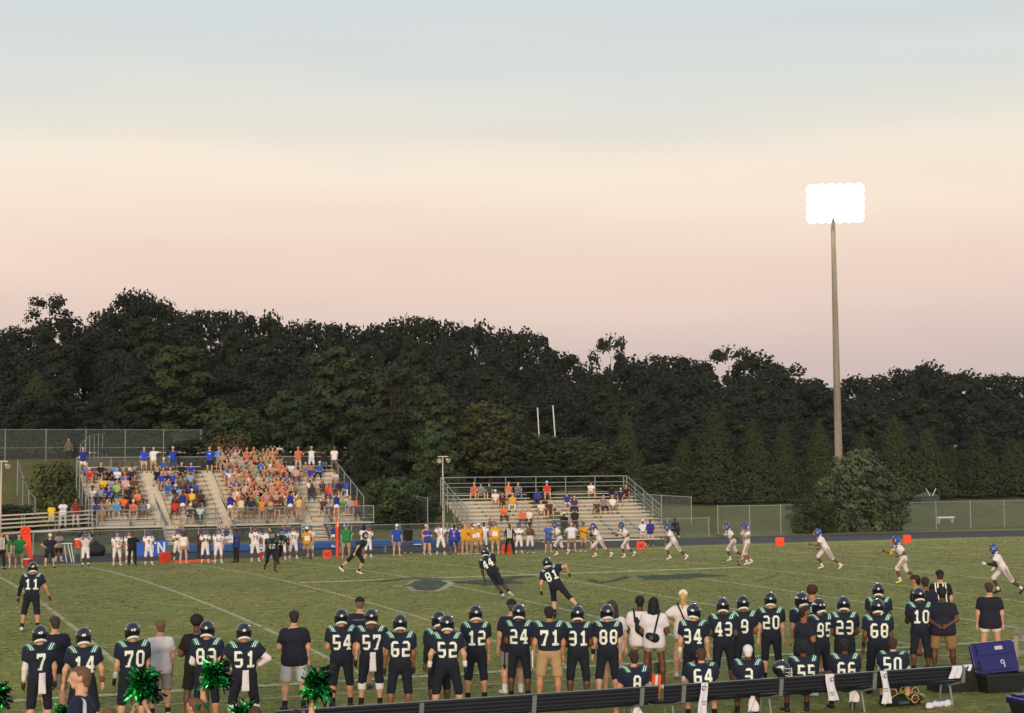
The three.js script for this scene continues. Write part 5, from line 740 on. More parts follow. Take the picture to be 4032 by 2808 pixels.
// ---------- things people wear or hold ----------
function held(g, local, name, label, category, group) { const v = new THREE.Vector3(...local).multiplyScalar(g.scale.x).applyAxisAngle(new THREE.Vector3(0, 1, 0), g.rotation.y).add(g.position); return thing(name, label, category, [v.x, v.y, v.z], g.rotation.y, group); }
const WHITE = mat('#dcd7da', 0.9);
function sheet(w, L, n, bend, thick = 0.012) {   // hanging cloth: bend(u, t) -> [x, y, z], given real thickness
  const pos = [], ind = [], nx = 6, ny = n;
  for (const s of [0, 1]) for (let y = 0; y <= ny; y++) for (let x = 0; x <= nx; x++) { const q = bend((x / nx - 0.5) * w, y / ny); pos.push(q[0], q[1], q[2] + s * thick); }
  const N = (nx + 1) * (ny + 1);
  for (let y = 0; y < ny; y++) for (let x = 0; x < nx; x++) { const a = y * (nx + 1) + x, b = a + 1, c = a + nx + 1, d = c + 1; ind.push(a, b, d, a, d, c, N + a, N + d, N + b, N + a, N + c, N + d); }
  const rim = []; for (let x = 0; x <= nx; x++) rim.push(x); for (let y = 1; y <= ny; y++) rim.push(y * (nx + 1) + nx); for (let x = nx - 1; x >= 0; x--) rim.push(ny * (nx + 1) + x); for (let y = ny - 1; y >= 1; y--) rim.push(y * (nx + 1));
  rim.forEach((a, i) => { const b = rim[(i + 1) % rim.length]; ind.push(a, N + a, N + b, a, N + b, b); });
  const g = new THREE.BufferGeometry(); g.setAttribute('position', new THREE.Float32BufferAttribute(pos, 3)); g.setIndex(ind); g.computeVertexNormals(); return g;
}
const towelBack = (g, j) => part('waist_towel', sheet(0.1, 0.32, 8, (u, t) => [j.P[0] + u * (1 + 0.25 * t) - 0.02, j.P[1] + 0.09 - t * 0.34, j.P[2] - 0.15 - 0.012 * Math.sin(u * 50 + t * 4) - 0.01 * t], 0.02), WHITE, g);
const strapHang = (g, j) => part('lanyard', merge([bar(add(j.P, [0.16, 0.3, -0.12]), add(j.P, [0.19, -0.35, -0.14]), 0.012), bar(add(j.P, [0.19, -0.35, -0.14]), add(j.P, [0.185, -0.44, -0.14]), 0.022)]), mat('#0f0f12', 0.7), g);
const clipboard = (g, j) => { const t = held(g, add(j.wL, [0.02, -0.06, 0]), 'clipboard', 'white clipboard held by the player in tan shorts', 'clipboard'); part('board', box(0.02, 0.32, 0.22, 0, 0, 0).rotateX(0.3), mat('#c9ccd0', 0.5), t); part('clip', box(0.03, 0.03, 0.09, 0, 0.15, 0.05), mat('#6a6c70', 0.4), t); };
const bagStrap = (g, j, a, b) => part('bag_strap', new THREE.TubeGeometry(new THREE.CatmullRomCurve3([a, mix3(a, b, 0.5, -0.03), b].map((v) => new THREE.Vector3(...v))), 10, 0.018, 6), mat('#17110f', 0.8), g);
const mix3 = (a, b, t, dz) => [mix(a[0], b[0], t), mix(a[1], b[1], t), mix(a[2], b[2], t) + dz];
const slingBag = (g, j) => { const t = held(g, add(j.P, [-0.06, 0.1, -0.2]), 'sling_bag', 'black sling bag on the back of a woman in white polo', 'bag'); part('pouch', blob([B([-0.09, -0.02, 0], [0.09, 0.1, 0], 0.13, 0.09), B([0.09, 0.1, 0], [0.16, 0.3, 0.03], 0.09, 0.04)], 0.025, 0.05), mat('#15100f', 0.8), t); part('buckle', box(0.05, 0.03, 0.02, -0.02, -0.03, -0.135), mat('#3a3634', 0.5), t); bagStrap(g, j, add(j.C, [0.13, 0.07, -0.06]), add(j.P, [0.12, 0.32, -0.17])); };
const cameraBag = (g, j) => { const t = held(g, add(j.P, [0.02, 0.06, -0.2]), 'camera_bag', 'black camera bag slung behind a woman in white polo', 'bag'); part('pouch', blob([B([-0.06, 0, 0], [0.06, 0.04, 0], 0.09, 0.07)], 0.02, 0.03), mat('#121014', 0.8), t); part('lens', new THREE.CylinderGeometry(0.045, 0.045, 0.1, 12).rotateX(Math.PI / 2).translate(0, 0.02, -0.1), mat('#2a2c30', 0.4), t); bagStrap(g, j, add(j.C, [-0.12, 0.07, -0.05]), add(j.P, [-0.02, 0.14, -0.18])); };
const slingStrap = (g, j) => bagStrap(g, j, add(j.C, [0.12, 0.07, -0.06]), add(j.P, [-0.1, 0.1, -0.16]));
const whiteBoard = (g, j) => { const t = held(g, add(j.wL, [-0.12, 0.05, 0.06]), 'play_board', 'white board held up by the man in blue shirt', 'board'); part('panel', box(0.42, 0.34, 0.02), mat('#d9dfe8', 0.5), t); part('edge', box(0.45, 0.03, 0.03, 0, -0.18, 0), mat('#9aa3ac', 0.5), t); };
const headset = (g, j) => { part('headset', merge([new THREE.TorusGeometry(0.115, 0.013, 6, 14, Math.PI).translate(j.H[0], j.H[1] - 0.0, j.H[2]), ...[-1, 1].map((s) => new THREE.CylinderGeometry(0.05, 0.05, 0.04, 12).rotateZ(Math.PI / 2).translate(j.H[0] + s * 0.1, j.H[1] - 0.02, j.H[2]))]), mat('#dcd8d4', 0.6), g); };
const emblemBack = (g, j) => { const f = field(clothBones('tee', j, 1.34).o, 0.05, [], 0); const q = mergeGeometries([panel(f, j, false, -0.1, 0.1, -0.12, -0.05), panel(f, j, false, -0.035, 0.035, -0.32, -0.125), panel(f, j, false, -0.08, 0.08, -0.38, -0.325)]); part('shirt_emblem', q, mat('#d3705a', 0.8), g); };
const FOOTBALL = new THREE.LatheGeometry([[0, -0.14], [0.035, -0.115], [0.065, -0.07], [0.083, 0], [0.065, 0.07], [0.035, 0.115], [0, 0.14]].map((v) => new THREE.Vector2(...v)), 16);
const BROWN = mat('#5e3018', 0.7);
const ballRing = [-1, 1].map((s) => new THREE.TorusGeometry(0.072, 0.008, 5, 18).rotateX(Math.PI / 2).translate(0, s * 0.062, 0));
function football(pos, rot, label, group) { const t = thing('football', label, 'football', pos, 0, group); t.rotation.set(...rot); part('leather', FOOTBALL, BROWN, t); for (const q of ballRing) part('stripe', q, mat('#d8d2c2', 0.7), t); part('laces', box(0.012, 0.09, 0.012, 0, 0, 0.084), mat('#d8d2c2', 0.7), t); return t; }
let heldN = 0;
const heldBall = (g, j) => { const v = new THREE.Vector3(...add(j.wL, [-0.06, 0.03, 0.06])).multiplyScalar(g.scale.x).applyAxisAngle(new THREE.Vector3(0, 1, 0), g.rotation.y).add(g.position); football([v.x, v.y, v.z], [0.3, 0.4, 1.2], heldN++ ? 'football held by the young man in blue tee' : 'football held by the blond man in yellow polo'); };

// ---------- outfits ----------
const navy = (x, z, yaw, num, pose, skin, label, o = {}) => person({ x, z, yaw, pose, skin, label, group: z > 1 ? 'home team beside the bench' : 'home players on the field', top: ['jersey', '#131b30', num, '#e6e6dc', '#0f4a3c'], bands: ['#0c5a48', '#cfe3da'], bottom: ['football_pants', '#0f1524'], socks: ['socks', '#0c0e14'], shoes: '#17191d', head: [['helmet', '#0b101c']], ...(z > 7 ? { y: -0.02, h: 0.95 } : {}), ...o });
const visitor = (x, z, yaw, num, pose, skin, label, o = {}) => person({ lod: 'far', x, z, yaw, pose, skin, label, group: 'visiting team', front: true, top: ['jersey', '#e2dadd', num, '#3c2f3c'], bands: ['#5b4a58', '#5b4a58'], bottom: ['football_pants', '#ded6d8'], socks: ['socks', '#d6d3cd'], shoes: '#c9c6c0', head: [['helmet', '#1b4fb0', '#d38a3a']], ...o });
const adult = (x, z, yaw, pose, skin, label, o = {}) => person({ x, z, yaw, pose, skin, label, h: 1.03, group: 'staff on the near sideline', shoes: '#c9c7c2', ...o });
const bystander = (x, z, yaw, pose, skin, label, o = {}) => person({ lod: 'far', x, z, yaw, pose, skin, label, group: 'staff on the far sideline', shoes: '#b9b4ac', ...o });
const fan = (stand, k, x, pose, skin, shirt, bk, bc, head, label) => { const [y, z] = stand === 'large' ? [1.3 + 0.29 * k, -67.9 - 0.6 * k] : [0.02 + 0.24 * k, -62.3 - 0.6 * k]; return person({ lod: 'seat', x, y: y + 0.003, z: z + 0.02, yaw: -0.35 + 0.25 * Math.sin(x * 37), pose, skin, head, label, top: ['tee', shirt], bottom: [bk, bc], shoes: '#77726c', h: 0.97, group: 'seated spectators' }); };
const onStand = (x, y, z, yaw, pose, skin, label, o) => person({ lod: 'seat', x, y, z, yaw, pose, skin, label, shoes: '#6a6662', group: 'standing spectators', ...o });
function stunt(x, y, z, yaw, label, hair, i) {
  person({ lod: 'far', x, y: y - 0.02, z, yaw, pose: i % 2 ? 'vee' : 'hips', skin: i % 2 ? 'a' : 'c', h: 0.94, label, group: 'lifted cheerleaders', top: ['tank', '#1c2a80'], bottom: ['skirt', '#dcdbe4'], head: [['tail', hair]], shoes: '#d6d4d2' });
  person({ lod: 'far', x: x - 0.16, z: z - 0.2, yaw: yaw + 0.4, pose: 'lift', skin: 'b', h: Math.min(1, (y - 0.1) / 2.02), label: ['blond', 'fair haired', 'ginger', 'dark haired'][i] + ' cheerleader lifting a teammate overhead', group: 'cheerleaders lifting', top: ['tank', '#1c2a80'], bottom: ['skirt', '#dcdbe4'], head: [['tail', ['#b88a48', '#a97f48', '#b5653a', '#1d1512'][i]]], shoes: '#d6d4d2' });
}
// home players on the near sideline
navy(-16.25,4.28,-3.11,'7','stand','a','player in navy jersey number 7 with white towel at the waist',{wear:[['arm_sleeve_L','#d9d4cf']],gloves:'#14161b',extra:[towelBack]});
navy(-15.63,4.91,3.1,'14','wide','a','player in navy jersey number 14 behind the boy in profile',{wear:[['wristband_R','#7a4630']]});
navy(-14.77,4.49,-3.09,'70','ease','a','heavy player in navy jersey number 70 with black gloves',{b:1.16,gloves:'#101216',wear:[['wristband_L','#d5d2cc'],['wristband_R','#d5d2cc']]});
navy(-13.57,4.72,2.83,'83','clasp','b','player in navy jersey number 83 with a white elbow sleeve',{wear:[['elbow_pad_L','#dcd6d4']]});
navy(-13.09,5.40,2.98,'51','hips','b','player in navy jersey number 51 with hands on hips and white towel',{b:1.08,gloves:'#c9c2a6',wear:[['arm_sleeve_R','#ddd0d2'],['knee_pad_L','#dcd8d8'],['knee_pad_R','#dcd8d8']],extra:[towelBack]});
navy(-10.87,3.58,2.93,'54','hold','b','player in navy jersey number 54 standing left of number 57',{b:1.06});
navy(-10.38,3.84,2.87,'57','ease','a','player in navy jersey number 57 with long brown hair below the helmet',{b:1.1,gloves:'#121418',wear:[['knee_pad_L','#e2dede'],['knee_pad_R','#e2dede']],head:[['mane','#5a3a28'],['helmet','#0b101c']],extra:[towelBack]});
navy(-10.27,5.16,2.87,'62','ease','c','player in navy jersey number 62 with dark gloves',{gloves:'#1a1c20'});
navy(-9.45,4.90,3.04,'32','stand','d','player in dark sleeves half hidden behind number 52',{wear:[['arm_sleeve_L','#0d1a18'],['arm_sleeve_R','#0d1a18']]});
navy(-9.54,5.56,2.79,'52','wide','a','player in navy jersey number 52 with black gloves and white wrists',{gloves:'#141518',wear:[['wristband_L','#e0ddd5'],['wristband_R','#e0ddd5']]});
navy(-8.41,4.02,2.88,'12','hold','b','player in navy jersey number 12 with arm bent forward');
navy(-7.59,4.14,2.69,'24','clasp','d','player in navy jersey number 24 in front of a capped coach',{socks:['socks','#0a0c10']});
navy(-6.75,4.94,2.74,'31','clasp','d','player in navy jersey number 31 with hands held in front');
navy(-6.17,5.00,2.83,'88','ease','a','player in navy jersey number 88 with a dark wristband',{wear:[['wristband_L','#181a1d']]});
navy(-4.69,5.61,2.43,'34','ease','a','player in navy jersey number 34 beside a woman in white cap',{b:1.04,wear:[['wristband_L','#e0ddd5'],['knee_pad_L','#ded9d5']]});
navy(-3.52,4.66,2.69,'43','clasp','d','player in navy jersey number 43 beside number 9');
navy(-2.88,4.35,2.78,'9','clasp','c','player in navy jersey number 9 beside number 43');
navy(-1.99,3.92,2.64,'20','stand','a','player in navy jersey number 20 standing alone with arms down');
navy(-1.44,4.23,-3.1,'2','stand','b','player in navy jersey partly hidden behind a coach in a dark shirt');
navy(-1.97,5.67,-3.02,'95','clasp','c','player in navy jersey number 95 turned towards a coach');
navy(-1.29,5.47,2.62,'23','clasp','d','player in navy jersey number 23 near the bench');
navy(1.42,2.78,2.58,'4','stand','d','player in navy jersey standing just behind number 68');
navy(-1.09,6.30,2.7,'68','ease','d','player in navy jersey number 68 with a dark wristband',{b:1.08,wear:[['wristband_L','#15171a']]});
navy(1.38,4.27,2.78,'10','hold','d','player in navy jersey number 10 with a shiny black arm sleeve',{wear:[['arm_sleeve_L','#1b1514'],['knee_pad_R','#11151c']]});
// home players seated on the bench
navy(-7.08,7.9,3.06,'8','sit','a','bareheaded player in navy jersey seated at the end of the first bench',{head:[['short','#2c1c17']]}); // head 1.22
navy(-5.79,7.9,2.74,'64','lean','a','bareheaded player in navy jersey number 64 seated on the bench',{b:1.15,head:[['short','#4a2f22']]}); // head 1.25
navy(-4.90,7.9,2.68,'3','sit','d','player in white skullcap and navy jersey number 3 seated on the bench',{head:[['buzz','#d9d5d8']]}); // head 1.18
navy(-3.78,7.9,2.92,'55','sit','d','bareheaded player in navy jersey number 55 looking along the bench',{b:1.12,head:[['buzz','#14100e']],turn:0.9}); // head 1.21
navy(-2.93,7.9,2.72,'66','sit','d','bareheaded player in navy jersey number 66 seated on the bench',{b:1.12,head:[['short','#12100e']]}); // head 1.20
navy(-1.93,7.9,2.45,'50','lean','a','bareheaded player in navy jersey number 50 bowed on the bench',{b:1.15,head:[['short','#3a241b']],wear:[['elbow_pad_L','#dbd7da'],['elbow_pad_R','#dbd7da']]}); // head 1.24
// coaches and helpers on the near sideline
adult(-15.83,2.71,-2.91,'stand','a','coach in navy polo and stone shorts between players 7 and 14',{b:1.12,top:['polo','#141829'],bottom:['shorts','#8c8270'],head:[['short','#3a2a22']]});
adult(-14.11,3.37,-3.0,'stand','a','boy in a plain white tee and grey shorts beside number 70',{top:['tee','#dcd6d8'],bottom:['shorts','#8d8b88'],head:[['short','#6b4a33']],socks:['socks','#15161a'],h:0.98});
adult(-13.56,3.82,3.08,'crossed','d','man in black shirt and long black shorts behind number 83',{top:['tee','#0d0b0c'],bottom:['shorts','#0c0e13'],head:[['afro','#0e0c0b']],shoes:'#9aa0a8'});
adult(-11.75,3.56,2.95,'hold','a','coach in navy polo and pale shorts standing alone',{b:1.08,top:['polo','#141829'],bottom:['shorts','#b9bcc2'],head:[['short','#231915']],socks:['socks','#16171b'],shoes:'#1a1b1e'});
adult(-9.79,1.20,2.88,'crossed','a','coach in navy cap and piped navy shirt behind players 54 and 57',{b:1.1,top:['tee','#191c2e'],chest:['#6e6f7c',false,-0.14,0.14,-0.115,-0.1],bottom:['shorts','#8a7d68'],head:[['short','#6b5140'],['cap','#10131f']],shoes:'#4a4d52'});
adult(-7.37,3.27,2.99,'stand','a','coach in navy cap with a dangling black strap beside number 24',{b:1.08,top:['polo','#141829'],bottom:['shorts','#7d776c'],head:[['short','#4a3a30'],['cap','#12151f']],shoes:'#d5d3d0',socks:['socks','#d6d4d0'],extra:[strapHang]});
adult(-7.33,4.95,2.78,'ease','b','bareheaded player in navy jersey number 71 and tan shorts with a clipboard',{b:1.1,top:['jersey','#131b30','71','#e6e6dc','#0f4a3c'],bands:['#0c5a48','#cfe3da'],bottom:['shorts','#a98d66'],head:[['short','#1d1714']],socks:['socks','#0d0f14'],shoes:'#202226',extra:[clipboard]});
adult(-5.72,4.29,2.86,'stand','a','long haired woman in white shirt hidden behind number 88',{top:['tee','#d3cdcb'],bottom:['short_shorts','#98855f'],head:[['long','#3b2a20']]});
adult(-4.71,3.47,2.78,'clasp','d','woman in white polo with a black sling bag across her back',{top:['polo','#dcd5d8'],bottom:['short_shorts','#8f7f64'],head:[['short','#0f0c0b']],b:1.06,extra:[slingBag]});
adult(-4.63,3.90,2.56,'clasp','d','woman with black hair in white polo carrying a camera bag',{top:['polo','#d6d4da'],bottom:['short_shorts','#8c8068'],head:[['long','#0b0b0e']],extra:[cameraBag]});
adult(-3.29,2.64,2.57,'hip','a','woman in white cap with a blond ponytail and hand on hip',{top:['tee','#dcd2cd'],bottom:['short_shorts','#a08a68'],head:[['tail','#c79f5c'],['cap','#dfd6c6']],extra:[slingStrap]});
adult(-0.38,2.96,1.96,'hip','b','coach with curly brown hair and arm bent behind number 95',{top:['polo','#141829'],bottom:['shorts','#1b1d24'],head:[['afro','#3a1f18']]});
adult(-2.46,5.84,1.49,'crossed','c','bearded coach in navy shirt with folded arms facing number 95',{h:0.95,b:1.16,top:['tee','#171a2b'],bottom:['shorts','#171923'],head:[['buzz','#1c1310']],face:1});
adult(3.65,1.13,-2.47,'stand','b','man in brown cap facing along the sideline behind number 10',{top:['polo','#141829'],bottom:['shorts','#5a5650'],head:[['short','#2a1d17'],['cap','#2e241e']]});
adult(3.49,1.67,2.67,'stand','c','man in navy shirt between number 10 and the striped official',{top:['tee','#14182a'],bottom:['shorts','#8a857c'],head:[['short','#2b201a']],shoes:'#8b3a2a'});
adult(5.21,-0.04,2.73,'stand','a','official in black cap and striped shirt near the field edge',{top:['tee','#121212'],stripes:1,bottom:['trousers','#101114'],head:[['short','#2a221d'],['cap','#0f0f10']],b:1.06});
adult(1.79,4.49,2.42,'behind','d','large coach in navy shirt and khaki shorts with a hand behind his back',{b:1.22,top:['polo','#141829'],bottom:['shorts','#8a6d48'],head:[['buzz','#0f0c0b'],['cap','#141418']]});
adult(3.56,3.80,2.6,'stand','a','coach in navy polo and white shorts at the end of the bench',{b:1.1,top:['polo','#141829'],bottom:['short_shorts','#d6cfcf'],head:[['short','#3d2b22']]});
// players in the kick
navy(-14.85,-10.86,2.9,'11','walk','b','player in navy jersey number 11 walking with a black arm sleeve',{wear:[['arm_sleeve_L','#0c0c0e']],gloves:'#2a211c',shoes:'#cfcdc8'});
navy(-3.46,-31.67,-0.07,'40','run','d','dark jersey player running towards the camera ahead of a teammate',{lod:'far',front:1});
navy(-1.50,-38.11,0.1,'21','run2','e','dark jersey player running just behind a teammate at the far side',{lod:'far',front:1});
navy(-1.18,-27.30,1.07,'33','dash','a','dark jersey player sprinting past the fifty yard marker',{lod:'far',front:1,shoes:'#cfccc6'});
navy(-0.59,-14.73,2.33,'44','side','e','player in navy jersey number 44 running across midfield',{shoes:'#c9c7c0'});
navy(-1.18,-8.54,2.55,'81','stretch','a','player in navy jersey number 81 sprinting away over the field logo',{gloves:'#26221f'});
visitor(12.53,-38.83,-1.68,'3','run','d','blue helmet runner nearest the white polo coach',{bottom:['football_pants','#cfc6c8','#7a3b2c']});
visitor(12.78,-34.91,-1.67,'8','run2','c','blue helmet runner in front of the yellow shirted man',{bottom:['football_pants','#cfc6c8','#7a3b2c']});
visitor(13.60,-33.77,-1.54,'5','run','d','blue helmet runner leaning forward in yellow cleats',{bottom:['football_pants','#cfc6c8','#7a3b2c']});
visitor(14.19,-30.32,-1.75,'22','run2','d','blue helmet runner at the end of the small bleachers',{bottom:['football_pants','#cfc6c8','#7a3b2c']});
visitor(15.82,-28.02,-1.79,'4','run','d','blue helmet runner just ahead of the kicker with arm out',{bottom:['football_pants','#cfc6c8','#7a3b2c']});
visitor(14.69,-24.99,-1.69,'12','kick','c','kicker in blue helmet looking down at the ball',{bottom:['football_pants','#cfc6c8','#7a3b2c']});
visitor(15.87,-21.02,-1.98,'7','run2','d','blue helmet runner passing the tall light pole',{bottom:['football_pants','#cfc6c8','#7a3b2c']});
visitor(14.40,-14.08,-1.85,'23','run','d','blue helmet runner with one yellow sleeve',{bottom:['football_pants','#cfc6c8','#7a3b2c'],wear:[['elbow_pad_R','#d99a1c']],shoes:'#c9b83a'});
visitor(14.83,-9.42,-2.05,'30','run2','e','blue helmet runner with navy sleeves at the field end',{bottom:['football_pants','#cfc6c8','#7a3b2c'],wear:[['arm_sleeve_L','#141a33'],['arm_sleeve_R','#141a33']],shoes:'#12182a',gloves:'#d8d4c8'});
// people along the far sideline
bystander(-12.94,-42.66,0.27,'stand','b','official in striped shirt at the frame edge',{top:['tee','#121212'],stripes:1,bottom:['trousers','#121316'],shoes:'#101010',h:0.968});
bystander(-12.38,-45.99,-0.61,'stand','a','man in green polo beside the striped official',{top:['polo','#1d6b3c'],bottom:['shorts','#9a8464'],h:0.89});
bystander(-12.02,-44.33,0.08,'hip','a','man in green polo behind the leaning orange marker',{b:1.1,top:['polo','#1f7a42'],bottom:['shorts','#8d8067'],h:0.89});
bystander(-10.84,-42.77,0.15,'hips','a','man in navy polo, black shorts and white cap',{b:1.12,top:['polo','#161c31'],bottom:['shorts','#0f1013'],head:[['short','#5a4a3e'],['cap','#d9d2c6']],shoes:'#1a1a1c',h:0.89});
bystander(-9.39,-51.82,0.41,'crossed','d','man in grey shirt behind the man in navy polo',{top:['tee','#8d857e'],bottom:['shorts','#1b1413'],head:[['short','#0f0d0c']],socks:['high_socks','#d8d4cd'],h:0.89});
visitor(-9.10,-44.05,-0.05,'','reach','d','visiting player pulling his blue helmet off',{socks:['socks','#d8d5cf'],shoes:'#1c3f8a',top:['jersey','#c9c0c4'],head:[['helmet','#1d4fae','#d9a13a']],wear:[['arm_sleeve_L','#1a2040'],['arm_sleeve_R','#1a2040']],h:0.89});
visitor(-7.73,-43.68,0.02,'72','clasp','a','visiting player number 72 with head bowed',{b:1.12,h:0.89});
visitor(-6.56,-47.55,-0.16,'','stand','b','visiting player hidden behind the man in black',{h:0.89});
bystander(-7.09,-43.32,0.01,'hip','d','man dressed all in black on the far sideline',{b:1.08,top:['tee','#0f0e10'],bottom:['trousers','#0e0f12'],head:[['short','#0d0b0a']],shoes:'#101012',h:0.89});
visitor(-6.42,-42.94,-0.08,'9','ease','d','visiting player number 9 by the blue banner',{h:0.906});
visitor(-3.74,-50.14,-0.01,'4','chest','d','visiting player with hands at chest behind a woman in white',{h:0.89});
bystander(-4.73,-43.33,2.78,'armout','a','woman with brown hair in white top and tan shorts',{top:['tank','#ddd3cf'],bottom:['short_shorts','#a88563'],head:[['long','#4b2f20']],h:0.89});
bystander(-2.80,-48.86,-0.03,'oneup','d','person in maroon raising an arm behind number 24',{top:['tee','#4a2526'],bottom:['trousers','#2a2a30'],h:0.922});
visitor(-3.61,-43.84,-0.12,'24','chest','d','visiting player number 24 with hands together',{h:0.905});
visitor(-3.28,-42.45,-0.04,'62','stand','b','visiting player number 62 with arms down',{b:1.16,h:0.908});
bystander(-2.36,-42.79,-1.27,'phone','d','man in blue shirt and black trousers holding a white board',{b:1.1,top:['tee','#1c2c78'],bottom:['trousers','#101216'],head:[['short','#0e0c0c']],shoes:'#111',extra:[whiteBoard],h:0.916});
visitor(-1.38,-43.17,-0.09,'79','ease','d','visiting player number 79 in long white gloves',{b:1.15,gloves:'#dad6d0',h:0.959});
visitor(0.46,-48.49,-0.24,'','stand','c','visiting player peering from behind number 39',{h:0.89});
bystander(0.78,-48.84,-1.46,'stand','a','boy in blue shirt standing behind the visiting players',{top:['tee','#2e55b8'],bottom:['shorts','#3a3f4a'],h:0.923});
visitor(0.43,-45.07,-0.16,'39','clasp','c','visiting player number 39 leaning in line',{h:0.892});
visitor(1.20,-45.93,-0.08,'76','ease','c','heavy visiting player number 76',{b:1.22,gloves:'#14161c',h:0.934});
bystander(1.85,-45.75,-0.09,'ease','d','man in yellow and white polo beside the small stairs',{b:1.18,top:['polo','#c98a1c'],chest:['#dcd6d8',true,-0.14,0.14,-0.42,-0.16],bottom:['shorts','#97836a'],head:[['dreads','#15100e'],['cap','#cfdfe6']],shoes:'#16161a',h:0.909});
visitor(3.08,-49.58,-0.62,'','stand','b','visiting player behind the man in yellow and white polo',{h:0.919});
bystander(1.37,-48.57,-0.08,'crouch','b','person in tan crouching beside number 76',{top:['tee','#8a6f58'],bottom:['trousers','#6e5844'],h:1.0});
bystander(3.58,-44.78,-0.03,'hip','b','man in green polo with blue cap and white headset',{b:1.15,top:['polo','#1d7a45'],bottom:['shorts','#a08a68'],head:[['short','#2b211b'],['cap','#2a55b0']],extra:[headset],h:0.994});
bystander(5.91,-49.29,2.84,'stand','d','woman with long black hair in white behind a visiting player',{top:['tee','#d9d4d6'],bottom:['shorts','#c9c5c5'],head:[['long','#0c0a0a']],h:0.931});
visitor(4.80,-44.99,0.05,'50','hold','d','visiting player number 50 near the fence',{h:0.89});
bystander(6.65,-46.06,-0.11,'stand','a','man in royal blue polo and white cap in khaki shorts',{b:1.1,top:['polo','#1f41a8'],bottom:['shorts','#9a8464'],head:[['short','#5a4a3e'],['cap','#dcdad6']],h:0.941});
bystander(8.58,-49.95,2.81,'clasp','d','large person in black shirt and khaki shorts from behind',{b:1.3,top:['tee','#0e0d0f'],bottom:['short_shorts','#a08558'],head:[['buzz','#0d0b0a']],h:0.89});
bystander(9.55,-49.78,-0.34,'stand','b','person in yellow behind a blond woman in blue tee',{top:['tee','#c9921c'],bottom:['shorts','#8f7f68'],head:[['short','#2b211b'],['cap','#dcd8d0']],h:0.89});
bystander(8.15,-45.61,-0.16,'crossed','a','blond woman in blue tee with folded arms',{top:['tee','#2c3f9a'],bottom:['short_shorts','#2c3f9a'],head:[['bun','#b98f58']],wear:[],h:0.89});
visitor(8.91,-45.70,-0.26,'51','hips','d','visiting player number 51 with blond dreadlocks and no helmet',{head:[['dreads','#8a6a3a']],h:0.954});
visitor(10.99,-49.53,-0.35,'','stand','a','bareheaded visiting player behind the broad man in blue',{head:[['short','#5a3c28']],h:0.905});
bystander(9.53,-45.42,2.75,'ease','d','broad man in blue shirt with an orange emblem on the back',{b:1.34,top:['tee','#1b3fa6'],bottom:['shorts','#1b2f86'],head:[['buzz','#0e0c0b']],shoes:'#15151a',extra:[emblemBack],h:0.89});
bystander(9.84,-45.17,-1.06,'stand','c','man in blue and white at the edge of the yellow group',{top:['tee','#20308c'],chest:['#d8d6d8',true,-0.1,0.1,-0.12,0],bottom:['shorts','#6a6258'],head:[['short','#1a1412']],h:0.89});
bystander(9.98,-45.02,-0.01,'hold','a','blond man in yellow polo carrying a football',{top:['polo','#cf9418'],bottom:['shorts','#98856a'],head:[['short','#a5702c']],extra:[heldBall],h:0.922});
bystander(10.14,-44.85,-0.71,'stand','b','second blond man in yellow polo beside the football carrier',{top:['polo','#cf9418'],bottom:['shorts','#98856a'],head:[['short','#a86a24']],h:0.912});
bystander(10.36,-44.60,-0.28,'clasp','b','man in yellow and white polo, long khaki trousers and white cap',{b:1.12,top:['polo','#c98f1c'],chest:['#dbd3da',true,-0.13,0.13,-0.48,-0.26],bottom:['trousers','#8a7a5e'],head:[['short','#2a211c'],['cap','#dcdadf']],h:0.89});
visitor(12.01,-49.18,-0.37,'','stand','c','visiting player in blue helmet behind the yellow group',{h:0.914});
bystander(10.52,-44.43,-0.89,'ease','c','man in yellow and white polo with dark belt and white cap',{b:1.1,top:['polo','#c98f1c'],chest:['#d8cfd6',true,-0.14,0.14,-0.46,-0.2],bottom:['shorts','#a1917a'],head:[['short','#1f1814'],['cap','#dfddd9']],h:0.914});
visitor(12.57,-48.95,-0.37,'','stand','e','bearded bareheaded visiting player in white behind the coaches',{head:[['short','#100d0c']],h:0.941});
bystander(11.16,-43.77,2.67,'stand','a','big coach in yellow and white polo with his back turned',{b:1.2,top:['polo','#d3971c'],chest:['#dcd4d8',false,-0.15,0.15,-0.44,-0.18],bottom:['shorts','#a3906f'],head:[['short','#8a5a3a']],h:0.95});
bystander(11.72,-43.23,-0.32,'wide','d','official in striped shirt and black trousers by the forty marker',{top:['tee','#121212'],stripes:1,bottom:['trousers','#101114'],head:[['short','#0f0d0c']],shoes:'#101010',h:0.89});
visitor(12.28,-43.37,-0.31,'','crossed','d','visiting player with folded arms beside the striped official',{h:0.89});
bystander(12.99,-43.59,-0.05,'crossed','d','shirtless man in white trousers with folded arms',{bottom:['football_pants','#cfc8c6'],head:[['afro','#0f0c0b']],h:0.89});
bystander(14.18,-43.95,-0.24,'hold','a','young man in blue tee and grey shorts holding a football',{top:['tee','#3c5fb4'],bottom:['shorts','#58565c'],head:[['short','#7a4c2e']],extra:[heldBall],h:0.89});
bystander(15.34,-43.61,-0.25,'hips','a','man in white polo and tan shorts with hands on hips',{b:1.16,top:['polo','#d6d4e0'],bottom:['shorts','#9d7b4c'],head:[['buzz','#a06a58']],h:0.89});
bystander(15.94,-43.44,-1.13,'chest','c','man in yellow polo eating beside the white polo man',{b:1.1,top:['polo','#cc9620'],bottom:['shorts','#a89678'],head:[['short','#17120f']],h:0.89});
bystander(18.69,-48.04,-0.27,'crossed','a','bald man in black polo behind a runner',{top:['polo','#0e0d10'],bottom:['shorts','#6a6258'],head:[],h:0.89});
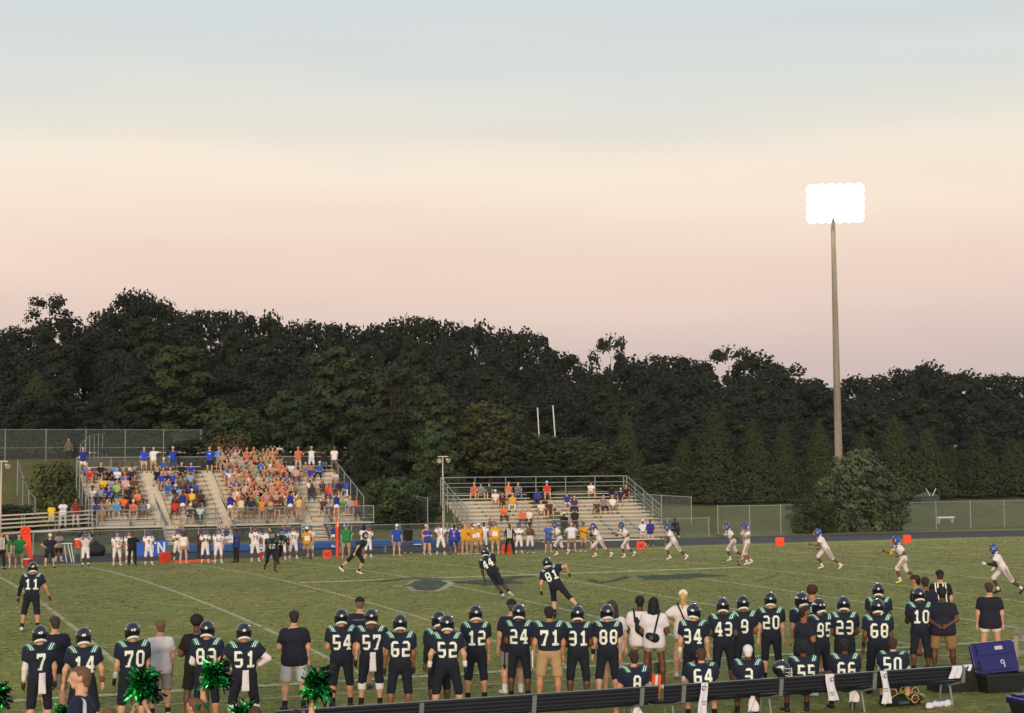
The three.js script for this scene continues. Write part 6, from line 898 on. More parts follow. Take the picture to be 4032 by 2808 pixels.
bystander(23.03,-50.56,-0.39,'clasp','d','man in white tee and white cap with hands clasped',{top:['tee','#d4d2d6'],bottom:['shorts','#b09b7b'],head:[['short','#120f0e'],['cap','#d9d6d0']],socks:['socks','#e0dedb'],h:0.89});
bystander(23.39,-50.32,-0.57,'chest','d','man in blue polo with a hand at his chin',{top:['polo','#232a86'],bottom:['shorts','#b3a58c'],head:[['short','#1c1512']],h:0.89});
bystander(30.66,-60.56,-1.02,'crouch','d','person in dark blue crouching by the low fence',{top:['tee','#20233f'],bottom:['trousers','#1b1d2b'],head:[['short','#0f0d0d']],h:1.0});
// spectators seated in the stands: [stand, row, x, pose, skin, shirt, bottom kind, bottom colour, hair, cap]
fan('small',10,19.50,'sit','a','#c2593f','shorts','#b98a70',[['short','#4a3424']],'spectator in coral top seated in the small bleachers');
fan('small',10,19.94,'lean','a','#6d8587','shorts','#8a7460',[['short','#4a3424'],['cap','#3a4040']],'spectator in teal grey tee seated in the small bleachers');
fan('small',10,20.56,'sit','a','#2e3a44','shorts','#1a1a1c',[['short','#4a3424'],['cap','#2b2f36']],'spectator in slate tee seated in the small bleachers');
fan('small',10,21.97,'slouch','a','#c9694a','shorts','#c3b6a6',[['short','#4a3424']],'spectator in salmon tee seated in the small bleachers');
fan('small',10,22.67,'lean','a','#6b6e74','trousers','#5b6f93',[['short','#4a3424']],'spectator in grey tee and jeans seated in the small bleachers');
fan('small',10,24.80,'sit','a','#c92a26','shorts','#a98f70',[['short','#4a3424'],['cap','#cfcac2']],'spectator in bright red tee seated in the small bleachers');
fan('small',8,23.59,'sit','d','#1c3a94','shorts','#15161c',[['short','#0e0c0b']],'spectator in royal blue tee seated in the small bleachers');
fan('small',8,20.54,'lean','a','#dcd6d8','shorts','#b98a80',[['short','#4a3424'],['cap','#dcd3cf']],'spectator in white tee seated in the small bleachers');
fan('small',7,20.78,'sit','b','#53211e','shorts','#2a1614',[['long','#2b1f19']],'spectator in maroon top seated in the small bleachers');
fan('small',7,21.49,'slouch','a','#d39a1c','trousers','#cfc8bd',[['short','#4a3424']],'spectator in golden yellow tee seated in the small bleachers');
fan('small',4,20.10,'lean','a','#df6a34','trousers','#1d1c20',[['short','#4a3424']],'spectator in orange tee and dark trousers seated in the small bleachers');
fan('small',3,21.22,'sit','a','#c9683f','trousers','#2c4a66',[['short','#4a3424']],'spectator in orange tee and jeans seated in the small bleachers');
fan('small',3,21.66,'sit','a','#d9cdc3','trousers','#17171b',[['long','#b48a52']],'spectator in cream top and black trousers seated in the small bleachers');
fan('small',5,23.08,'lean','a','#d8d2c8','shorts','#8a7357',[['short','#4a3424']],'spectator in white shirt and tan shorts seated in the small bleachers');
fan('small',5,23.63,'sit','a','#512a22','shorts','#5a4036',[['long','#b98e60']],'spectator in brown top seated in the small bleachers');
fan('small',1,18.57,'slouch','a','#39406b','shorts','#3a3f55',[['short','#4a3424']],'spectator in navy and white tracksuit seated in the small bleachers');
fan('small',10,28.08,'lean','a','#e2dcdc','shorts','#c9b39b',[['short','#4a3424'],['cap','#2a2a30']],'spectator in white polo on the top row seated in the small bleachers');
fan('small',9,29.40,'sit','d','#0e0e10','shorts','#3a35a8',[['short','#0e0c0b']],'spectator in black top and bright blue shorts seated in the small bleachers');
fan('small',8,29.84,'sit','a','#1c2733','shorts','#20324a',[['short','#4a3424']],'spectator in dark top beside the corner post seated in the small bleachers');
fan('small',9,30.47,'lean','b','#3a1a1c','shorts','#3a2a20',[['short','#2b1f19']],'spectator in maroon top at the corner post seated in the small bleachers');
fan('small',7,25.48,'sit','a','#2e2f80','shorts','#dcd8d4',[['short','#4a3424'],['cap','#3a3a40']],'spectator in blue tee and white shorts seated in the small bleachers');
fan('small',6,25.73,'slouch','a','#3a2f60','trousers','#141418',[['long','#4a3424']],'spectator in purple top and black trousers seated in the small bleachers');
fan('small',5,27.06,'lean','a','#4d3b33','shorts','#3c3a3c',[['short','#4a3424']],'spectator in brown striped top seated in the small bleachers');
fan('small',6,27.90,'sit','a','#77757a','trousers','#1b1b20',[['short','#4a3424']],'spectator in grey top and black trousers seated in the small bleachers');
fan('small',6,28.58,'sit','a','#ded8d8','trousers','#8d7355',[['short','#4a3424']],'spectator in white tee and tan trousers seated in the small bleachers');
fan('large',8,-4.99,'lean','a','#c9281f','shorts','#9c8a6c',[['short','#4a3424'],['cap','#cfc6bb']],'spectator in bright red tee seated in the left block');
fan('large',9,-5.13,'sit','a','#7c72a6','shorts','#5a5560',[['short','#4a3424']],'spectator in lilac top seated in the left block');
fan('large',9,-4.33,'slouch','a','#171418','shorts','#1a1a1e',[['short','#a98555']],'spectator in black top with folded arms seated in the left block');
fan('large',8,-3.81,'lean','b','#191517','trousers','#17171a',[['short','#2b1f19']],'spectator in black shirt seated in the left block');
fan('large',9,-3.44,'sit','d','#4f93cf','shorts','#3a4a66',[['short','#0e0c0b']],'spectator in light blue hooded top seated in the left block');
fan('large',9,-3.26,'sit','d','#2c4f86','shorts','#2a3040',[['short','#0e0c0b']],'spectator in denim blue top seated in the left block');
fan('large',8,-3.36,'lean','a','#dfe0e6','trousers','#1f2030',[['short','#4a3424']],'spectator in white long sleeves seated in the left block');
fan('large',9,-2.97,'sit','d','#9c8a72','shorts','#4a443c',[['short','#0e0c0b']],'spectator in tan tee seated in the left block');
fan('large',7,-2.99,'slouch','b','#5a63b0','shorts','#4a4a66',[['short','#2b1f19']],'spectator in violet top seated in the left block');
fan('large',9,-2.27,'lean','d','#d1bfa6','shorts','#5a4a3c',[['short','#0e0c0b']],'spectator in cream tee seated in the left block');
fan('large',8,-2.40,'sit','b','#23253f','shorts','#2b2b38',[['short','#2b1f19']],'spectator in navy tee seated in the left block');
fan('large',6,-4.39,'sit','d','#d8b32c','trousers','#2c2a2c',[['short','#0e0c0b']],'spectator in yellow tee seated in the left block');
fan('large',6,-3.90,'lean','d','#8e9ab0','trousers','#2a2c33',[['short','#0e0c0b']],'spectator in pale blue tee seated in the left block');
fan('large',6,-3.02,'sit','a','#c9a3a0','shorts','#b98a7a',[['bun','#4a3424']],'spectator in pale pink tee seated in the left block');
fan('large',6,-2.47,'slouch','b','#5a3a33','trousers','#2a2022',[['long','#2b1f19']],'spectator in brown top seated in the left block');
fan('large',4,-5.18,'lean','d','#d8d2d8','trousers','#15151a',[['afro','#0e0c0b']],'spectator in white tee and dark trousers seated in the left block');
fan('large',4,-4.73,'sit','c','#7f8a9c','trousers','#2f3a52',[['short','#1a1412']],'spectator in grey blue tee seated in the left block');
fan('large',4,-4.59,'sit','b','#2344a6','shorts','#20305c',[['short','#2b1f19']],'spectator in royal blue tee seated in the left block');
fan('large',4,-4.15,'lean','a','#22359a','trousers','#1c2540',[['long','#5a3a2a']],'spectator in royal blue jacket seated in the left block');
fan('large',5,-3.66,'sit','a','#8fb862','trousers','#33506a',[['short','#4a3424']],'spectator in lime green tee seated in the left block');
fan('large',4,-3.03,'slouch','c','#221c1d','trousers','#1a1a1d',[['short','#1a1412'],['cap','#dcd8d0']],'spectator in black tee and white cap seated in the left block');
fan('large',4,-2.43,'lean','b','#6b4a3c','shorts','#3a2f2a',[['long','#2b1f19']],'spectator in brown top with long dark hair seated in the left block');
fan('large',3,-2.56,'sit','b','#d97a56','shorts','#3a3a40',[['short','#2b1f19']],'spectator in peach orange top seated in the left block');
fan('large',2,-3.48,'sit','d','#e06a24','shorts','#5a5a5e',[['short','#0e0c0b']],'spectator in vivid orange tee seated in the left block');
fan('large',2,-2.90,'lean','d','#141216','trousers','#141417',[['short','#0e0c0b']],'spectator in black hooded top seated in the left block');
fan('large',1,-2.39,'sit','d','#6a6a74','shorts','#3a3c44',[['afro','#0e0c0b']],'spectator in grey top seated in the left block');
fan('large',1,-2.22,'slouch','d','#dcd0c6','shorts','#8a735a',[['short','#0e0c0b']],'spectator in cream white polo seated in the left block');
fan('large',1,-5.20,'lean','d','#2c4a9c','shorts','#2c3a5a',[['short','#0e0c0b']],'spectator in blue tee by the railing seated in the left block');
fan('large',1,-4.58,'sit','a','#7c7672','shorts','#2c2c30',[['long','#b07a3c']],'spectator in grey tee and ginger hair seated in the left block');
fan('large',1,-4.01,'sit','a','#3c86c4','shorts','#9a8a70',[['short','#4a3424']],'spectator in sky blue tee seated in the left block');
fan('large',1,-3.00,'lean','a','#d0654c','shorts','#2a2a2e',[['short','#4a3424'],['cap','#dcd6d0']],'spectator in coral tee and white cap seated in the left block');
fan('large',0,-4.95,'sit','b','#a3764a','shorts','#8a6a48',[['short','#2b1f19']],'spectator in tan top by the railing seated in the left block');
fan('large',10,-0.22,'slouch','a','#2b56a0','shorts','#8c5f50',[['short','#4a3424'],['cap','#e0ddd6']],'spectator in blue tee and white cap seated in the middle block');
fan('large',8,-0.76,'lean','a','#161418','shorts','#2a2622',[['short','#4a3424']],'spectator in black top seated in the middle block');
fan('large',7,-0.65,'sit','a','#2338a0','trousers','#8a7258',[['short','#4a3424']],'spectator in royal blue tee seated in the middle block');
fan('large',7,-0.36,'sit','a','#1c181c','shorts','#c09a8a',[['short','#4a3424']],'spectator in black top and pink shorts seated in the middle block');
fan('large',8,0.03,'lean','a','#d3a0b0','shorts','#7a6a70',[['short','#8a6a4a']],'spectator in pink blouse seated in the middle block');
fan('large',7,0.05,'sit','a','#2a3f9c','shorts','#1a1a22',[['long','#4a3424']],'spectator in blue top and dark skirt seated in the middle block');
fan('large',9,0.85,'slouch','a','#151316','shorts','#3a2a26',[['short','#4a3424']],'spectator in black tee with white print seated in the middle block');
fan('large',9,1.53,'lean','a','#2430b8','shorts','#b98a78',[['short','#4a3424']],'spectator in bright blue printed tee seated in the middle block');
fan('large',6,0.61,'sit','d','#6b5a48','trousers','#4a3f33',[['short','#0e0c0b']],'spectator in brown hooded top seated in the middle block');
fan('large',7,1.21,'sit','c','#7fa3b8','shorts','#4a545c',[['short','#1a1412']],'spectator in pale teal tee seated in the middle block');
fan('large',5,-0.46,'lean','b','#2f5fc0','trousers','#8fa3b8',[['short','#2b1f19'],['cap','#c98aa0']],'spectator in blue tee and pale jeans seated in the middle block');
fan('large',5,0.06,'sit','b','#2a6f9c','shorts','#3a3f4c',[['short','#2b1f19']],'spectator in teal blue tee seated in the middle block');
fan('large',4,-0.10,'slouch','b','#1c2447','trousers','#aeb6c4',[['short','#2b1f19'],['cap','#e2e0dc']],'spectator in navy tee and white cap seated in the middle block');
fan('large',4,0.22,'lean','d','#86a8c4','shorts','#33405a',[['short','#0e0c0b']],'spectator in light blue tee seated in the middle block');
fan('large',5,0.83,'sit','d','#232a5c','shorts','#2a2438',[['short','#0e0c0b']],'spectator in navy striped tee seated in the middle block');
fan('large',4,0.75,'sit','c','#2a2f63','shorts','#30304a',[['short','#1a1412']],'spectator in indigo tee seated in the middle block');
fan('large',5,1.34,'lean','d','#2a5a9c','shorts','#1e3a66',[['short','#0e0c0b']],'spectator in blue polo seated in the middle block');
fan('large',3,0.36,'sit','c','#d8622c','trousers','#6a5a44',[['short','#1a1412']],'spectator in orange tee seated in the middle block');
fan('large',3,0.81,'slouch','a','#e0b81c','shorts','#3a3026',[['short','#4a3424'],['cap','#e2dedc']],'spectator in bright yellow tee and white cap seated in the middle block');
fan('large',3,1.41,'lean','d','#4c2a2e','trousers','#3a2024',[['short','#0e0c0b']],'spectator in maroon jacket seated in the middle block');
fan('large',2,-0.31,'sit','d','#55262c','shorts','#4a2a2c',[['short','#0e0c0b']],'spectator in maroon and white top seated in the middle block');
fan('large',1,-0.42,'sit','d','#c22a26','shorts','#4a3f3c',[['short','#0e0c0b']],'spectator in red tee seated in the middle block');
fan('large',0,0.49,'lean','a','#1f2140','shorts','#23233a',[['short','#4a3424'],['cap','#e2e0de']],'spectator in navy dress and white cap seated in the middle block');
fan('large',0,1.02,'sit','d','#c2d3d6','trousers','#20242c',[['short','#0e0c0b']],'spectator in white and teal top seated in the middle block');
fan('large',1,0.93,'slouch','d','#48232a','trousers','#33202a',[['short','#0e0c0b']],'spectator in wine red top seated in the middle block');
fan('large',9,7.63,'lean','c','#151416','trousers','#26221f',[['short','#1a1412'],['cap','#b9c3c6']],'spectator in black top and pale cap seated beyond the standing crowd');
fan('large',9,8.21,'sit','d','#d9d2d4','trousers','#2a2c38',[['short','#0e0c0b']],'spectator in white tee seated beyond the standing crowd');
fan('large',8,8.37,'sit','a','#c99a94','trousers','#2f4568',[['short','#6a4a3a']],'spectator in pink top and jeans seated beyond the standing crowd');
fan('large',9,9.26,'lean','a','#84787a','shorts','#b08a70',[['short','#4a3424']],'spectator in grey tee and tan shorts seated beyond the standing crowd');
fan('large',8,9.45,'sit','b','#33349a','shorts','#a08070',[['long','#b08a5a']],'spectator in violet blue tank top seated beyond the standing crowd');
fan('large',9,10.17,'slouch','a','#1f4fb0','trousers','#131418',[['short','#4a3424'],['cap','#e0dedb']],'spectator in blue tee, black trousers and white cap seated beyond the standing crowd');
fan('large',7,11.01,'lean','a','#bdb5b8','shorts','#6a6468',[['short','#4a3424'],['cap','#4a3f3a']],'spectator in pale grey tee seated beyond the standing crowd');
fan('large',5,8.87,'sit','d','#d5d0d3','trousers','#23222c',[['short','#0e0c0b'],['cap','#b9a8a0']],'spectator in white printed tee seated beyond the standing crowd');
fan('large',4,8.83,'sit','d','#3a2622','trousers','#2f5278',[['long','#0e0c0b']],'spectator in brown top and jeans seated beyond the standing crowd');
fan('large',5,9.70,'lean','b','#4a4038','shorts','#3a322c',[['long','#2b1f19']],'spectator in dark top holding a white bag seated beyond the standing crowd');
fan('large',4,10.00,'sit','c','#d3382c','trousers','#34507c',[['short','#1a1412']],'spectator in red tee and jeans seated beyond the standing crowd');
fan('large',5,10.56,'slouch','b','#554e5c','shorts','#3c3c4a',[['short','#2b1f19']],'spectator in grey purple tee seated beyond the standing crowd');
fan('large',5,10.98,'lean','d','#1c2250','trousers','#3a3a3e',[['short','#0e0c0b']],'spectator in navy sweater seated beyond the standing crowd');
fan('large',5,11.30,'sit','d','#2450c0','trousers','#c9c9cc',[['short','#0e0c0b']],'spectator in royal tee and white trousers seated beyond the standing crowd');
fan('large',1,9.15,'sit','a','#4a3632','shorts','#2c2426',[['long','#4a3424']],'spectator in dark top with long black hair seated beyond the standing crowd');
fan('large',1,10.37,'lean','a','#23933c','shorts','#3a3a3c',[['long','#a98550']],'spectator in bright green tee seated beyond the standing crowd');
fan('large',1,10.90,'sit','a','#9c9496','shorts','#4a4646',[['short','#9c7a50']],'spectator in grey tee seated beyond the standing crowd');
fan('large',1,11.30,'slouch','c','#e05f2c','shorts','#3a2a2c',[['short','#1a1412']],'spectator in orange tee by the end railing seated beyond the standing crowd');
fan('large',0,9.57,'lean','b','#521f2a','shorts','#2f2026',[['short','#2b1f19']],'spectator in maroon tee seated beyond the standing crowd');
fan('large',0,11.30,'sit','d','#3c2c48','trousers','#241c2c',[['short','#0e0c0b']],'spectator in dark purple top on the bottom row seated beyond the standing crowd');
// people standing in the stands and on the ramp
onStand(-5.31,4.49,-74.18,-0.13,'armout','a','man in blue shirt and white shorts leaning on the back rail corner',{top:['tee','#22287c'],bottom:['shorts','#d9d3c6'],head:[['short','#8a6f62']]});
onStand(-1.41,4.49,-74.18,-0.17,'hip','a','man in blue tee and khaki shorts standing on the top row',{top:['tee','#2348b8'],bottom:['shorts','#c2ab8c']});
onStand(-0.80,4.49,-74.18,-0.17,'armout','a','man in white printed tee standing on the top row',{top:['tee','#dcdade'],bottom:['shorts','#b58f72']});
onStand(0.47,4.49,-74.18,-0.18,'armout','a','man in blue polo and jeans leaning on the back rail',{top:['polo','#1f3aa0'],bottom:['trousers','#33465a'],head:[['short','#4a3424'],['cap','#c9b9a0']]});
onStand(2.90,4.49,-74.18,-0.21,'armsout','a','man in bright blue tee with arms spread along the back rail',{top:['tee','#1846c4'],bottom:['shorts','#131318'],chest:['#cfd3e6',true,-0.08,0.08,-0.2,-0.14]});
onStand(3.53,4.49,-74.18,-0.21,'clasp','a','woman in light blue tee at the top of the standing crowd',{top:['tee','#2a86d0'],bottom:['shorts','#8a8078'],head:[['long','#5a3a28']]});
onStand(4.09,4.49,-74.18,-0.22,'stand','d','man in dark grey tee at the top of the standing crowd',{top:['tee','#30333e'],bottom:['shorts','#3a3a40']});
onStand(8.95,4.49,-74.18,-0.26,'hip','b','man in salmon tee and pale shorts at the back rail',{top:['tee','#c2694c'],bottom:['trousers','#b9a994']});
onStand(9.88,4.49,-74.18,-0.27,'armsout','b','man in white and blue top with a pale cap at the back rail',{top:['tank','#d6d8ea'],bottom:['shorts','#c9c9d6'],head:[['short','#2a201a'],['cap','#9aa3a6']]});
onStand(10.81,4.49,-74.18,-0.28,'chest','d','child in black holding something white at the back rail',{top:['tee','#101012'],bottom:['shorts','#5c606a'],h:0.85});
onStand(11.49,4.49,-74.18,-0.28,'stand','c','man in white tee and grey shorts at the end of the back rail',{top:['tee','#dcd5d6'],bottom:['shorts','#55535a'],head:[['short','#2a2a2e'],['cap','#5a5a5c']]});
onStand(7.25,1.30,-67.58,-0.26,'walk','b','woman in yellow dress walking at the foot of the aisle',{top:['tank','#d6b16a'],bottom:['skirt','#d6b16a'],head:[['long','#5a3a26']]});
onStand(23.24,0.02,-61.98,-0.42,'stand','e','man in black with white cap standing on the small stairs',{top:['tee','#171216'],bottom:['trousers','#151418'],head:[['short','#0d0b0b'],['cap','#dcd8d2']]});
onStand(24.26,0.26,-62.58,-0.43,'clasp','e','person in dark red standing beside the man in black',{top:['tee','#2f1a1e'],bottom:['trousers','#1c1a20'],head:[['afro','#0d0b0b']]});
onStand(-8.06,rampY(-8.06)+0.02,-66.9,0.06,'stand','d','child in a yellow top standing on the ramp',{top:['tee','#e0bc1c'],bottom:['shorts','#a8a6a6'],h:0.9});
onStand(-7.40,rampY(-7.40)+0.02,-66.9,0.06,'phone','d','man in a big white tee on the ramp',{b:1.15,top:['tee','#ddd3da'],bottom:['trousers','#b3b6bd']});
onStand(-6.66,rampY(-6.66)+0.02,-66.9,0.05,'stand','c','man in dark red shirt on the ramp',{top:['tee','#7c2424'],bottom:['trousers','#b0aaac']});
onStand(-2.57,groundY(-2.57,-104),-104,-0.12,'wide','b','person in grey behind the tall fence',{top:['long','#5d5850'],bottom:['trousers','#2a2a28'],h:1.1});
// cheer flyers lifted in front of the large stand, and their bases
stunt(-1.47,1.87,-60.6,2.95,'cheerleader in white skirt lifted in front of the middle block','#4a3020',0);
stunt(1.29,1.71,-60.6,2.92,'cheerleader in white skirt lifted in front of the standing crowd','#9a6f3c',1);
stunt(4.87,1.73,-60.6,2.89,'dark haired cheerleader in white skirt lifted beside the last aisle','#15100e',2);
stunt(7.70,1.64,-60.6,2.86,'cheerleader in white skirt lifted beside the orange pole','#6a4a30',3);
// spectators and cheerleaders just below the camera
// boy -16.92 2.28 14.78 away 3.01
// cheer head -15.36 1.61 12.77 away 2.94
// hair a -16.47 1.63 13.40 away 2.99
// hair b -14.43 1.52 13.69 away 2.89
// pom1 -15.70 1.59 11.00 away 2.98
// pom2 -14.87 1.69 11.35 away 2.93
// pom3 -13.65 1.57 11.84 away 2.87
// pom4 -16.72 1.39 11.64 away 3.02
// pom5 -14.65 1.29 11.95 away 2.92
// pom6 -17.42 1.48 10.28 away 3.06
// orange sign -14.63 0.72 7.57 away 2.96
// ---------- the standing student crowd, row by row ----------
{
  const shirts = [['white', '#dcd6d2'], ['pale blue', '#8fa8c4'], ['rose', '#b9807a'], ['sand', '#b79a78'], ['peach', '#c98a6c'], ['salmon', '#c2705a'], ['white', '#d8d0cc'], ['pink', '#cf9a94'], ['tan', '#b08a68'], ['grey', '#7d7674'], ['navy', '#20253f'], ['blue', '#3a62a8'], ['maroon', '#5a2a2c'], ['black', '#1d1a1c'], ['orange', '#cf8440'], ['teal', '#5f9c96'], ['green', '#5c8a52'], ['cream', '#d1bfa6'], ['bare-shouldered', '#c2906f']];
  const poses = ['circle', 'circle', 'tent', 'circle', 'vee', 'visor', 'oneup', 'chest', 'tent', 'circle', 'stand', 'crossed'], rows = ['front', 'second', 'third', 'fourth', 'fifth', 'sixth', 'seventh', 'eighth', 'ninth', 'tenth', 'eleventh', 'top'];
  for (let k = 0; k < 12; k++) for (let i = 0; i < 7; i++) {
    const x = 3.3 + (i + 0.5) * 0.59 + rr(-0.13, 0.13), [c, col] = pick(shirts), po = pick(poses), sk = pick(['a', 'a', 'b', 'a', 'b', 'c']), up = /circle|tent|vee|visor|oneup/.test(po);
    person({ lod: 'seat', x, y: 1.303 + 0.29 * k + (k % 3 === 1 ? 0.0 : 0), z: -67.57 - 0.6 * k, yaw: -0.3 + rr(-0.35, 0.35), pose: po, skin: sk, h: rr(0.9, 1.02), head: [[pick(['short', 'long', 'short', 'tail', 'long', 'short']), pick(['#3a2418', '#5a3a24', '#8a6236', '#1d1512', '#a87f48'])]], top: [rnd() < 0.35 ? 'tank' : 'tee', col], bottom: ['short_shorts', pick(['#3a3c48', '#8a7a64', '#2a2c34', '#6d6a6c', '#b4a48c'])], shoes: '#8a857e', group: 'standing student crowd', label: `student in ${c} top, arms ${up ? 'raised' : 'down'}, ${rows[k]} row of standing crowd, ${ordinal(i)} across` });
  }
}
// ---------- cheerleaders and spectators just below the camera ----------
{
  const pomGeo = (sd) => { seed = sd; const pos = [], ind = []; for (let i = 0; i < 330; i++) { const th = Math.acos(rr(-1, 1)), ph = rr(0, 6.283), d = [Math.sin(th) * Math.cos(ph), Math.cos(th), Math.sin(th) * Math.sin(ph)], s = nrm(cross(d, [rr(-1, 1), rr(-1, 1), rr(-1, 1)])), L = rr(0.1, 0.2)*(0.8+0.35*Math.sin(ph*2+th*3)), w = rr(0.009, 0.02), first = pos.length / 3, dr = rr(0.1, 0.5); for (let q = 0; q <= 3; q++) { const t = 0.12 + 0.88 * q / 3, c = [d[0] * L * t + 0.02 * Math.sin(i + q * 2) * t, d[1] * L * t - dr * 0.1 * t * t, d[2] * L * t + 0.02 * Math.cos(i * 2 + q) * t], tw = q * rr(-0.8, 0.8), s2 = nrm(add(mul(s, Math.cos(tw)), mul(cross(d, s), Math.sin(tw)))); pos.push(...add(c, mul(s2, w)), ...add(c, mul(s2, -w))); if (q) { const b = first + q * 2; ind.push(b - 2, b, b + 1, b - 2, b + 1, b - 1); } } } const g = new THREE.BufferGeometry(); g.setAttribute('position', new THREE.Float32BufferAttribute(pos, 3)); g.setIndex(ind); g.computeVertexNormals(); return g; };
  const foil = new THREE.MeshStandardMaterial({ color: new THREE.Color('#1f9c48'), roughness: 0.16, metalness: 0.85, side: THREE.DoubleSide }), foilDark = new THREE.MeshStandardMaterial({ color: new THREE.Color('#07180c'), roughness: 0.25, metalness: 0.5, side: THREE.DoubleSide });
  const pom = (x, y, z, r, label) => { const t = thing('pom_pom', label, 'pom pom', [x, y, z], 0, 'green cheer pom poms'); t.scale.setScalar(r); part('green_streamers', pomGeo(Math.round(x * -97)), foil, t); part('black_streamers', pomGeo(Math.round(x * -61)).clone().translate(0.06, -0.005, -0.03), foilDark, t); part('handle', bar([0, -0.08, 0], [0, 0.05, 0], 0.02), mat('#1a1a1a', 0.6), t); };
  pom(-16.12, 1.9, 13.48, 1.15, 'green and black pom pom raised in front of number 70'); pom(-15.22, 1.92, 13.03, 1.1, 'green and black pom pom raised in front of number 83'); pom(-14.35, 1.9, 14.36, 1.1, 'green and black pom pom raised left of the bench'); pom(-16.85, 1.47, 12.56, 1.0, 'green pom pom below the boy in profile'); pom(-14.99, 1.46, 13.47, 1.15, 'green pom pom at the feet of number 51'); pom(-17.52, 1.58, 11.14, 1.0, 'green pom pom cut off by the picture edge');
  const arm = { AR: [[0.04, 1, 0.08], [-0.02, 1, 0.06]], AL: [[0.3, -1, 0.05], [0, -0.9, 0.4]] }, both = { A: [[0.05, 1, 0.05], [-0.5, 1, 0.05]] }, half = { AR: [[0.15, -0.55, 0.8], [0, 1, 0.1]], AL: [[0.2, -1, 0.05], [0, -0.9, 0.4]] };
  const cheer = (x, z, yaw, pose, hair, style, h, label) => person({ x, z, yaw, pose, skin: 'a', h, grip: true, label, group: 'cheerleaders below the camera', top: ['tank', '#121a30'], bottom: ['skirt', '#10281c'], head: [[style, hair]], shoes: '#d9d6d2', extra: [(g, j) => { if (style === 'tail') { const b = part('hair_bow', merge([-1, 1].map((s) => new THREE.ConeGeometry(0.05, 0.12, 5).rotateZ(s * 1.35).scale(1, 1, 0.5).translate(s * 0.06, 0, 0))), mat('#0b5a30', 0.5), g); b.position.set(j.H[0], j.H[1] + 0.03, j.H[2] - 0.13); } }] });
  cheer(-15.4, 12.97, 2.94 + 0.9, arm, '#6b4a30', 'tail', 0.93, 'cheerleader with a green bow raising one pom pom');
  cheer(-14.55, 14.3, 2.87, arm, '#2c1d15', 'tail', 0.92, 'dark haired cheerleader raising a pom pom at the picture bottom');
  cheer(-16.14, 13.52, 2.98, both, '#5a3a26', 'tail', 0.86, 'cheerleader holding a pom pom up with both hands');
  cheer(-16.72, 12.66, 3.02, half, '#5a3a26', 'short', 0.9, 'cheerleader below the frame holding a pom pom at shoulder height');
  cheer(-14.85, 13.6, 2.9, half, '#4a3020', 'short', 0.9, 'cheerleader below the frame with a pom pom at number 51');
  person({ x: -16.33, z: 12.4, yaw: 3.0, pose: 'stand', skin: 'a', h: 0.86, head: [['long', '#6a4c34']], top: ['tee', '#1a2036'], bottom: ['shorts', '#22242c'], label: 'brown haired child whose head just shows at the picture bottom' });
  person({ x: -16.95, y: 0.55, z: 14.8, yaw: -1.95, pose: { A: [[0.16, -1, 0.08], [0, -1, 0.25]], hd: [0.25, 0.02] }, skin: 'a', h: 0.985, lod: 'fine', face: 1, label: 'boy in navy shirt with white shoulder stripe seen in profile', top: ['tee', '#161a33'], bottom: ['shorts', '#22242c'], head: [['short', '#6b4c30']], extra: [(g, j) => { const f = field(clothBones('tee', j, 1).o, 0.06, [], 0), pos = [], ind = [], D = nrm(add(mul(j.F, 0.75), mul(j.S, -0.66))), X = nrm(add(mul(j.S, 0.75), mul(j.F, 0.66))); for (let i = 0; i <= 16; i++) { const t = i / 16, v = mix(0.0, -0.34, t), u = mix(0.07, 0.02, t) + 0.05 * Math.sin(t * 3); for (const w of [-0.026, 0.026]) { const m = add(add(j.C, mul(X, u + w)), mul(j.U, v + w * 0.5)), p = march(f, add(m, mul(D, -0.5)), D, 0.7, m); pos.push(...add(p, mul(D, -0.012))); } if (i) { const q = i * 2; ind.push(q - 2, q, q + 1, q - 2, q + 1, q - 1); } } const geo = new THREE.BufferGeometry(); geo.setAttribute('position', new THREE.Float32BufferAttribute(pos, 3)); geo.setIndex(ind); geo.computeVertexNormals(); part('shoulder_stripe', geo, mat('#d9d8e2', 0.8), g); }] });
}
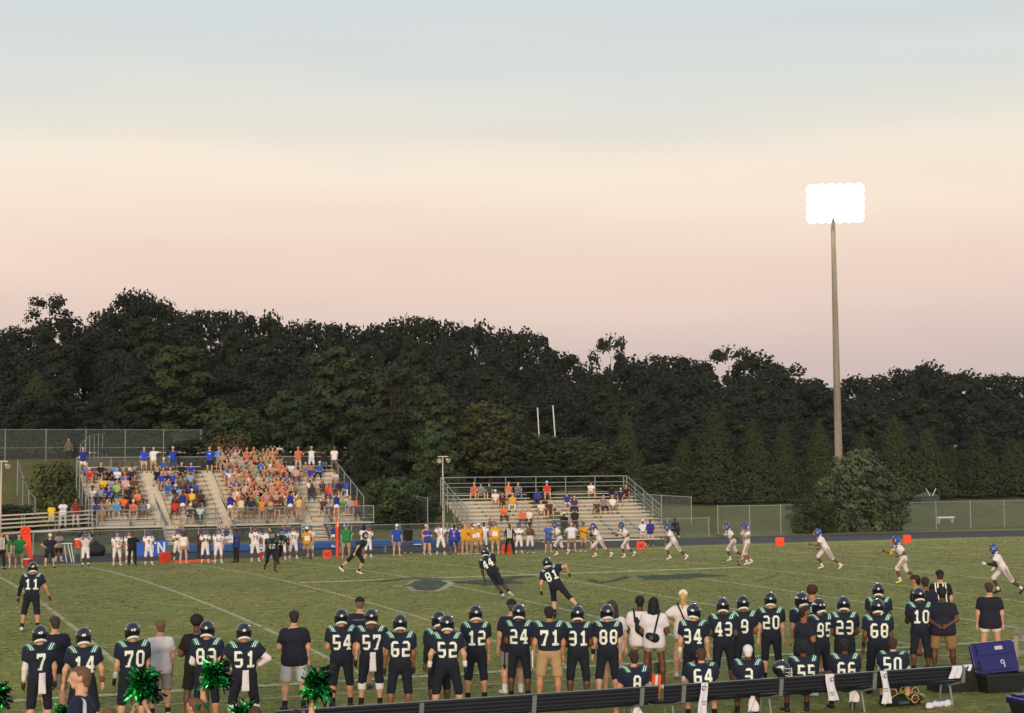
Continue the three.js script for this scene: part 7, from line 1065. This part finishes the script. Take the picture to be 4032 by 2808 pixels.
// ---------- benches, towels, bins and balls by the near sideline ----------
{
  const NAVY = mat('#080c19', 0.6), BRKT = mat('#7e8482', 0.5, { metalness: 0.3 });
  const bench = (x0, x1, br, label) => {
    const t = thing('team_bench', label, 'bench', [0, 0, 0], 0, 'navy team benches'), rib = (w, h, d, y, z) => { const s = new THREE.Shape([[d / 2, h / 2], [-d / 2, h / 2], [-d / 2 - 0.008, h / 4], [-d / 2, 0], [-d / 2 - 0.008, -h / 4], [-d / 2, -h / 2], [d / 2, -h / 2]].map((v) => new THREE.Vector2(...v))); return new THREE.ExtrudeGeometry(s, { depth: w, bevelEnabled: false }).rotateY(Math.PI / 2).translate(x0, y, z); };
    part('back_board', rib(x1 - x0, 0.118, 0.035, 0.675, 8.4), NAVY, t); part('back_board', rib(x1 - x0, 0.118, 0.035, 0.552, 8.385), NAVY, t); part('board_edge', box(x1 - x0, 0.008, 0.05, (x0 + x1) / 2, 0.739, 8.4), BRKT, t);
    part('seat_board', box(x1 - x0, 0.045, 0.13, (x0 + x1) / 2, 0.405, 7.98), NAVY, t); part('seat_board', box(x1 - x0, 0.045, 0.13, (x0 + x1) / 2, 0.405, 7.83), NAVY, t);
    for (const x of br) { part('bracket', merge([beam([x, 0.72, 8.445], [x, 0.44, 8.4], 0.07, 0.03), beam([x, 0.45, 8.4], [x, 0.37, 8.1], 0.07, 0.035), beam([x, 0.372, 8.12], [x, 0.372, 7.74], 0.07, 0.02)]), BRKT, t); for (const z of [8.02, 7.78]) part('leg', bar([x, 0, z + (z > 7.9 ? 0.08 : -0.06)], [x, 0.37, z], 0.022), BRKT, t); }
    return t;
  };
  bench(-13.3, -6.91, [-12.9, -11.02, -9.13, -7.22], 'long navy bench with one player at its far end'); bench(-6.79, -0.68, [-6.45, -4.58, -2.69, -0.8], 'long navy bench draped with white towels');
  const mark = mat('#6e7076', 0.8);
  function towel(x, w, L, z, label, flare, inked = true) {
    const t = thing('towel', label, 'towel', [x, 0, 0], 0, 'white towels on the bench');
    part('cloth', sheet(w, L, 16, (u, s) => { const d = s * (L + 0.16) - 0.16, y = d < 0 ? 0.735 + d * 0.9 : 0.752 - Math.max(0, d - 0.03), zz = d < 0 ? z - 0.075 : z + Math.min(1, d / 0.03) * 0.035; return [u * (1 - flare * Math.sin(s * 3) + 0.2 * s) + 0.03 * Math.sin(s * 5 + x), y, zz + 0.014 * Math.sin(u * 55 + s * 5 + x) * (0.4 + s) + 0.02]; }), mat('#d5d3de', 0.95), t);
    if (inked) { part('print', merge([new THREE.TorusGeometry(0.035, 0.01, 5, 14, 4.6).translate(0.01, 0.66, z + 0.075), box(0.05, 0.012, 0.006, 0.015, 0.64, z + 0.078), box(0.09, 0.016, 0.006, 0, 0.44, z + 0.078), box(0.06, 0.016, 0.006, 0.01, 0.4, z + 0.078)]), mark, t); }
  }
  towel(-6.1, 0.16, 0.55, 8.4, 'twisted white towel hanging behind number 64', 0.35); towel(-3.6, 0.19, 0.48, 8.4, 'white towel printed in grey hanging behind number 55', 0.2); towel(-2.5, 0.17, 0.6, 8.4, 'white towel hanging beside the bracket at number 50', 0.3); towel(-1.0, 0.2, 0.25, 8.4, 'short white towel folded over the last bench bracket', 0.05, false); towel(-0.72, 0.16, 0.14, 8.36, 'small white towel draped over the bench end', 0.0, false);
  for (const [x, z, l] of [[-7.2, 8.2, 'white towel bundled under the bracket of the first bench'], [-4.95, 8.1, 'white towel tip poking below number 3'], [-2.78, 7.9, 'white towel knotted on the bench leg']]) { const t = thing('towel', l, 'towel', [x, 0, z], 0, 'white towels on the bench'); part('cloth', sheet(0.2, 0.3, 10, (u, s) => [u * (0.4 + 0.8 * s), 0.42 - s * 0.26, 0.03 * Math.sin(u * 40 + s * 6)], 0.03), mat('#dcd9e2', 0.95), t); }
  { const t = thing('towel', 'crumpled white towel on the grass beside the ball bag', 'towel', [-1.1, 0.005, 8.15], 0.2, 'white towels on the bench'); part('cloth', blob([B([-0.35, 0.03, 0.02], [0.35, 0.03, -0.06], 0.06, 0.045), B([-0.2, 0.05, 0.03], [0.1, 0.05, 0.06], 0.06)], 0.02, 0.04, [[0, -1, 0, 0]], 0.02), mat('#d5d2e0', 0.95), t); part('print', box(0.1, 0.006, 0.04, -0.12, 0.115, 0.04), mark, t); }
  { const t = thing('ball_bag', 'dark ball bag with lime piping spilling footballs under the bench', 'bag', [-1.55, 0.0, 7.65]); part('sack', blob([B([-0.4, 0.08, 0.05], [0.1, 0.1, 0.05], 0.09, 0.14), B([-0.1, 0.1, 0], [0.3, 0.09, -0.02], 0.12, 0.1)], 0.022, 0.06, [[0, -1, 0, 0]], 0.012), mat('#14181a', 0.8), t); const lime = mat('#8fae3a', 0.6); for (const q of [[[-0.5, 0.03, 0.12], [-0.3, 0.2, 0.17], [-0.1, 0.24, 0.17], [0.0, 0.12, 0.2], [0.25, 0.1, 0.15]], [[-0.15, 0.26, 0.1], [0.05, 0.26, 0.12], [0.25, 0.2, 0.1], [0.38, 0.14, 0.08]]]) part('piping', new THREE.TubeGeometry(new THREE.CatmullRomCurve3(q.map((v) => new THREE.Vector3(...v))), 18, 0.011, 5), lime, t); part('label_patch', box(0.22, 0.05, 0.01, -0.12, 0.07, 0.2), mat('#2c5a4a', 0.7), t); }
  [[-1.75, 0.22, 7.6, 0.4], [-1.5, 0.25, 7.55, 1.4], [-1.28, 0.23, 7.6, 1.2], [-1.12, 0.1, 7.55, 1.8], [-1.45, 0.14, 7.82, 1.5]].forEach(([x, y, z, a], i) => football([x, y, z], [1.4, a, 0.3], ['football at the open end of the lime piped bag', 'football on top of the lime piped bag', 'football with white stripes leaning on the ball bag', 'football resting on the grass behind the ball bag', 'football in the mouth of the lime piped bag'][i], 'footballs in the bag'));
  football([14.3, groundY(14.3, -25) + 0.17, -25], [0, 0, 0.05], 'football standing on the tee in front of the kicker');
  { const t = thing('kicking_tee', 'small tee under the football at midfield', 'tee', [14.3, groundY(14.3, -25), -25]); part('base', new THREE.CylinderGeometry(0.05, 0.07, 0.03, 12).translate(0, 0.015, 0), mat('#2a2a2a', 0.8), t); part('prong', merge([0, 2.1, 4.2].map((a) => bar([0.04 * Math.cos(a), 0.02, 0.04 * Math.sin(a)], [0.05 * Math.cos(a), 0.06, 0.05 * Math.sin(a)], 0.008))), mat('#2a2a2a', 0.8), t); }
  { const t = thing('football_helmet', 'navy helmet resting on the bench back between numbers 3 and 55', 'helmet', [-4.5, 0.86, 8.33], 0.9); part('shell', helmetGeo(0.011), gloss('#0b101c'), t); part('face_mask', maskGeo, mat('#d9d7d0', 0.5), t); for (const q of decalGeo) part('decal', q, mat('#c9cdd0', 0.5), t); }
  { const t = thing('orange_bag', 'orange bag lying on the bench seat', 'bag', [-1.3, 0.43, 7.9]); part('pouch', blob([B([-0.16, 0.06, 0], [0.16, 0.07, 0], 0.06, 0.065)], 0.02, 0.03, [[0, -1, 0, 0]], 0.01), mat('#c9542c', 0.8), t); part('flap', box(0.14, 0.02, 0.1, 0.1, 0.13, 0), mat('#d9603a', 0.8), t); }
  { const t = thing('water_bottle_carrier', 'orange bottle carrier on the grass beside the women in white', 'carrier', [-4.0, groundY(-4, 2.7), 2.7]); part('crate', box(0.34, 0.16, 0.24, 0, 0.08, 0), mat('#b5622c', 0.8), t); for (const [x, z, c] of [[-0.1, -0.05, '#d9d6d0'], [0, 0.05, '#1f5a44'], [0.1, -0.04, '#d4552c'], [0.08, 0.07, '#20302c']]) part('bottle', new THREE.CylinderGeometry(0.035, 0.04, 0.24, 10).translate(x, 0.26, z), mat(c, 0.5), t); }
  { const t = thing('orange_flag_bag', 'orange and white strips beside the seated bench player', 'bag', [-6.75, 0.43, 7.85]); for (const [x, c] of [[0, '#d9552c'], [0.06, '#d9cfc6'], [0.12, '#e0603a']]) part('strip', box(0.045, 0.42, 0.02, x, 0.21, 0).rotateZ(-0.12), mat(c, 0.8), t); }
  { const t = thing('microphone_tripod', 'tripod with a fluffy dark microphone left of the bench', 'tripod', [-12.1, 0, 7.0]); part('windscreen', blob([B([-0.06, 1.12, 0], [0.08, 1.16, 0], 0.07, 0.06)], 0.014, 0.02, [], 0.012), mat('#1c1a18', 0.95), t); part('column', bar([0, 0.35, 0], [0, 1.06, 0], 0.016), mat('#8a8c8c', 0.4), t); for (const a of [0.4, 2.5, 4.6]) part('leg', bar([0, 0.75, 0], [0.38 * Math.cos(a), 0, 0.38 * Math.sin(a)], 0.014), mat('#101114', 0.5), t); }
  // storage totes with purple lids
  const PURPLE = mat('#1a1760', 0.4), TUB = mat('#191c1c', 0.55);
  const tote = (x, z, turn, label, open) => {
    const t = thing('storage_tote', label, 'storage tote', [x, 0, z], turn, 'black totes with purple lids'), W = 0.86, D = 0.5, H = 0.36;
    const s = [[-1, -1], [1, -1], [1, 1], [-1, 1]], pos = [], ind = []; for (const [k, y, w, d] of [[0, 0, W * 0.86, D * 0.84], [1, H - 0.05, W, D], [2, H - 0.05, W + 0.06, D + 0.06], [3, H, W + 0.06, D + 0.06], [4, H, W - 0.02, D - 0.02], [5, 0.03, W * 0.84, D * 0.82]]) for (const [a, b] of s) pos.push(a * w / 2, y, b * d / 2);
    for (let k = 0; k < 5; k++) for (let i = 0; i < 4; i++) { const a = k * 4 + i, b = k * 4 + (i + 1) % 4; ind.push(a, b, b + 4, a, b + 4, a + 4); } ind.push(0, 2, 1, 0, 3, 2, 20, 21, 22, 20, 22, 23);
    let g = new THREE.BufferGeometry(); g.setAttribute('position', new THREE.Float32BufferAttribute(pos, 3)); g.setIndex(ind); g = g.toNonIndexed(); g.computeVertexNormals(); part('tub', g, TUB, t);
    const slab = (w, d) => { const q = new THREE.Shape([[-w / 2, -d / 2 + 0.04], [-w / 2 + 0.04, -d / 2], [w / 2 - 0.04, -d / 2], [w / 2, -d / 2 + 0.04], [w / 2, d / 2 - 0.04], [w / 2 - 0.04, d / 2], [-w / 2 + 0.04, d / 2], [-w / 2, d / 2 - 0.04]].map((v) => new THREE.Vector2(...v))); return new THREE.ExtrudeGeometry(q, { depth: 0.045, bevelEnabled: true, bevelSize: 0.012, bevelThickness: 0.012, bevelSegments: 2 }); };
    const lid = part('lid', slab(W + 0.08, D + 0.08), PURPLE, t); if (open) { lid.position.set(0.02, H + 0.25, -0.22); lid.rotation.set(-0.28, 0, 0.05); } else { lid.rotation.x = -Math.PI / 2; lid.position.set(0, H + 0.005, 0); }
    for (const y of [0.16, -0.14]) part('lid_panel', box(W * 0.86, 0.2, 0.03, 0, y, 0.075), PURPLE, lid);
    part('lid_rib', merge([-0.3, -0.1, 0.1, 0.3].map((x) => box(0.12, 0.03, 0.03, x, D / 2 + 0.02, 0.05))), PURPLE, lid);
    if (open) { part('lid_label', box(0.17, 0.07, 0.006, 0.1, 0.17, 0.095), mat('#b9b4c4', 0.6), lid); part('lid_emblem', merge([new THREE.TorusGeometry(0.035, 0.013, 6, 14).translate(0.12, -0.1, 0.095), box(0.025, 0.09, 0.008, 0.15, -0.16, 0.095)]), mat('#9cc3c9', 0.6), lid); }
    return t;
  };
  tote(1.15, 7.0, -0.12, 'black tote with its purple lid standing open', true); tote(-0.72, 10.3, -0.08, 'closed black tote with purple lid at the picture corner', false);
  { const t = thing('equipment_crate', 'long black crate behind the open tote', 'crate', [0.45, 0, 6.55], -0.1); part('tub', box(0.9, 0.42, 0.5, 0, 0.21, 0), TUB, t); part('rim', box(0.96, 0.05, 0.56, 0, 0.43, 0), TUB, t); }
  { const t = thing('equipment_rack', 'pale wooden frame rack cut off by the picture edge', 'rack', [2.75, 0, 6.2], -0.2), m = mat('#a89c88', 0.7); for (const x of [-0.35, 0.35]) for (const z of [-0.25, 0.25]) part('upright', beam([x, 0, z], [x * 0.9, 1.0, z * 0.8], 0.06, 0.06), m, t); for (const y of [0.25, 0.55, 0.85]) for (const z of [-0.24, 0.24]) part('slat', box(0.72, 0.07, 0.03, 0, y, z), m, t); for (const x of [-0.36, 0.36]) part('slat', box(0.03, 0.07, 0.5, x, 0.97, 0), m, t); }
}
// ---------- tufts and dry clippings on the turf ----------
{
  seed = 99; const blade = (n, h, w, lean) => { const pos = [], ind = []; for (let i = 0; i < n; i++) { const a = rr(0, 6.283), x = rr(-0.03, 0.03), z = rr(-0.03, 0.03), H = h * rr(0.6, 1.2), L = lean * rr(0.3, 1), c = Math.cos(a), s = Math.sin(a), q = pos.length / 3; pos.push(x - s * w, 0, z + c * w, x + s * w, 0, z - c * w, x + c * L, H, z + s * L); ind.push(q, q + 1, q + 2); } const g = new THREE.BufferGeometry(); g.setAttribute('position', new THREE.Float32BufferAttribute(pos, 3)); g.setIndex(ind); g.computeVertexNormals(); return g; };
  const scatter = (name, geo, m, N, z0, z1, flat, cols, label, keep) => { const o = new THREE.InstancedMesh(geo, m, N), M = new THREE.Matrix4(), Q = new THREE.Quaternion(), C = new THREE.Color(); for (let i = 0; i < N;) { const z = mix(z0, z1, rnd() ** 0.7), half = 8 + (31 - z) * 0.36, cx = -19.2 + (32 - z) * 0.414, x = cx + rr(-half, half); if (!keep(x, z)) continue; const s = rr(0.6, 1.4); Q.setFromAxisAngle(new THREE.Vector3(0, 1, 0), rr(0, 6.28)); M.compose(new THREE.Vector3(x, groundY(x, z) - 0.002, z), Q, new THREE.Vector3(s, s * flat, s)); o.setMatrixAt(i, M); const c = pick(cols), v = rr(0.75, 1.25); C.setRGB(c[0] * v, c[1] * v, c[2] * v); o.setColorAt(i, C); i++; } o.name = name; o.castShadow = o.receiveShadow = true; o.userData = { kind: 'stuff', label, category: 'grass' }; scene.add(o); };
  const gm = new THREE.MeshStandardMaterial({ color: 0xffffff, roughness: 1, side: THREE.DoubleSide });
  scatter('grass_tufts', blade(9, 0.022, 0.007, 0.05), gm, 60000, 12, -46, 1, [[0.19, 0.2, 0.04], [0.23, 0.22, 0.06], [0.15, 0.17, 0.035], [0.3, 0.26, 0.1]], 'short turf blades across the field', (x, z) => { const q = ((x % 4.572) + 4.572) % 4.572; return q > 0.12 && q < 4.45 && Math.abs(z + 0.05) > 0.1 && Math.abs(z + 23.7) > 0.12 && fbm(x * 0.8, z * 0.8, 4) > 0.4; });
  scatter('dry_grass_clippings', blade(26, 0.02, 0.012, 0.14), gm, 3800, 6, -46, 1, [[0.42, 0.36, 0.17], [0.34, 0.3, 0.14], [0.46, 0.4, 0.22]], 'pale dry clippings scattered on the turf', (x, z) => fbm(x * 0.35 + 3, z * 0.6, 9) > 0.52);
}
renderer.render(scene, camera);
